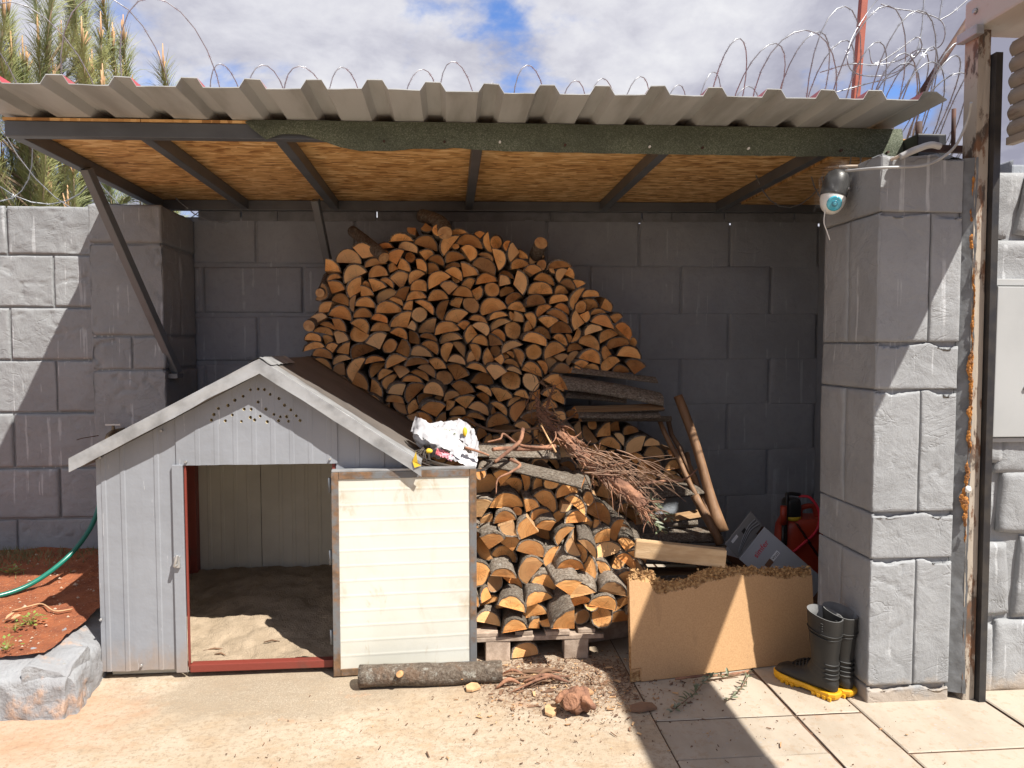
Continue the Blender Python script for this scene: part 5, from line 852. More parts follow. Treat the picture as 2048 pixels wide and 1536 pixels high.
def place(k, sc, rot, loc, L, yaw=0.0, pitch=0.0):
    o = bpy.data.objects.new('round_log' if k >= 24 else 'wedge_log' if k >= 16 else 'half_log', LOGS[k]); col.objects.link(o)
    o.location = loc; o.scale = (sc, L, sc); o.rotation_mode = 'YXZ'; o.rotation_euler = (pitch, -rot, yaw)
    return o
ORD = ['leftmost', 'second from left', 'third from left', 'fourth from left', 'fifth from left', 'sixth from left', 'seventh from left', 'eighth from left', 'ninth from left', 'tenth from left', 'eleventh from left', 'twelfth from left', 'thirteenth from left', 'fourteenth from left', 'fifteenth from left', 'sixteenth from left', 'seventeenth from left', 'eighteenth from left', 'nineteenth from left', 'twentieth from left']
def name_logs(items, where, group):
    """items: (object, k, scale, rot, x, z); the labels tell look-alikes apart by shape, size, turn, zone and order"""
    cls = {}
    for it in items:
        o, k, sc, rot, x, z = it
        size = 'thick' if sc > (.072 if k >= 24 else .086) else ('thin' if sc < (.05 if k >= 24 else .066) else 'middling')
        if k >= 24: shp = size + ' whole round log'
        else:
            d = (math.degrees(rot) + 45) % 360; face = ['down', 'right', 'up', 'left'][int(d // 90)]
            shp = size + (' half-round log, flat side ' if k < 16 else ' wedge log, heart edge ') + face
        cls.setdefault((shp, where(x, z)), []).append(it)
    for (shp, zn), its in cls.items():
        its.sort(key=lambda q: q[4])
        for i, q in enumerate(its):
            tag(q[0], shp + (', ' + ORD[min(i, len(ORD) - 1)] + ' such' if len(its) > 1 else '') + ', ' + zn, 'log', group)
def rear_zone(x, z):
    row = 'crest' if z > 2.12 else 'upper' if z > 1.85 else 'middle' if z > 1.58 else 'lower' if z > 1.28 else 'foot'
    side = 'doghouse side' if x < -.42 else 'centre left' if x < .02 else 'centre right' if x < .5 else 'pillar side'
    return 'tall pile %s, %s' % (row, side)
def front_zone(x, z):
    row = 'top' if z > .72 else 'middle' if z > .42 else 'bottom'
    return 'sunlit pallet pile %s, %s half' % (row, 'door' if x < .55 else 'board')
items = []
for (k, sc, rot, x, z) in REAR:
    y = 4.76 + rnd.gauss(0, .034) - (.06 if rnd.random() < .10 else 0) + .03 * fr((x, z, 0), 1.5)
    if z < 1.16 and x > .7: y -= .05
    o = place(k, sc * .965, rot, (x, y, z), rnd.uniform(.40, .47), rnd.gauss(0, .075), rnd.gauss(.015, .045)); items.append((o, k, sc, rot, x, z))
name_logs(items, rear_zone, 'logs of the tall shaded pile')
items = []
for (k, sc, rot, x, z) in FRONT:
    y = 3.60 + .30 * (z - .15) + rnd.gauss(0, .055) + .10 * max(0, x - .7)
    if x < .28: y = max(y, 3.64)
    o = place(k, sc, rot, (x, y, z + .012), rnd.uniform(.36, .43), rnd.gauss(-.02, .09), rnd.gauss(.10, .05)); items.append((o, k, sc, rot, x, z))
name_logs(items, front_zone, 'logs of the sunlit pallet pile')
# wood that only fills the piles behind what one can see
s = MB()
for tab, y0, L in ((REAR_HID, 4.78, .42), (FRONT_HID, 3.66, .38)):
    for (k, sc, rot, x, z) in tab:
        me = LOGS[k]; c, sn = math.cos(rot), math.sin(rot); b = len(s.v); yy = y0 + (.30 * (z - .15) if y0 < 4 else 0)
        s.v += [((v.co.x * c - v.co.z * sn) * sc + x, v.co.y * L + yy, (v.co.x * sn + v.co.z * c) * sc + z) for v in me.vertices]
        for p_ in me.polygons: s.f.append([b + i for i in p_.vertices]); s.m.append(p_.material_index); s.sm.append(False)
tag(s.build('firewood_heap', [BARK, END, SPLIT]), 'stacked firewood hidden behind the doghouse and the front pile', 'firewood', None, 'stuff')

# logs laid sideways on the right flank of the tall pile and on the floor
def side_log(k, sc, a, b, roll, label, name='bark_log', group='logs laid sideways beside the tall pile'):
    a, b = Vector(a), Vector(b); d = b - a
    o = bpy.data.objects.new(name, LOGS[k]); col.objects.link(o)
    y = d.normalized(); x = y.cross(Vector((0, 0, 1))).normalized(); z = x.cross(y)
    M3 = Matrix((x, y, z)).transposed() @ Matrix.Rotation(roll, 3, 'Y')
    o.matrix_world = Matrix.Translation(a) @ M3.to_4x4() @ Matrix.Diagonal((sc[0], d.length, sc[1], 1))
    return tag(o, label, 'log', group)
side_log(2, (.085, .05), (0.771,4.72,1.416), (1.37,4.78,1.344), 0, 'topmost grey bark log lying sideways on the tall pile')
side_log(9, (.10, .075), (0.729,4.66,1.331), (1.377,4.68,1.217), .1, 'thick lichen-spotted bark slab lying sideways below the topmost one')
side_log(5, (.07, .05), (0.755,4.72,1.261), (1.153,4.7,1.224), .2, 'short dark log tucked under the thick sideways bark slab')
side_log(18, (.09, .055), (0.812,4.66,1.209), (1.384,4.66,1.225), 3.1, 'split log lying sideways with its pale wood edge showing')
side_log(12, (.095, .05), (0.776,4.64,1.14), (1.352,4.66,1.133), 0, 'flat grey bark slab lowest of the sideways logs on the pile')
side_log(30, (.020, .020), (0.831,4.58,1.132), (1.44,4.62,1.123), 0, 'thin straight dark stick lying along under the sideways slabs', 'round_log')
side_log(3, (.11, .06), (1.171,4.55,0.608), (1.625,4.62,0.634), .1, 'grey bark log lying sideways low beside the leaning handles')
side_log(20, (.10, .06), (1.175,4.5,0.505), (1.616,4.56,0.538), 3.0, 'sideways split log with a pale wood stripe above the floor logs')
side_log(7, (.08, .05), (1.208,4.5,0.472), (1.57,4.55,0.462), .2, 'dark sideways log under the pale striped one')
side_log(1, (.11, .07), (1.055,4.4,0.373), (1.702,4.48,0.353), 0, 'long grey bark log lying sideways behind the lit plank')
side_log(26, (.06, .06), (1.023,4.4,0.428), (1.36,4.46,0.424), 0, 'round dark log lying sideways below the dry twigs', 'round_log')
side_log(10, (.12, .06), (0.992,4.2,0.348), (1.725,4.3,0.3), .1, 'lowest long bark log lying sideways just behind the particle board')
side_log(13, (.11, .06), (0.983,4.22,0.226), (1.767,4.32,0.173), 3.1, 'sideways log hidden low behind the torn particle board')
# bent log bridging the crest and the ragged ones there
def bent(name, pts, rad, label, n=12):
    s = MB(); P_ = spline(pts, 6); L = len(P_)
    rr = [rad * (1 + .10 * fr(p_, 9)) for p_ in P_]; s.tube(P_, rr, n, 0, caps=False)
    s.f.append([j for j in range(n)][::-1]); s.m.append(1); s.sm.append(False); s.f.append([(L - 1) * n + j for j in range(n)]); s.m.append(1); s.sm.append(False)
    return tag(s.build(name, [BARKW, ENDW]), label, 'log', 'odd logs on the crest of the tall pile')
def mk_barkw():
    m, nt, b = newmat('log_bark_fine'); v = ocoord(nt); f = tex(nt, v, 55, 8, .7); g = tex(nt, v, 14, 6)
    cl = ramp(nt, f, [(.3, (.05, .035, .025)), (.5, (.13, .10, .075)), (.7, (.24, .21, .17))]); cl = mix(nt, mth(nt, 'MULTIPLY', step(nt, tex(nt, v, 26, 8, .7), .56, .66), .8), cl, (.34, .33, .29))
    cl = mix(nt, mth(nt, 'MULTIPLY', step(nt, g, .54, .68), .5), cl, (.17, .10, .06))
    setb(nt, b, Base_Color=cl, Roughness=.9); bump(nt, b, mth(nt, 'ADD', f, g), .9, .02); return m
BARKW = mk_barkw()
ENDW = plain('fresh_cut_wood', (.60, .36, .17), (.44, .23, .10), 30, .8, .3, 60, lo=.35, hi=.65)
bent('bent_log', [(-0.18,5,2.48), (-0.134,4.9,2.45), (-0.076,4.78,2.41), (-0.04,4.7,2.366), (-0.027,4.63,2.311)], .047, 'bent round log arching over the very crest of the tall pile')
bent('crooked_log', [(-0.655,5.05,2.381), (-0.555,4.9,2.293), (-0.468,4.74,2.214), (-0.411,4.66,2.154)], .038, 'dark crooked log sticking out at the doghouse side of the crest')
bent('short_log', [(0.571,4.92,2.182), (0.577,4.8,2.217), (0.589,4.68,2.263)], .045, 'short log end tipped upright on the pillar side of the crest')
bent('thin_log', [(-0.818,5,2.061), (-0.808,4.8,1.978), (-0.81,4.66,1.932)], .030, 'thin log poking out of the doghouse side of the tall pile')
bent('thin_log', [(-0.837,5,1.843), (-0.862,4.8,1.768), (-0.881,4.66,1.726)], .034, 'second thin log poking out lower on the doghouse side')

# ------------------------------------------------------------------ pallet under the front pile
pal = thing('pallet', (.25, 3.9, 0), 'weathered wooden pallet under the sunlit firewood beside the doghouse door', 'pallet')
for i, x in enumerate((-.28, -.06, .17, .385, .545, .70)):
    MB().box((x + rnd.uniform(-.01, .01), 4.06, .139), (.125 if i % 2 == 0 else .09, .92 + rnd.uniform(-.03, .03), .021), Matrix.Rotation(rnd.uniform(-.02, .02), 3, 'Z')).build('deck_board', PALLET, pal, bevel=.003)
for y in (3.64, 4.04, 4.42): MB().box((.215, y, .1155), (1.13, .10, .022)).build('stringer_board', PALLET, pal, bevel=.003)
for y in (3.645, 4.04, 4.41):
    for x in (-.28, .235, .64): MB().box((x, y, .052), (.125, .105, .102), Matrix.Rotation(rnd.uniform(-.05, .05), 3, 'Z')).build('block', PALLET, pal, bevel=.004)
for (a, b, w, h, lab) in (((.72, 3.78, .07), (1.25, 3.92, .07), .022, .13, 'grey board standing on edge beside the pallet under the firewood'),
                          ((.74, 3.66, .18), (.98, 3.80, .18), .06, .075, 'short squared wood offcut beside the particle board')):
    tag(MB().beam(a, b, w, h).build('plank', PALLET if w < .03 else PLANK, bevel=.003), lab, 'plank')
tag(MB().beam((.93, 3.56, .578), (1.37, 3.475, .540), .05, .09).build('plank', PLANK, bevel=.006), 'pale sawn plank lying along the torn top of the particle board', 'plank')
o = place(4, .075, .0, (.38, 3.62, .0), .28, .1, 0.0); o.location.z = .012; tag(o, 'half-round log lying on the ground under the pallet', 'log')
# felled log, root stump and bark on the paving
bent('ground_log', [(-.43, 3.375, .052), (-.25, 3.372, .055), (-.05, 3.375, .047), (.10, 3.38, .047), (.24, 3.385, .045)], .052, 'lichen-grey log lying on the ground before the open door').__setitem__('group', 'loose wood on the ground')
gl = bpy.data.objects['ground_log']
MB().tube([(-.235, 3.335, .075), (-.240, 3.300, .088)], [.017, .0135], 10).build('branch_stub', ENDW, gl)
MB().tube([(.05, 3.35, .04), (.05, 3.328, .045)], [.009, .007], 8).build('branch_stub', ENDW, gl)
rs = thing('root_stump', (.55, 3.05, 0), 'red-brown knotted root stump lying on the paving', 'stump')
def blob(c, r, sc, seed, nu=26, nv=16, amp=.25, fq=5):
    s = MB(); c = Vector(c)
    def f(u, v):
        a, b = u * 2 * math.pi, (v - .5) * math.pi; d = Vector((math.cos(a) * math.cos(b), math.sin(a) * math.cos(b), math.sin(b)))
        k = 1 + amp * fr(d + Vector((seed, 0, 0)), fq * .4, 4) + .06 * math.sin(9 * d.x + 6 * d.z + 5 * fr(d, 2))
        return c + Vector((d.x * sc[0], d.y * sc[1], d.z * sc[2])) * r * k
    s.grid(nu, nv, f); return s
blob((.555, 3.06, .050), .057, (1.05, .9, .95), 3).build('stump', ROOT, rs)
MB().tube([(.52, 3.01, .075), (.505, 2.985, .085)], [.036, .033], 12).build('cut_face', ROOT, rs)
for i in range(5):
    a = rnd.uniform(0, 6.28); MB().tube(spline([(.555, 3.06, .05), (.555 + .06 * math.cos(a), 3.06 + .05 * math.sin(a), .075), (.555 + .10 * math.cos(a + .3), 3.06 + .085 * math.sin(a + .3), .045)], 5), [.02] * 6 + [.015] * 4 + [.008], 7).build('root', ROOT, rs)
bs = thing('bark_strips', (.38, 3.33, 0), 'torn strips of shaggy bark lying beyond the ground log', 'bark')
for i in range(13):
    x, y = rnd.uniform(.22, .46), rnd.uniform(3.30, 3.44); l_ = rnd.uniform(.05, .17); a = rnd.gauss(0, .3); w_ = rnd.uniform(.003, .012)
    P_ = spline([(x - l_ * math.cos(a), y - l_ * math.sin(a), .008), (x, y, rnd.uniform(.02, .055)), (x + l_ * math.cos(a + .2), y + l_ * math.sin(a + .2), .01)], 5)
    MB().tube(P_, [w_ * (.5 + math.sin(math.pi * (i2 + .5) / len(P_))) * .6 for i2 in range(len(P_))], 6).build('bark_strip', ROOT if i % 2 else STICK, bs)
s = MB()
for i in range(2600):
    if i < 2200: x, y = rnd.gauss(.56, .24), min(3.66, rnd.gauss(3.30, .19))
    else: x, y = rnd.uniform(-.9, 1.9), rnd.uniform(2.45, 3.3)
    if (x > 1.3 and y > 3.2) : continue
    l_ = min(.03, .0032 * math.exp(rnd.gauss(0, .75))) * (.7 if i >= 2200 else 1); w_ = l_ * rnd.uniform(.2, .7); a = rnd.uniform(0, 6.28); t = rnd.uniform(.001, .006)
    cx, sx_ = math.cos(a), math.sin(a); z = .004 + rnd.random() * .004
    q = [(x + cx * l_ * p_ - sx_ * w_ * q_, y + sx_ * l_ * p_ + cx * w_ * q_, z + t * r_) for p_, q_, r_ in ((-1, -.3, 0), (1, -.5, .6), (.8, .6, 1), (-.7, .5, .4))]
    s.add(q + [(a_, b_, c_ - .003) for a_, b_, c_ in q], [(0, 1, 2, 3), (0, 4, 5, 1), (1, 5, 6, 2), (2, 6, 7, 3), (3, 7, 4, 0)], 0 if rnd.random() < .70 else 1)
tag(s.build('bark_litter', [BARKBIT, CHIPWOOD]), 'brown bark crumbs and chips littering the ground', 'litter', None, 'stuff')
for i, (x, y, l_, a, lab) in enumerate(((.60, 3.20, .05, .3, 'pale wood chip behind the root stump'), (.43, 3.06, .045, 1.2, 'thin slanted wood chip beside the root stump'), (.10, 3.30, .035, .2, 'yellow wood flake under the end of the ground log'),
                                     (.84, 3.05, .06, .05, 'flat orange bark piece on the paving in the shadow stripe'), (.50, 3.10, .022, .9, 'small square wood offcut in front of the bark'))):
    M3 = Matrix.Rotation(a, 3, 'Z') @ Matrix.Rotation(.15, 3, 'X'); s = MB()
    s.prism([Vector((x, y, .008)) + M3 @ Vector(q) for q in ((-l_, -.02, 0), (-.3 * l_, -.032, .004), (l_, -.015, 0), (.8 * l_, .02, 0), (0, .026, .004), (-.9 * l_, .014, 0))], (0, 0, .012)); tag(s.build('wood_chip', CHIPWOOD if i != 3 else BARKBIT, bevel=.002), lab, 'wood chip', 'wood chips on the ground')

# ------------------------------------------------------------------ rubbish and brushwood on the front pile
o = side_log(6, (.075, .035), (.20, 3.80, .985), (.68, 3.66, .885), .1, 'lichen-covered bark slab lying across the top of the sunlit pile')
o = side_log(14, (.07, .04), (.10, 3.95, 1.02), (.60, 3.95, 1.0), .3, 'shaded log lying sideways behind the bark slab', group='logs laid across the sunlit pile')
bag = thing('plastic_bag', (-.02, 3.80, 1.0), 'crumpled white plastic carrier bag with green print beside the doghouse eave', 'bag')
def bagf(u, v):
    a, b = u * 2 * math.pi, (v - .5) * math.pi; d = Vector((math.cos(a) * math.cos(b), math.sin(a) * math.cos(b), math.sin(b)))
    k = 1 + .22 * fr(d + Vector((4, 2, 0)), 1.1, 2); c = abs(noise.noise(d * 3.2 + Vector((1, 7, 2)))); c2 = abs(noise.noise(d * 7 + Vector((5, 1, 3))))
    k -= .13 * max(0, .30 - c) / .30 + .04 * max(0, .3 - c2) / .3
    q = Vector((d.x * .165, d.y * .12, d.z * .10)) * k; q.z -= .30 * q.x - .03 * math.sin(q.x * 18)
    return Vector((-.035, 3.80, 1.115)) + q
s = MB(); s.grid(96, 60, bagf); bo = s.build('bag_body', BAG, bag)
def flap(pts, w, name, mat, parent, seed=0):
    P_ = spline(pts, 8); s = MB()
    s.grid(len(P_) - 1, 6, lambda u, v: (lambda p_, t: Vector(p_) + Vector((.3 * w * (t - .5), .5 * w * (t - .5), w * (t - .5))) + Vector((.010 * fr((u * 3, v * 2, seed), 3), .014 * fr((u * 4, v * 3, seed + 3), 2), .008 * fr((u * 5, v, seed), 3))))(P_[round(u * (len(P_) - 1))], v))
    return s.build(name, mat, parent)
flap([(-.19, 3.74, 1.20), (-.15, 3.68, 1.19), (-.08, 3.64, 1.155), (0, 3.62, 1.12), (.06, 3.61, 1.07)], .075, 'bag_fold', BAG, bag)
flap([(.03, 3.72, 1.185), (.09, 3.68, 1.15), (.12, 3.66, 1.10), (.135, 3.66, 1.03)], .085, 'bag_fold', BAG, bag, 5)
flap([(.00, 3.61, 1.07), (.07, 3.60, 1.045), (.13, 3.60, 1.00)], .06, 'bag_fold', BAG, bag, 9)
blob((-.105, 3.625, 1.075), .017, (1, .6, .8), 2, 12, 8, .1).build('yellow_cap', YBIT, bag)
flap([(-.07, 3.618, 1.075), (-.03, 3.608, 1.062), (.01, 3.60, 1.042)], .03, 'printed_scrap', PBIT, bag, 12)
blob((.075, 3.67, 1.165), .02, (.6, .3, 1.2), 7, 10, 8).build('yellow_packet', YBIT, bag)
def text_mesh(body, size):
    cu = bpy.data.curves.new('lettering', 'FONT'); cu.body = body; cu.size = size; cu.align_x = 'CENTER'; cu.align_y = 'CENTER'; cu.resolution_u = 3
    ob = bpy.data.objects.new('lettering', cu); col.objects.link(ob); dg_ = bpy.context.evaluated_depsgraph_get()
    me = bpy.data.meshes.new_from_object(ob.evaluated_get(dg_)); col.objects.unlink(ob); bpy.data.objects.remove(ob); return me
bvh = BVHTree.FromPolygons([tuple(Vector(v_)) for v_ in s.v] if False else [tuple(bo.matrix_basis @ v_.co + Vector((-.02, 3.80, 1.0))) for v_ in bo.data.vertices], [tuple(p_.vertices) for p_ in bo.data.polygons])
def print_on(body, size, cx, cz, rot, mat):
    me = text_mesh(body, size); bm = bmesh.new(); bm.from_mesh(me); bmesh.ops.triangulate(bm, faces=bm.faces); bmesh.ops.subdivide_edges(bm, edges=bm.edges, cuts=2, use_grid_fill=True)
    c, sn = math.cos(rot), math.sin(rot); ok = True
    for v_ in bm.verts:
        x, z = cx + v_.co.x * c - v_.co.y * sn, cz + v_.co.x * sn + v_.co.y * c
        h = bvh.ray_cast(Vector((x, 3.2, z)), Vector((0, 1, 0)))
        if h[0] is None: ok = False; continue
        v_.co = h[0] + h[1] * (.0016 if h[1].y < 0 else -.0016) - Vector((-.02, 3.80, 1.0))
    if ok:
        bm.to_mesh(me); me.materials.append(mat); ob = bpy.data.objects.new('green_print', me); col.objects.link(ob); ob.parent = bag
    bm.free()
print_on('YA', .030, -.085, 1.180, -.5, BAGPRINT); print_on('KO', .022, -.015, 1.165, -.35, BAGPRINT); print_on('BO', .020, .03, 1.145, -.4, BAGPRINT)
# bundle of tie wire spilling under the bag
wb = thing('wire_bundle', (.02, 3.64, 1.0), 'loose bundle of dark tie wire spilling out under the plastic bag', 'wire')
for i in range(22):
    j = rnd.uniform(-.02, .02); k = rnd.uniform(0, 1); xe = rnd.uniform(-.20, -.10)
    a = [(-.12 + j, 3.66, 1.085 + .02 * k), (xe, 3.62 - .03 * k, 1.06 - .045 * k + j), (-.08 + j, 3.58, 1.03 - .05 * k), (.05, 3.575 + j, 1.00 - .02 * k), (.15 + j, 3.60, .985 - .01 * k), (.21, 3.63 + j, .995 + .025 * k), (.18, 3.67, 1.02)]
    MB().tube(spline(a, 6), .0019, 5).build('wire_strand', WIREDARK, wb)
# the torn-up vine: gnarled stem, root tangle and a fan of thin twigs
vine = thing('dry_vine', (.75, 3.8, .85), 'torn-up dry vine with shaggy red-brown stem and twigs across the woodpile', 'branch')
stem = spline([(.50, 4.15, 1.30), (.515, 4.05, 1.20), (.60, 3.92, 1.12), (.67, 3.80, 1.05), (.75, 3.74, .97), (.84, 3.68, .90), (.92, 3.62, .84), (.985, 3.58, .785)], 9)
n_ = len(stem); s = MB(); nr = 20
s.tube(stem, [.010 + .020 * min(1, i / n_ * 1.4) + .010 * fr(p_, 8) for i, p_ in enumerate(stem)], nr)
for i, p_ in enumerate(stem):                            # ropy, fibrous relief running along the stem
    for j in range(nr):
        k = i * nr + j; v_ = Vector(s.v[k]); d = v_ - Vector(p_); t = 2 * math.pi * j / nr
        q = 1 + .55 * fr((math.cos(t) * 1.6, math.sin(t) * 1.6, i * .05), 1.6, 3) + .35 * fr((math.cos(t) * 4, math.sin(t) * 4, i * .12), 1.2, 2); s.v[k] = tuple(Vector(p_) + d * max(.4, q))
s.build('stem', ROOT, vine)
def twig(a, d, L, r0, parent, name, mat, curl=.5, kids=0, sag=.0, n=6, mb=None):
    a, d = Vector(a), Vector(d).normalized(); P_ = [a]; dd = d.copy()
    for i in range(n):
        dd = (dd + Vector((rnd.gauss(0, 1), rnd.gauss(0, 1), rnd.gauss(0, 1) - sag * 2)) * curl * .22).normalized(); P_.append(P_[-1] + dd * (L / n))
    P2 = spline(P_, 3); s = mb or MB(); s.tube(P2, [max(.0011, r0 * (1 - .75 * i / len(P2))) for i in range(len(P2))], 5)
    for _ in range(kids):
        i = rnd.randrange(2, n); twig(P_[i], dd + Vector((rnd.gauss(0, .6), rnd.gauss(0, .6), rnd.gauss(0, .6))), L * rnd.uniform(.25, .5), r0 * .5, parent, name, mat, curl, 0, sag, 4, s)
    return s if mb else s.build(name, mat, parent)
for i in range(230):                                     # shaggy bark fibres along the stem
    p_ = stem[rnd.randrange(4, n_)]; t = rnd.uniform(0, 6.28)
    twig(Vector(p_) + Vector((math.cos(t) * .03, -.02 + math.sin(t) * .02, math.sin(t) * .03)), (.7 + rnd.gauss(0, .35), -.35 + rnd.gauss(0, .35), -.6 + rnd.gauss(0, .4)), rnd.uniform(.04, .13), rnd.uniform(.002, .0065), vine, 'bark_fibre', ROOT if rnd.random() < .7 else TWIG, .9, 0, 0, 4)
for i in range(40):                                      # twig fan towards the board
    a = Vector((rnd.uniform(.62, .92), rnd.uniform(3.62, 3.90), rnd.uniform(.92, 1.08)))
    e = Vector((rnd.uniform(.92, 1.25), rnd.uniform(3.52, 3.80), rnd.uniform(.58, .86))); d = e - a; d.z += .18
    twig(a, d, d.length * rnd.uniform(.85, 1.1), rnd.uniform(.0022, .0048), vine, 'twig', TWIG, .42, 2, .35)
for i in range(40):                                      # fine roots at the upper end
    a = Vector((rnd.uniform(.44, .62), rnd.uniform(3.95, 4.2), rnd.uniform(1.05, 1.40)))
    twig(a, (rnd.gauss(0, 1), rnd.gauss(-.3, .7), rnd.gauss(.0, 1)), rnd.uniform(.06, .24), rnd.uniform(.0015, .0045), vine, 'root', STICK if rnd.random() < .6 else ROOT, .9, 1, 0)
def limb(pts, r0, r1, name='limb', mat=ROOT):
    P_ = spline(pts, 7); MB().tube(P_, [lerp(r0, r1, i / len(P_)) * (1 + .15 * fr(p_, 30)) for i, p_ in enumerate(P_)], 8).build(name, mat, vine)
limb([(0.384,3.8,1.161), (0.361,3.72,1.108), (0.304,3.66,1.071), (0.224,3.62,1.017)], .011, .009)
limb([(0.214,3.66,1.074), (0.281,3.7,1.073), (0.419,3.78,1.057), (0.563,3.85,1.059)], .010, .013)
limb([(0.189,3.66,1.113), (0.253,3.66,1.128), (0.276,3.7,1.148), (0.362,3.74,1.085), (0.502,3.8,1.059)], .004, .008)
limb([(0.073,3.58,1.097), (0.147,3.58,1.074), (0.192,3.58,1.056)], .007, .004)
limb([(0.223,3.52,0.874), (0.234,3.54,0.945), (0.297,3.58,0.969), (0.353,3.64,0.996), (0.304,3.66,1.024)], .003, .009)
limb([(0.62,4.25,1.369), (0.577,4.2,1.284), (0.547,4.1,1.177), (0.583,3.95,1.095)], .006, .014)
limb([(0.732,4.2,1.195), (0.599,4.1,1.148), (0.5,4,1.143), (0.248,4,1.129), (0.086,4.2,1.177)], .005, .009, mat=STICK)
limb([(1.37,3.9,0.917), (1.283,3.85,0.871), (1.156,3.8,0.872), (1.005,3.75,0.867)], .004, .010)
limb([(0.576,4.3,1.367), (0.59,4.25,1.281), (0.635,4.15,1.157)], .003, .005, mat=CHIPWOOD)
limb([(0.493,3.9,1.171), (0.53,3.85,1.095), (0.564,3.82,1.031)], .004, .006, mat=CHIPWOOD)

# ------------------------------------------------------------------ leaves
def leafy(name, pts, label, n, L, seed, spread=.8, group='fallen olive twigs', cat='branch', mat=LEAF, stemr=.0035, lw=.2):
    r = random.Random(seed); root = thing(name, pts[0], label, cat, group); P_ = spline(pts, 8)
    MB().tube(P_, [stemr * (1 - .6 * i / len(P_)) for i in range(len(P_))], 5).build('stem', STICK, root)
    for i in range(n):
        p_ = P_[min(len(P_) - 1, int((.1 + .9 * (i + r.random()) / n) * len(P_)))]; q = (P_[-1] - P_[0]).normalized()
        d = (q * .8 + Vector((r.gauss(0, spread), r.gauss(0, spread), abs(r.gauss(.15, .35))))).normalized(); l_ = L * r.uniform(.6, 1.15); sd = d.cross(Vector((r.gauss(0, .4), r.gauss(0, .4), 1))).normalized(); up = sd.cross(d); w_ = l_ * lw
        v_ = [p_, p_ + d * l_ * .35 + sd * w_ + up * .1 * l_, p_ + d * l_ * .75 + sd * w_ * .7 + up * .08 * l_, p_ + d * l_, p_ + d * l_ * .75 - sd * w_ * .7 + up * .08 * l_, p_ + d * l_ * .35 - sd * w_ + up * .1 * l_, p_ + d * l_ * .5 + up * .02 * l_]
        v_ = [Vector((a.x, a.y, max(a.z, .006))) if pts[0][2] < .12 else a for a in v_]
        MB().add(v_, [(0, 1, 6), (1, 2, 6), (2, 3, 6), (3, 4, 6), (4, 5, 6), (5, 0, 6)]).build('leaf', mat, root)
    return root
leafy('olive_twig', [(1.391,3.319,0.012), (1.223,3.268,0.03), (1.109,3.149,0.02), (0.961,3.013,0.01)], 'longer olive twig with grey-green leaves below the particle board', 46, .040, 3)
leafy('olive_twig', [(1.454,3.351,0.02), (1.367,3.205,0.03), (1.302,3.132,0.02), (1.238,3.088,0.01)], 'shorter olive twig on the sunlit paving before the boots', 26, .036, 4)
MB_ = MB(); MB_.tube(spline([(1.059,3.288,0.02), (1.177,3.277,0.035), (1.312,3.309,0.02), (1.454,3.351,0.015)], 6), [.004 + .003 * abs(math.sin(i)) for i in range(19)], 6)
tag(MB_.build('bark_twig', ROOT), 'peeling brown twig lying along the foot of the particle board', 'twig')
for i, (x, y, z) in enumerate(((.88, 3.68, .86), (.98, 3.62, .76), (1.02, 3.66, .82))):
    leafy('olive_sprig', [(x, y, z), (x + .05, y - .03, z - .05), (x + .10, y - .05, z - .11)], ['upper green olive sprig caught among the vine twigs', 'lowest green olive sprig caught among the vine twigs', 'middle green olive sprig caught among the vine twigs'][i], 22, .05, 20 + i, .7, 'olive sprigs in the vine')

# ------------------------------------------------------------------ leaning handles and sticks
h_ = thing('pick_handle', (1.772,4.55,0.392), 'long flared wooden tool handle leaning on the dark wall', 'handle')
P_ = [Vector((1.527,4.75,1.264)).lerp(Vector((1.736,4.45,0.412)), t / 10) for t in range(11)]
P_ = [p_ + Vector((.012 * math.sin(i * .5), 0, 0)) for i, p_ in enumerate(P_)]
MB().tube(P_, [.031, .032, .031, .030, .030, .030, .031, .033, .037, .044, .05], 14).build('shaft', HANDLE, h_)
for a, b, r_, lab in (((1.39,4.72,1.113), (1.607,4.5,0.571), .018, 'brown stick leaning just beside the tall pile'), ((1.466,4.78,1.093), (1.662,4.56,0.563), .017, 'second brown stick leaning behind the first one'), ((1.577,4.72,0.886), (1.672,4.42,0.427), .016, 'thin pale stick leaning between the sticks and the tool handle'), ((1.538,4.4,0.658), (1.66,4.3,0.371), .028, 'thick short stick leaning at the foot of the tool handle')):
    a, b = Vector(a), Vector(b); Q = [a.lerp(b, t / 6) + Vector((rnd.gauss(0, .006), 0, rnd.gauss(0, .004))) for t in range(7)]
    tag(MB().tube(Q, [r_ * rnd.uniform(.88, 1.1) for _ in Q], 8).build('leaning_stick', HANDLE if r_ > .017 else STICK), lab, 'stick', 'sticks leaning by the woodpile')

# ------------------------------------------------------------------ carton with red lettering
box = thing('carton', (1.80, 3.97, .0), 'tilted grey appliance carton with red lettering behind the particle board', 'box')
cR = Matrix.Rotation(math.radians(-10), 3, 'X') @ Matrix.Rotation(math.radians(42), 3, 'Y'); cO = Vector((1.775, 3.93, .575))
def cl_(x, y, z): return cO + cR @ Vector((x, y, z))
def cq(pts, d, name, mat, parent=box): s = MB(); s.prism([cl_(*q) for q in pts], cR @ Vector(d)); return s.build(name, mat, parent, bevel=.002)
cq([(0, 0, 0), (.46, 0, 0), (.46, 0, -.235), (0, 0, -.235)], (0, .004, 0), 'front_face', CARTON)
cq([(0, .005, -.004), (.46, .005, -.004), (.46, .27, -.004), (0, .27, -.004)], (0, 0, .004), 'side_face', CARTON_BR)
cq([(0, .005, -.235), (.46, .005, -.235), (.46, .27, -.235), (0, .27, -.235)], (0, 0, .004), 'side_face', CARTON_BR)
cq([(.456, .005, -.231), (.46, .005, -.231), (.46, .005, -.005), (.456, .005, -.005)], (0, .265, 0), 'end_face', CARTON_BR)
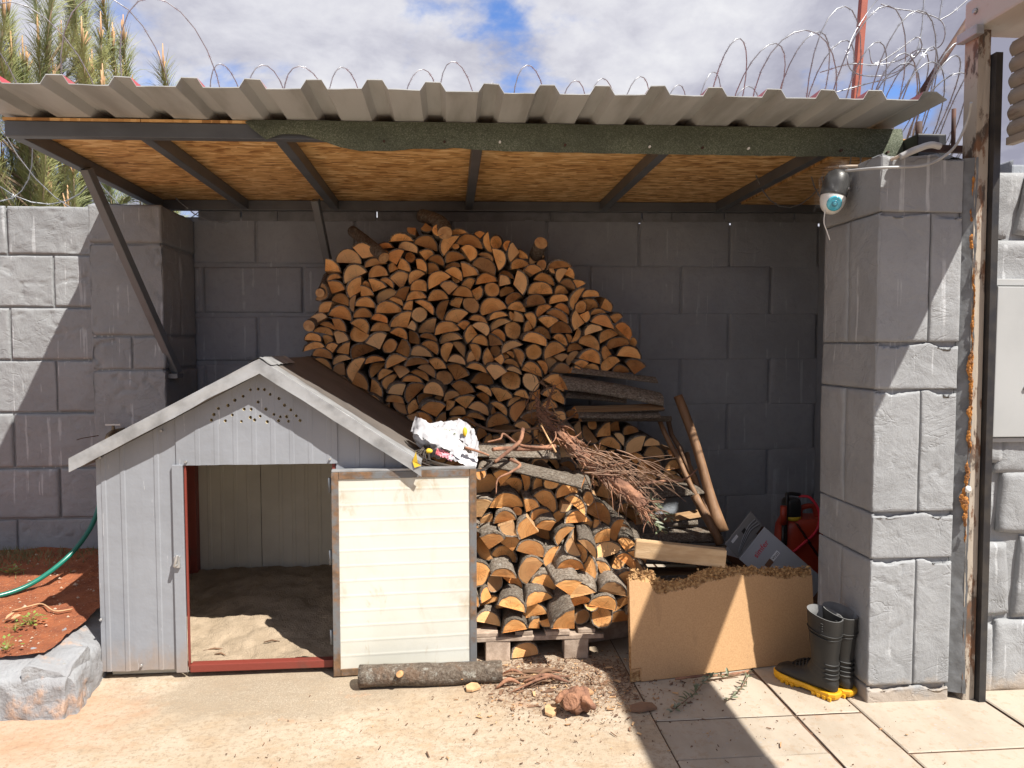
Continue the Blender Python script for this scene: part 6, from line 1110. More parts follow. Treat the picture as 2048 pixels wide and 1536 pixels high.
cq([(0, .266, -.23), (.455, .266, -.23), (.455, .266, -.006), (0, .266, -.006)], (0, .004, 0), 'rear_face', CARTON)
fR = cR @ Matrix.Rotation(math.radians(26), 3, 'Z')
fO = cl_(-.012, .0, 0)
def fl_(x, y, z): return fO + fR @ Vector((x, y, z))
s = MB(); s.prism([fl_(0, 0, .0), fl_(-.135, 0, .0), fl_(-.135, 0, -.235), fl_(0, 0, -.235)], fR @ Vector((0, .004, 0))); flapo = s.build('open_flap', CARTON2, box, bevel=.001)
for k in range(6):
    P_ = spline([fl_(-.02 - .012 * k, -.0015, -.01), fl_(-.045 - .008 * k, -.0015, -.07), fl_(-.03 - .006 * k, -.0015, -.14), fl_(-.008 - .003 * k, -.0015, -.21)], 8)
    MB().tube(P_, .0016, 4).build('printed_line', CARTON if k % 2 else BLACKPRINT, flapo)
s = MB(); s.prism([fl_(-.10, -.0005, -.09), fl_(-.075, -.0005, -.09), fl_(-.075, -.0005, -.118), fl_(-.10, -.0005, -.118)], fR @ Vector((0, -.001, 0))); s.build('printed_square', BLACKPRINT, flapo)
s = MB(); s.prism([fl_(-.115, -.0005, -.15), fl_(-.095, -.0005, -.15), fl_(-.095, -.0005, -.20), fl_(-.115, -.0005, -.20)], fR @ Vector((0, -.001, 0))); s.build('printed_label', WHITEPRINT, flapo)
def letter(body, size, x, z, rot, mat, parent=box, y=-.0022):
    me = text_mesh(body, size); c, sn = math.cos(rot), math.sin(rot); off = Vector(box.location)
    for v_ in me.vertices: v_.co = cl_(x + v_.co.x * c - v_.co.y * sn, y, z + v_.co.x * sn + v_.co.y * c) - off
    me.materials.append(mat); ob = bpy.data.objects.new('lettering', me); col.objects.link(ob); ob.parent = parent
letter('simfer', .046, .062, -.109, math.pi / 2, REDPRINT)
s = MB(); s.prism([cl_(.135, -.001, -.055), cl_(.160, -.001, -.055), cl_(.160, -.001, -.115), cl_(.135, -.001, -.115)], cR @ Vector((0, -.001, 0))); s.build('white_label', WHITEPRINT, box)
letter('Watt', .024, .1475, -.085, math.pi / 2, BLACKPRINT, box, -.0036)
s = MB(); s.prism([cl_(.132, -.001, -.118), cl_(.163, -.001, -.118), cl_(.163, -.001, -.165), cl_(.132, -.001, -.165)], cR @ Vector((0, -.001, 0))); s.build('dark_label', CARTON_BR, box)

# ------------------------------------------------------------------ backpack sprayer
spr = thing('backpack_sprayer', (2.30, 4.55, 0), 'red backpack sprayer with black pump in the dark corner by the pillar', 'sprayer')
def rbox(c, sx, sy, z0, z1, name, mat, rr=.05, par=spr, tp=.0):
    s = MB(); rings = []; n = 24
    for k in range(9):
        t = k / 8; z = lerp(z0, z1, t); e = min(t, 1 - t); q = 1 - .18 * (1 - min(1, e * 5)) ** 2 - tp * t; ring = []
        for j in range(n):
            a = 2 * math.pi * j / n; ca, sa = math.cos(a), math.sin(a); p_ = 3.2
            ring.append((c[0] + sx * q * math.copysign(abs(ca) ** (2 / p_), ca), c[1] + sy * q * math.copysign(abs(sa) ** (2 / p_), sa), z))
        rings.append(ring)
    s.rings(rings, cap0=True, cap1=True); return s.build(name, mat, par)
rbox((2.34, 4.58), .185, .11, .02, .47, 'tank', TANK)
rbox((2.235, 4.55), .055, .055, .465, .60, 'pump_cylinder', BLACKPL)
MB().tube([(2.235, 4.55, .462), (2.235, 4.55, .486)], .062, 20).build('collar', YBIT, spr)
MB().tube(spline([(2.175, 4.50, .30), (2.18, 4.50, .60), (2.20, 4.52, .635), (2.29, 4.54, .625)], 6), .012, 8).build('pump_lever', BLACKPL, spr)
MB().tube([(2.14, 4.46, .45), (2.14, 4.46, .57)], .021, 12).build('lever_grip', TANK, spr)
MB().tube([(2.14, 4.46, .20), (2.14, 4.46, .45)], .011, 10).build('lance', BLACKPL, spr)
MB().tube(spline([(2.28, 4.54, .615), (2.34, 4.50, .61), (2.385, 4.47, .52), (2.36, 4.45, .41), (2.27, 4.44, .33), (2.19, 4.45, .26)], 8), .009, 8).build('hose', REDPRINT, spr)
MB().tube(spline([(2.31, 4.58, .46), (2.32, 4.58, .525), (2.40, 4.58, .535), (2.43, 4.58, .46)], 6), .017, 10).build('carry_handle', TANK, spr)
MB().beam((2.22, 4.445, .46), (2.47, 4.45, .10), .006, .035, up=(0, 1, 0)).build('strap', BLACKPL, spr)

# ------------------------------------------------------------------ torn particle board
pb = thing('particle_board', (1.36, 3.39, 0), 'torn brown particle board leaning against the pillar beside the boots', 'board')
A0, A1 = Vector((.853, 3.30, .004)), Vector((1.848, 3.462, .004)); bu = (A1 - A0).normalized(); bl = Vector((0, .14, 1)).normalized(); bn = bu.cross(bl); bn = -bn if bn.y > 0 else bn
BL = (A1 - A0).length
def btop(x): return .520 - .062 * x + interp(x, [(0, -.02), (.03, .0), (.13, .002), (.14, -.035), (.22, -.055), (.33, -.03), (.40, .0), (.5, .012), (.7, .012), (.73, 0), (.85, .008), (1.01, -.002)]) + .010 * fr((x, 0, 0), 22) + .008 * fr((x, 3, 0), 60)
def torn(x): return -.028 - .062 * x + interp(x, [(0, .505), (.1, .50), (.14, .44), (.25, .455), (.35, .47), (.45, .50), (.6, .525), (.75, .52), (.85, .50), (1.01, .515)]) + .010 * fr((x, 7, 0), 18) + .006 * fr((x, 5, 0), 50)
NU, NV = 170, 80; s = MB()
for side in (0, 1):
    for i in range(NU + 1):
        for j in range(NV + 1):
            x = BL * i / NU; v = j / NV; z = v * btop(x); p_ = A0 + bu * x + bl * z; t = torn(x); d = 0
            if z > t: d = -.004 - .012 * abs(fr((x, z, side * 5), 26)) - .01 * (z - t) / .05 + .006 * fr((x, z, 3), 60)
            if x < .05 and z < .06: d -= .008 * abs(fr((x, z, 9), 40)) + .006
            s.v.append(tuple(p_ + bn * (d if side == 0 else -.026 - d)))
off = (NU + 1) * (NV + 1)
for side in (0, 1):
    for i in range(NU):
        for j in range(NV):
            a = side * off + i * (NV + 1) + j; x = BL * (i + .5) / NU; z = (j + .5) / NV * btop(x); raw = z > torn(x) - .002 or (x < .045 and z < .05 + .01 * fr((x, z, 0), 40))
            s.f.append([a, a + NV + 1, a + NV + 2, a + 1]); s.m.append(1 if raw else 0); s.sm.append(False)
for i in range(NU):
    for j in (0, NV):
        a = i * (NV + 1) + j; s.f.append([a, a + NV + 1, a + NV + 1 + off, a + off]); s.m.append(1); s.sm.append(False)
for j in range(NV):
    for i in (0, NU):
        a = i * (NV + 1) + j; s.f.append([a, a + 1, a + 1 + off, a + off]); s.m.append(1); s.sm.append(False)
s.build('board_sheet', [CHIP, CHIP_RAW], pb)
s = MB()
for i in range(420):                                     # loose chips along the tear
    x = rnd.uniform(.01, BL - .01); z = rnd.uniform(torn(x) - .004, btop(x) + .006); p_ = A0 + bu * x + bl * z + bn * rnd.uniform(-.014, .0)
    q = [p_ + Vector((rnd.gauss(0, .007), rnd.gauss(0, .004), rnd.gauss(0, .006))) for _ in range(4)]; s.add(q, [(0, 1, 2), (0, 2, 3), (0, 3, 1), (1, 3, 2)])
tag(s.build('torn_chips', CHIP_RAW, pb), kind='stuff')

# ------------------------------------------------------------------ rubber boots
SEC = [((.078, .395), (-.080, .362), .064), ((.074, .335), (-.078, .305), .063), ((.071, .318), (-.076, .289), .0645), ((.070, .312), (-.075, .283), .061), ((.064, .26), (-.069, .235), .057), ((.056, .205), (-.063, .178), .052), ((.054, .185), (-.064, .150), .0505), ((.0535, .178), (-.061, .140), .049),
       ((.054, .165), (-.064, .122), .0495), ((.055, .160), (-.061, .112), .048), ((.058, .150), (-.066, .095), .049), ((.061, .146), (-.064, .085), .048), ((.068, .136), (-.070, .062), .0485), ((.078, .126), (-.066, .032), .047), ((.098, .110), (-.012, .026), .046), ((.128, .098), (.055, .026), .047), ((.163, .088), (.115, .026), .050), ((.198, .080), (.17, .026), .0495), ((.222, .067), (.21, .026), .042), ((.238, .047), (.235, .028), .024)]
def boot(loc, rz, label):
    root = thing('rubber_boot', loc, label, 'boot', 'pair of rubber boots'); R3 = Matrix.Rotation(rz, 3, 'Z'); L = Vector(loc)
    tr = lambda x, y, z: L + R3 @ Vector((x, y, z))
    def ring(A, B, w, k=1.0, n=28):
        cy, cz = (A[0] + B[0]) / 2, (A[1] + B[1]) / 2; hy, hz = (A[0] - B[0]) / 2, (A[1] - B[1]) / 2; out = []
        for j in range(n):
            a = 2 * math.pi * j / n; ca, sa = math.cos(a), math.sin(a); e = .88
            ca, sa = math.copysign(abs(ca) ** e, ca), math.copysign(abs(sa) ** e, sa)
            out.append(tr(w * k * sa, cy + hy * ca * k, cz + hz * ca * k))
        return out
    rings = []
    for i, (a, b) in enumerate(zip(SEC, SEC[1:])):
        m_ = 4 if i not in (0, 3, 4) else 6
        for t in range(m_):
            f = t / m_; q = [lerp(a[0][0], b[0][0], f), lerp(a[0][1], b[0][1], f)], [lerp(a[1][0], b[1][0], f), lerp(a[1][1], b[1][1], f)], lerp(a[2], b[2], f)
            rings.append(ring(q[0], q[1], q[2], 1 + .004 * fr((i + f, 0, 0), 2)))
    rings.append(ring(*SEC[-1]))
    s = MB(); s.rings(rings, cap1=True); s.build('upper', RUBBER, root)
    inn = [ring(*SEC[0]), ring(SEC[0][0], SEC[0][1], SEC[0][2], .93)] + [ring(a, b, w, .92) for a, b, w in SEC[1:6]]
    s = MB(); s.rings(inn, cap1=True); s.build('lining', RUBBER_IN, root)
    for a, b, w in (SEC[2], ((.066, .30), (-.072, .272), .0605)):
        P_ = ring(a, b, w + .001, 1.012); MB().tube(P_ + [P_[0]], .0028, 6, caps=False).build('shaft_band', RUBBER, root)
    for z in (.155, .133, .112, .092):
        P_ = [tr(.050 * math.sin(t), -.012 - .0545 * math.cos(t), z + .022 * (1 - math.cos(t)) / 2) for t in [(-1.25 + 2.5 * q / 14) for q in range(15)]]
        MB().tube(P_, .0042, 6).build('ankle_rib', RUBBER, root)
    for q in range(5):
        y = .075 + .019 * q; z = .135 - .0115 * q; MB().tube(spline([tr(-.032, y - .012, z - .025), tr(-.01, y, z + .002), tr(.012, y + .004, z + .001), tr(.034, y - .01, z - .025)], 5), .0036, 6).build('instep_fold', RUBBER, root)
    for q in range(4):
        MB().tube([tr(-.058, .012 - .0, .355 - .011 * q), tr(-.0635, -.030, .348 - .011 * q)], .0022, 5).build('embossed_bar', RUBBER, root)
    # sole: outline with heel block, waist and cleats
    out = [(0, -.078), (.028, -.072), (.044, -.05), (.046, -.01), (.041, .04), (.044, .09), (.053, .14), (.052, .19), (.038, .228), (.012, .246), (-.012, .246), (-.036, .228), (-.05, .19), (-.051, .14), (-.043, .09), (-.041, .04), (-.046, -.01), (-.044, -.05), (-.028, -.072)]
    def arch(y): return .016 * max(0, 1 - ((y - .065) / .035) ** 2) if abs(y - .065) < .035 else 0
    ou = []
    for (a, b) in zip(out, out[1:] + out[:1]):
        for t in range(4): ou.append((lerp(a[0], b[0], t / 4), lerp(a[1], b[1], t / 4)))
    s = MB()
    rg = lambda k, zf: [tr(x * k, .08 + (y - .08) * k, zf(y)) for x, y in ou]
    s.rings([rg(.97, lambda y: .003 + arch(y)), rg(1.0, lambda y: .006 + arch(y)), rg(1.03, lambda y: .018 + arch(y) * .4), rg(1.03, lambda y: .030 + (.004 if y > .15 else 0)), rg(.98, lambda y: .034 + (.005 if y > .15 else 0))], cap0=True, cap1=True, smooth=False); s.build('sole', YELLOW, root)
    for q in range(11):
        y = -.058 + .026 * q
        if .03 < y < .105: continue
        for sd in (-1, 1):
            w_ = .046 if y < .05 else .053
            if y > .2: w_ = .038
            c = tr(sd * w_, y, .009); MB().box(c, (.010, .015, .017), R3).build('cleat', YELLOW, root, bevel=.002)
    return root
boot((1.705, 3.125, .001), math.radians(31), 'nearer black rubber boot with yellow sole before the particle board')
boot((1.792, 3.150, .001), math.radians(27), 'farther black rubber boot with yellow sole against the pillar')

# ------------------------------------------------------------------ gate: post, guide rail, roller shutter
gate = thing('roller_gate', (2.25, 2.9, 0), 'rusty beige roller-shutter gate post with raised slats and housing', 'gate')
def warp(x, y, z): return (x + .012 * (1.5 - z) / 1.5, y, z)
PX0, PX1, PY0, PY1 = 2.290, 2.348, 3.018, 3.10
s = MB(); s.grid(60, 6, lambda u, v: warp(lerp(PX0, PX1, v), PY0 + .002 * fr((u * 9, v, 0), 3), lerp(0, 2.963, u)), smooth=False)
s.grid(30, 2, lambda u, v: warp(PX0, lerp(PY0, PY1, v), lerp(0, 2.963, u)), smooth=False); s.grid(30, 2, lambda u, v: warp(PX1, lerp(PY0, PY1, v), lerp(0, 2.963, u)), smooth=False); s.build('post', POSTMAT, gate)
s = MB()
for y0, y1, x0, x1 in ((2.99, 3.015, PX1 + .004, PX1 + .036), (3.015, 3.078, PX1 + .004, PX1 + .012), (3.015, 3.078, PX1 + .028, PX1 + .036)): s.add([warp(x, y, z) for z in (.0, 2.86) for x, y in ((x0, y0), (x1, y0), (x1, y1), (x0, y1))], [(0, 3, 2, 1), (4, 5, 6, 7), (0, 1, 5, 4), (1, 2, 6, 5), (2, 3, 7, 6), (3, 0, 4, 7)])
s.build('guide_rail', BLACKRAIL, gate, bevel=.001)
def flake(u, v):
    z = lerp(.03, 2.42, u); x = lerp(PX0 + .010 + .006 * fr((z, 0, 0), 7), 2.240, v)
    return (x + .012 * (1.5 - z) / 1.5 * (1 - v), PY0 - .003 + .035 * v - .006 * abs(fr((z, v * .5, 0), 9)), z)
MB().grid(200, 5, flake).build('grey_filler', GREYFLAKE, gate)
def foamrun(z0, z1, wmax, dx, seed):
    s = MB(); E_ = lambda z, q: max(0, .42 + 1.2 * fr((z, q, seed), 7) + .55 * fr((z, q + 4, seed), 24))
    def f(u, v):
        z = lerp(z0, z1, u); e = min(1, 8 * min(u, 1 - u)); xl = -wmax * E_(z, 1) * e; xr = .8 * wmax * E_(z, 5) * e
        return (PX0 + dx + .006 * fr((z, 5, seed), 5) + .012 * (1.5 - z) / 1.5 + lerp(xl, xr, v), PY0 - .005 - .008 * math.sin(v * math.pi) * min(1, (xr - xl) / .012) * (1 + .8 * fr((z, v * .1, seed), 60)), z)
    s.grid(420, 6, f); s.build('orange_foam', ORANGE, gate)
foamrun(1.05, 1.98, .013, .004, 0); foamrun(.72, 1.10, .026, -.008, 4); foamrun(1.25, 1.58, .020, -.002, 8); foamrun(2.02, 2.09, .012, -.012, 2); foamrun(2.14, 2.20, .014, -.016, 6); foamrun(2.25, 2.34, .010, -.012, 9)
blob((PX0 - .002, PY0 - .016, .965), .014, (1, .7, 1.1), 3, 14, 10).build('plaster_lump', WHITEPL, gate)
for i in range(6):                                       # shutter slats running towards the viewer
    z0 = 2.505 + .068 * i; s = MB()
    def sl(u, v, z0=z0):
        a = v * math.pi; return (2.425 - .018 * math.sin(a) ** .8 - (.004 if v in (0, 1) else 0), lerp(-.70, 3.0, u), z0 + .064 * v)
    s.grid(24, 8, sl, smooth=False); s.grid(24, 1, lambda u, v: (2.432, lerp(-.70, 3.0, u), z0 + .064 * v), smooth=False); s.build('slat', SHUTTER, gate)
MB().span((2.405, -.70, 2.468), (2.442, 3.0, 2.502)).build('bottom_bar', SHUTTER, gate, bevel=.004)
s = MB(); s.span((2.272, -.82, 2.965), (2.60, 3.10, 3.11)); s.build('housing', SHUTBOX, gate, bevel=.012)
MB().tube([(2.272, 3.03, 3.045), (2.260, 3.03, 3.045)], [.013, .010], 10).build('bolt', ZINC, gate)
MB().span((2.24, 2.98, 2.93), (2.276, 3.105, 2.97)).build('bracket', FLASH, gate, bevel=.004)
MB().span((2.19, -.82, 0), (2.30, -.72, 2.9)).build('post', POSTMAT, gate, bevel=.004)

# ------------------------------------------------------------------ security camera, cables
cm = thing('security_camera', (1.79, 3.33, 2.40), 'black and white dome camera with cyan lens wrapped in plastic on the pillar', 'camera')
ax = Vector((.22, .05, 1)).normalized(); cc = Vector((1.775, 3.26, 2.30))
def cap_rings(prof_, n=22):
    a = ax.orthogonal().normalized(); b = ax.cross(a); return [[cc + ax * h + (a * math.cos(2 * math.pi * j / n) + b * math.sin(2 * math.pi * j / n)) * r_ for j in range(n)] for h, r_ in prof_]
s = MB(); s.rings(cap_rings([(.115, .004), (.112, .028), (.10, .044), (.08, .054), (.05, .058), (.0, .059), (-.012, .058)]), cap0=True, cap1=True); s.build('housing', BLACKPL, cm)
s = MB(); s.rings(cap_rings([(-.012, .0565), (-.03, .056), (-.055, .050), (-.075, .038), (-.088, .022), (-.092, .003)]), cap1=True); s.build('dome', WHITEPL, cm)
fd = Vector((-.30, -1, -.28)).normalized(); fc = cc - ax * .038
e1 = fd.cross(ax).normalized(); e2 = e1.cross(fd)
def disc(r0, d, name, mat, sq=1.0):
    s = MB(); s.rings([[fc + fd * dd + (e1 * math.cos(t) * sq + e2 * math.sin(t)) * rr_ for t in [2 * math.pi * j / 24 for j in range(24)]] for dd, rr_ in ((d - .022, r0), (d, r0), (d + .003, r0 * .86))], cap1=True); s.build(name, mat, cm)
disc(.034, .054, 'lens_face', CYAN, .95); disc(.014, .0585, 'lens_ring', CYAN2); disc(.007, .062, 'lens', CYAN)
MB().tube([cc + Vector((.045, -.045, .02)), cc + Vector((.047, -.052, .02))], .006, 10).build('screw', ZINC, cm)
MB().beam(cc + ax * .10, (1.868, 3.36, 2.43), .035, .03).build('bracket', STEEL2, cm, bevel=.004)
wr = MB()
wr.grid(40, 24, lambda u, v: (lambda a, h: cc + ax * h + (ax.orthogonal().normalized() * math.cos(a) + ax.cross(ax.orthogonal().normalized()) * math.sin(a)) * (.070 + .012 * fr((math.cos(a), math.sin(a), h * 12), 2.2) - (.028 if h > .12 else 0)))(1.6 + u * 4.4, lerp(-.085, .15, v))); wr.build('plastic_wrap', WRAP, cm)
MB().tube(spline([cc + Vector((-.045, -.01, -.07)), cc + Vector((-.05, -.012, -.13)), cc + Vector((-.035, -.012, -.17)), cc + Vector((-.02, -.012, -.21))], 6), .0028, 6).build('loose_cord', WHITEPL, cm)
tag(MB().tube(spline([(1.792,3.25,2.427), (1.888,3.2,2.419), (1.898,3.1,2.408), (1.916,3.02,2.409), (1.986,2.99,2.446), (2.076,2.99,2.464)], 8), .007, 8).build('cable', CABLE), 'beige cable running from the camera along the pillar top', 'cable')
tag(MB().tube(spline([(1.926,3,2.409), (1.98,2.98,2.434), (2.039,2.97,2.454), (2.085,2.97,2.449)], 8), .014, 10).build('conduit', CONDUIT), 'short grey plastic conduit on top of the pillar', 'conduit')
tag(MB().tube(spline([(1.749,3.12,2.374), (1.837,3,2.361), (2.011,2.99,2.37), (2.1,2.99,2.402), (2.164,2.98,2.46), (2.19,2.95,2.556), (2.166,2.9,2.612)], 8), .006, 8).build('cable', CONDUIT), 'pale cable sagging across the pillar face up to the gate', 'cable')

# ------------------------------------------------------------------ steel uprights over the wall
tag(MB().beam((3.214,5.62,3.436), (3.294,5.62,4.791), .052, .052, up=(0, 1, 0)).build('steel_pole', REDPOLE, bevel=.004), 'red-oxide square steel pole rising above the roof', 'pole')
bpy.data.objects['steel_pole'].data.update()
tag(MB().tube([(2.914,4.4,3.125), (3.255,4.4,3.649)], .020, 10).build('leaning_rod', RUSTY), 'dark rusty rod leaning through the razor wire', 'rod')
tag(MB().tube([(2.418,3.35,2.552), (2.416,3.35,2.736)], .010, 8).build('rebar_stub', RUSTY), 'thin rusty rebar stub on the pillar nearest the gate', 'rebar', 'rusty stubs on the pillar')
tag(MB().tube([(2.31,3.45,2.566), (2.308,3.45,2.702)], .016, 8).build('rebar_stub', RUSTY), 'thick rusty stub behind the black beam end', 'rebar', 'rusty stubs on the pillar')
tag(MB().beam((2.212,3.3,2.534), (2.405,3.2,2.502), .03, .03).build('rusty_rail', RUSTY), 'rusty steel rail lying on top of the pillar', 'rail')

# ------------------------------------------------------------------ razor wire
def razor(path, name, label, barb=.040, r_=.0036, size=.015, group='razor wire coils'):
    P_ = [Vector(p_) for p_ in path]; s = MB(); s.tube(P_, r_, 5, caps=False); acc = 0.0
    for a, b in zip(P_, P_[1:]):
        d = b - a; L = d.length
        if L < 1e-6: continue
        d.normalize(); t = barb - acc
        while t < L:
            c = a + d * t; sd = d.cross(Vector((rnd.gauss(0, 1), rnd.gauss(0, 1), rnd.gauss(0, 1)))).normalized()
            s.add([c - d * size * .9 + sd * size, c + d * size * .2 + sd * .002, c + d * size * .9 + sd * size, c + d * size * .2 - sd * .002, c - d * size * .9 - sd * size, c + d * size * .9 - sd * size], [(0, 1, 3), (1, 2, 3), (4, 1, 3), (5, 3, 1)])
            t += barb
        acc = L - (t - barb)
    return tag(s.build(name, GALV), label, 'razor wire', group)
def coil(x0, x1, yc, zc, rz, n, w, ry, seed, tops=None):
    r = random.Random(seed); out = []; N = n * 26; ph = [r.uniform(.75, 1.15) for _ in range(n + 2)]; wd = [r.uniform(.6, 1.3) for _ in range(n + 2)]
    for i in range(N + 1):
        t = i / 26; k = int(t); f = t - k; a = 2 * math.pi * t; q = lerp(ph[k], ph[k + 1], f); ww = lerp(wd[k], wd[k + 1], f)
        out.append((x0 + (x1 - x0) * i / N + w * ww * math.cos(a), yc + ry * math.cos(a + 1.0) + .05 * math.sin(t * 2.1), zc + rz * q * math.sin(a)))
    return [(x + .10 * noise.noise(Vector((i * .035, seed, 0))) + .05 * noise.noise(Vector((i * .09, seed, 4))), y + .08 * noise.noise(Vector((i * .05, seed, 9))), z + .07 * noise.noise(Vector((i * .045, seed, 5)))) for i, (x, y, z) in enumerate(out)]
razor(coil(-4.6, -1.5, 5.05, 3.10, .60, 8, .30, .30, 4), 'razor_wire', 'razor wire coil on the wall before the pine tree')
razor(coil(-1.6, 2.4, 5.42, 3.12, .44, 15, .19, .2, 8), 'razor_wire', 'razor wire coil whose loops peep over the ribbed roof')
razor(coil(1.75, 3.1, 4.7, 3.12, .40, 6, .26, .35, 3), 'razor_wire', 'razor wire coil tangled round the leaning rod')
razor(coil(2.0, 2.9, 4.3, 3.0, .5, 4, .34, .3, 14), 'razor_wire', 'wide razor wire coil crossing behind the leaning rod')
razor(coil(2.35, 2.9, 3.9, 2.75, .40, 4, .24, .3, 21), 'razor_wire', 'dense razor wire coil beside the thick rusty stub')
razor(coil(2.35, 2.7, 3.75, 2.76, .30, 4, .20, .22, 6), 'razor_wire', 'razor wire coil low above the pillar by the gate')
razor(spline([(2.697,4.4,3.803), (2.587,4.4,3.663), (2.457,4.35,3.471), (2.41,4.3,3.316), (2.532,4.4,3.288), (2.74,4.5,3.319), (2.809,4.4,3.321), (2.839,4.3,3.381), (2.876,4.3,3.525), (2.886,4.3,3.734)], 9), 'razor_wire', 'loose razor wire strand sweeping across the red pole')
razor(spline([(2.552,4.2,3.621), (2.64,4.2,3.599), (2.797,4.2,3.582), (2.924,4.2,3.543), (2.958,4.2,3.471), (2.97,4.25,3.419), (2.935,4.3,3.405), (2.863,4.3,3.411), (2.807,4.4,3.382), (2.645,4.4,3.346), (2.482,4.4,3.347), (2.341,4.5,3.328)], 9), 'razor_wire', 'loose razor wire strand curving in a wide loop above the roof end')
razor(spline([(2.485,4.2,3.359), (2.518,4.2,3.273), (2.647,4.2,3.344), (2.77,4.2,3.432), (2.808,4.2,3.416), (2.864,4.3,3.391), (2.777,4.4,3.29), (2.625,4.5,3.259), (2.443,4.5,3.207)], 9), 'razor_wire', 'loose kinked razor wire strand between pole and rod')
razor(spline([(2.854,4.1,3.497), (2.93,4.1,3.542), (3.035,4.1,3.631)], 8), 'razor_wire', 'short razor wire strand running up to the shutter housing')
razor(spline([(2.848,4.1,3.496), (2.863,4.1,3.61), (2.867,4.1,3.667)], 8), 'razor_wire', 'short razor wire strand rising beside the housing')

# ------------------------------------------------------------------ pine behind the wall
pine = thing('pine_tree', (-3.55, 6.7, -.1), 'young long-needled pine tree growing behind the boundary wall', 'tree')
MB().tube(spline([(-3.6, 6.7, -.1), (-3.55, 6.7, 1.5), (-3.5, 6.68, 3.0), (-3.42, 6.7, 4.2), (-3.36, 6.7, 5.4)], 6), [lerp(.04, .008, i / 24) for i in range(25)], 9).build('trunk', PINEBARK, pine)
s_b, s_n, s_c = MB(), MB(), MB()
def needles(p_, d, L, n, nl):
    d = Vector(d).normalized()
    for i in range(n):
        t = rnd.random(); q = Vector(p_) + d * L * t; sd = d.cross(Vector((rnd.gauss(0, 1), rnd.gauss(0, 1), rnd.gauss(0, 1)))).normalized()
        e = (d * rnd.uniform(.6, 1.5) + sd * rnd.uniform(.25, 1.0) + Vector((rnd.gauss(0, .12), 0, rnd.gauss(-.05, .15)))).normalized(); l_ = nl * rnd.uniform(.5, 1.25); m_ = q + e * l_ * .55; tip = q + e * l_ + Vector((0, 0, -.10 * l_ * rnd.random() * 2)); w_ = e.cross(Vector((.3, 1, .2))).normalized() * .0017
        s_n.add([q - w_, q + w_, m_ + w_, m_ - w_, tip], [(0, 1, 2, 3), (3, 2, 4)])
def shoot(a, b, up, nl=.16, dens=95):
    P_ = spline([a, Vector(a).lerp(Vector(b), .55) + Vector((0, 0, -.06)), b, Vector(b) + Vector((rnd.gauss(0, .03), rnd.gauss(0, .03), up))], 5); s_b.tube(P_, [lerp(.013, .005, i / len(P_)) for i in range(len(P_))], 5)
    for i in range(len(P_) // 3, len(P_) - 1): needles(P_[i], P_[i + 1] - P_[i], (P_[i + 1] - P_[i]).length, int(dens * (P_[i + 1] - P_[i]).length / .08), nl)
    tip = P_[-1]
    for k in range(rnd.randint(3, 5)):
        e = Vector((rnd.gauss(0, .025), rnd.gauss(0, .025), rnd.uniform(.08, .20))) if k else Vector((0, 0, .24)); s_c.tube([tip, tip + e * .5, tip + e], [.009, .008, .004], 5)
for i in range(115):                                      # upright leaders springing from low boughs
    a = rnd.uniform(0, 6.28); R2 = 1.15 * math.sqrt(rnd.random()); x0, y0 = -3.62 + R2 * math.cos(a), 6.8 + .7 * R2 * math.sin(a); zt = rnd.uniform(2.3, 4.75 - .75 * R2 + (.5 if abs(x0 + 3.5) < .35 else 0))
    shoot((-3.5, 6.7, max(1.6, zt - .75 - .3 * R2)), (x0, y0, zt - .3), rnd.uniform(.30, .50), nl=.21, dens=50)
s_b.build('branches', PINEBARK, pine); s_n.build('crown', NEEDLE, pine); tag(s_c.build('buds', PINEBUD, pine), kind='stuff')

# ------------------------------------------------------------------ hose, tap, weeds
tap = thing('garden_tap', (-2.08, 4.62, 1.05), 'old brass tap on the wall pier above the doghouse eave', 'tap')
MB().tube([(-2.03, 4.70, 1.075), (-2.05, 4.60, 1.075), (-2.06, 4.56, 1.06), (-2.07, 4.55, 1.02)], [.016, .018, .016, .013], 10).build('spout', BRASS, tap)
MB().tube([(-2.05, 4.60, 1.075), (-2.05, 4.60, 1.115)], [.011, .009], 8).build('spindle', BRASS, tap); MB().beam((-2.095, 4.60, 1.12), (-2.005, 4.60, 1.12), .012, .008).build('handle', ZINC, tap)
MB().tube([(-2.115, 4.55, 1.06), (-2.21, 4.55, 1.045), (-2.24, 4.55, 1.035)], .003, 6).build('wire_hook', RUSTY, tap)
MB().tube([(-2.065, 4.553, 1.03), (-2.075, 4.548, 1.0)], .017, 10).build('hose_clamp', ZINC, tap)
tag(MB().tube(spline([(-2.075, 4.548, 1.01), (-2.085, 4.54, .86), (-2.09, 4.50, .68), (-2.12, 4.42, .52), (-2.19, 4.28, .385), (-2.30, 4.08, .295), (-2.48, 3.95, .272), (-2.75, 3.90, .268), (-3.2, 3.92, .275), (-3.7, 4.0, .28)], 10), .0135, 12).build('garden_hose', HOSE), 'green garden hose hanging from the tap onto the red soil', 'hose')
tag(MB().tube(spline([(-2.02, 4.55, 1.0), (-2.03, 4.54, .7), (-2.06, 4.5, .45), (-2.09, 4.46, .30)], 6), .008, 8).build('thin_pipe', CONDUIT), 'thin grey pipe behind the green hose beside the doghouse', 'pipe')
tag(MB().beam((-1.99, 4.56, .20), (-1.96, 4.62, .95), .07, .02, up=(0, 1, 0)).build('leaning_board', W_PILLAR, bevel=.003), 'narrow grey board standing between doghouse and wall pier', 'board')
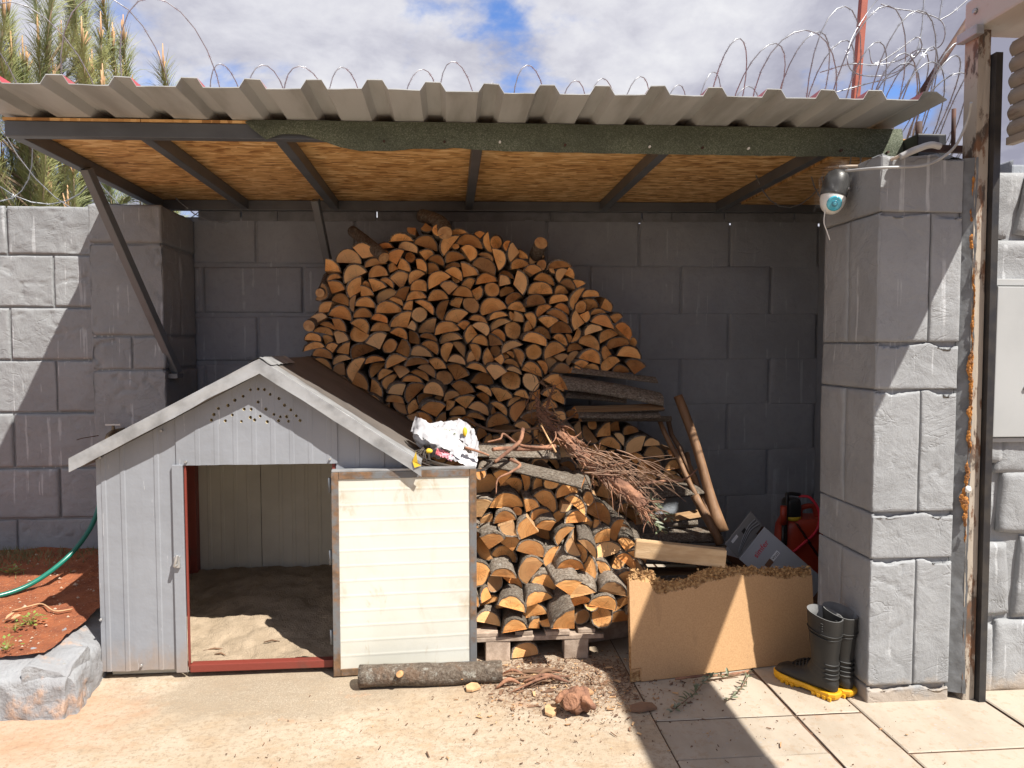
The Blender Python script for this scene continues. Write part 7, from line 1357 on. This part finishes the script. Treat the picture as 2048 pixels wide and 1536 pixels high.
for i, (px_, sz, n, lab) in enumerate((((-2.028,3.633,0.25), .035, 34, 'bright green weed largest in the middle of the soil bed'), ((-2.061,3.562,0.25), .022, 16, 'small green weed beside the largest weed in the soil'), ((-1.972,3.338,0.25), .035, 22, 'green weed at the kerb edge of the soil bed'), ((-2.554,4.387,0.27), .04, 36, 'yellow-green weed at the shadow edge on the soil'))):
    root = thing('weed', px_, lab, 'weed', 'weeds in the soil bed'); c = Vector(px_)
    for k in range(n):
        a, r2 = rnd.uniform(0, 6.28), sz * rnd.uniform(.2, 1.5); b = c + Vector((math.cos(a) * r2, math.sin(a) * r2, rnd.uniform(.012, .05))); d = Vector((math.cos(a), math.sin(a), rnd.uniform(-.2, .7))).normalized(); sd = d.cross(Vector((0, 0, 1))).normalized(); l_ = sz * rnd.uniform(.35, .7)
        MB().add([c + Vector((0, 0, .0)), b, b + d * l_ * .5 + sd * l_ * .35, b + d * l_, b + d * l_ * .5 - sd * l_ * .35, c + Vector((.002, .002, 0))], [(1, 2, 3), (1, 3, 4), (0, 1, 5)]).build('leaf', WEED, root)
s = MB()
for i in range(2600):
    x, y = rnd.uniform(-4.2, -2.15), 4.80 - abs(rnd.gauss(0, .16))
    if x > -2.6 and rnd.random() < .6: continue
    z = .225 + .075 * (y - 3.3) / 1.65; a = rnd.uniform(0, 6.28); h = rnd.uniform(.012, .055); w_ = .0028
    s.add([(x - w_, y, z), (x + w_, y, z), (x + .02 * math.cos(a), y + .02 * math.sin(a), z + h)], [(0, 1, 2)])
tag(s.build('grass', DRYGRASS), 'thin dry grass along the foot of the boundary wall', 'grass', None, 'stuff')
tag(MB().tube(spline([(-2.212,3.809,0.26), (-2.14,3.832,0.275), (-2.093,3.857,0.275), (-1.983,3.762,0.27), (-1.917,3.798,0.265)], 5), [.004] * 21, 5).build('dry_twig', PINEBUD), 'pale dry twig lying on the red soil', 'twig')
leafy('fallen_leaf', [(-2.185,3.68,0.262), (-2.152,3.675,0.268), (-2.138,3.708,0.265)], 'dry tan leaf lying on the red soil by the weeds', 3, .05, 41, .2, None, 'leaf', PINEBUD, .002, .3)
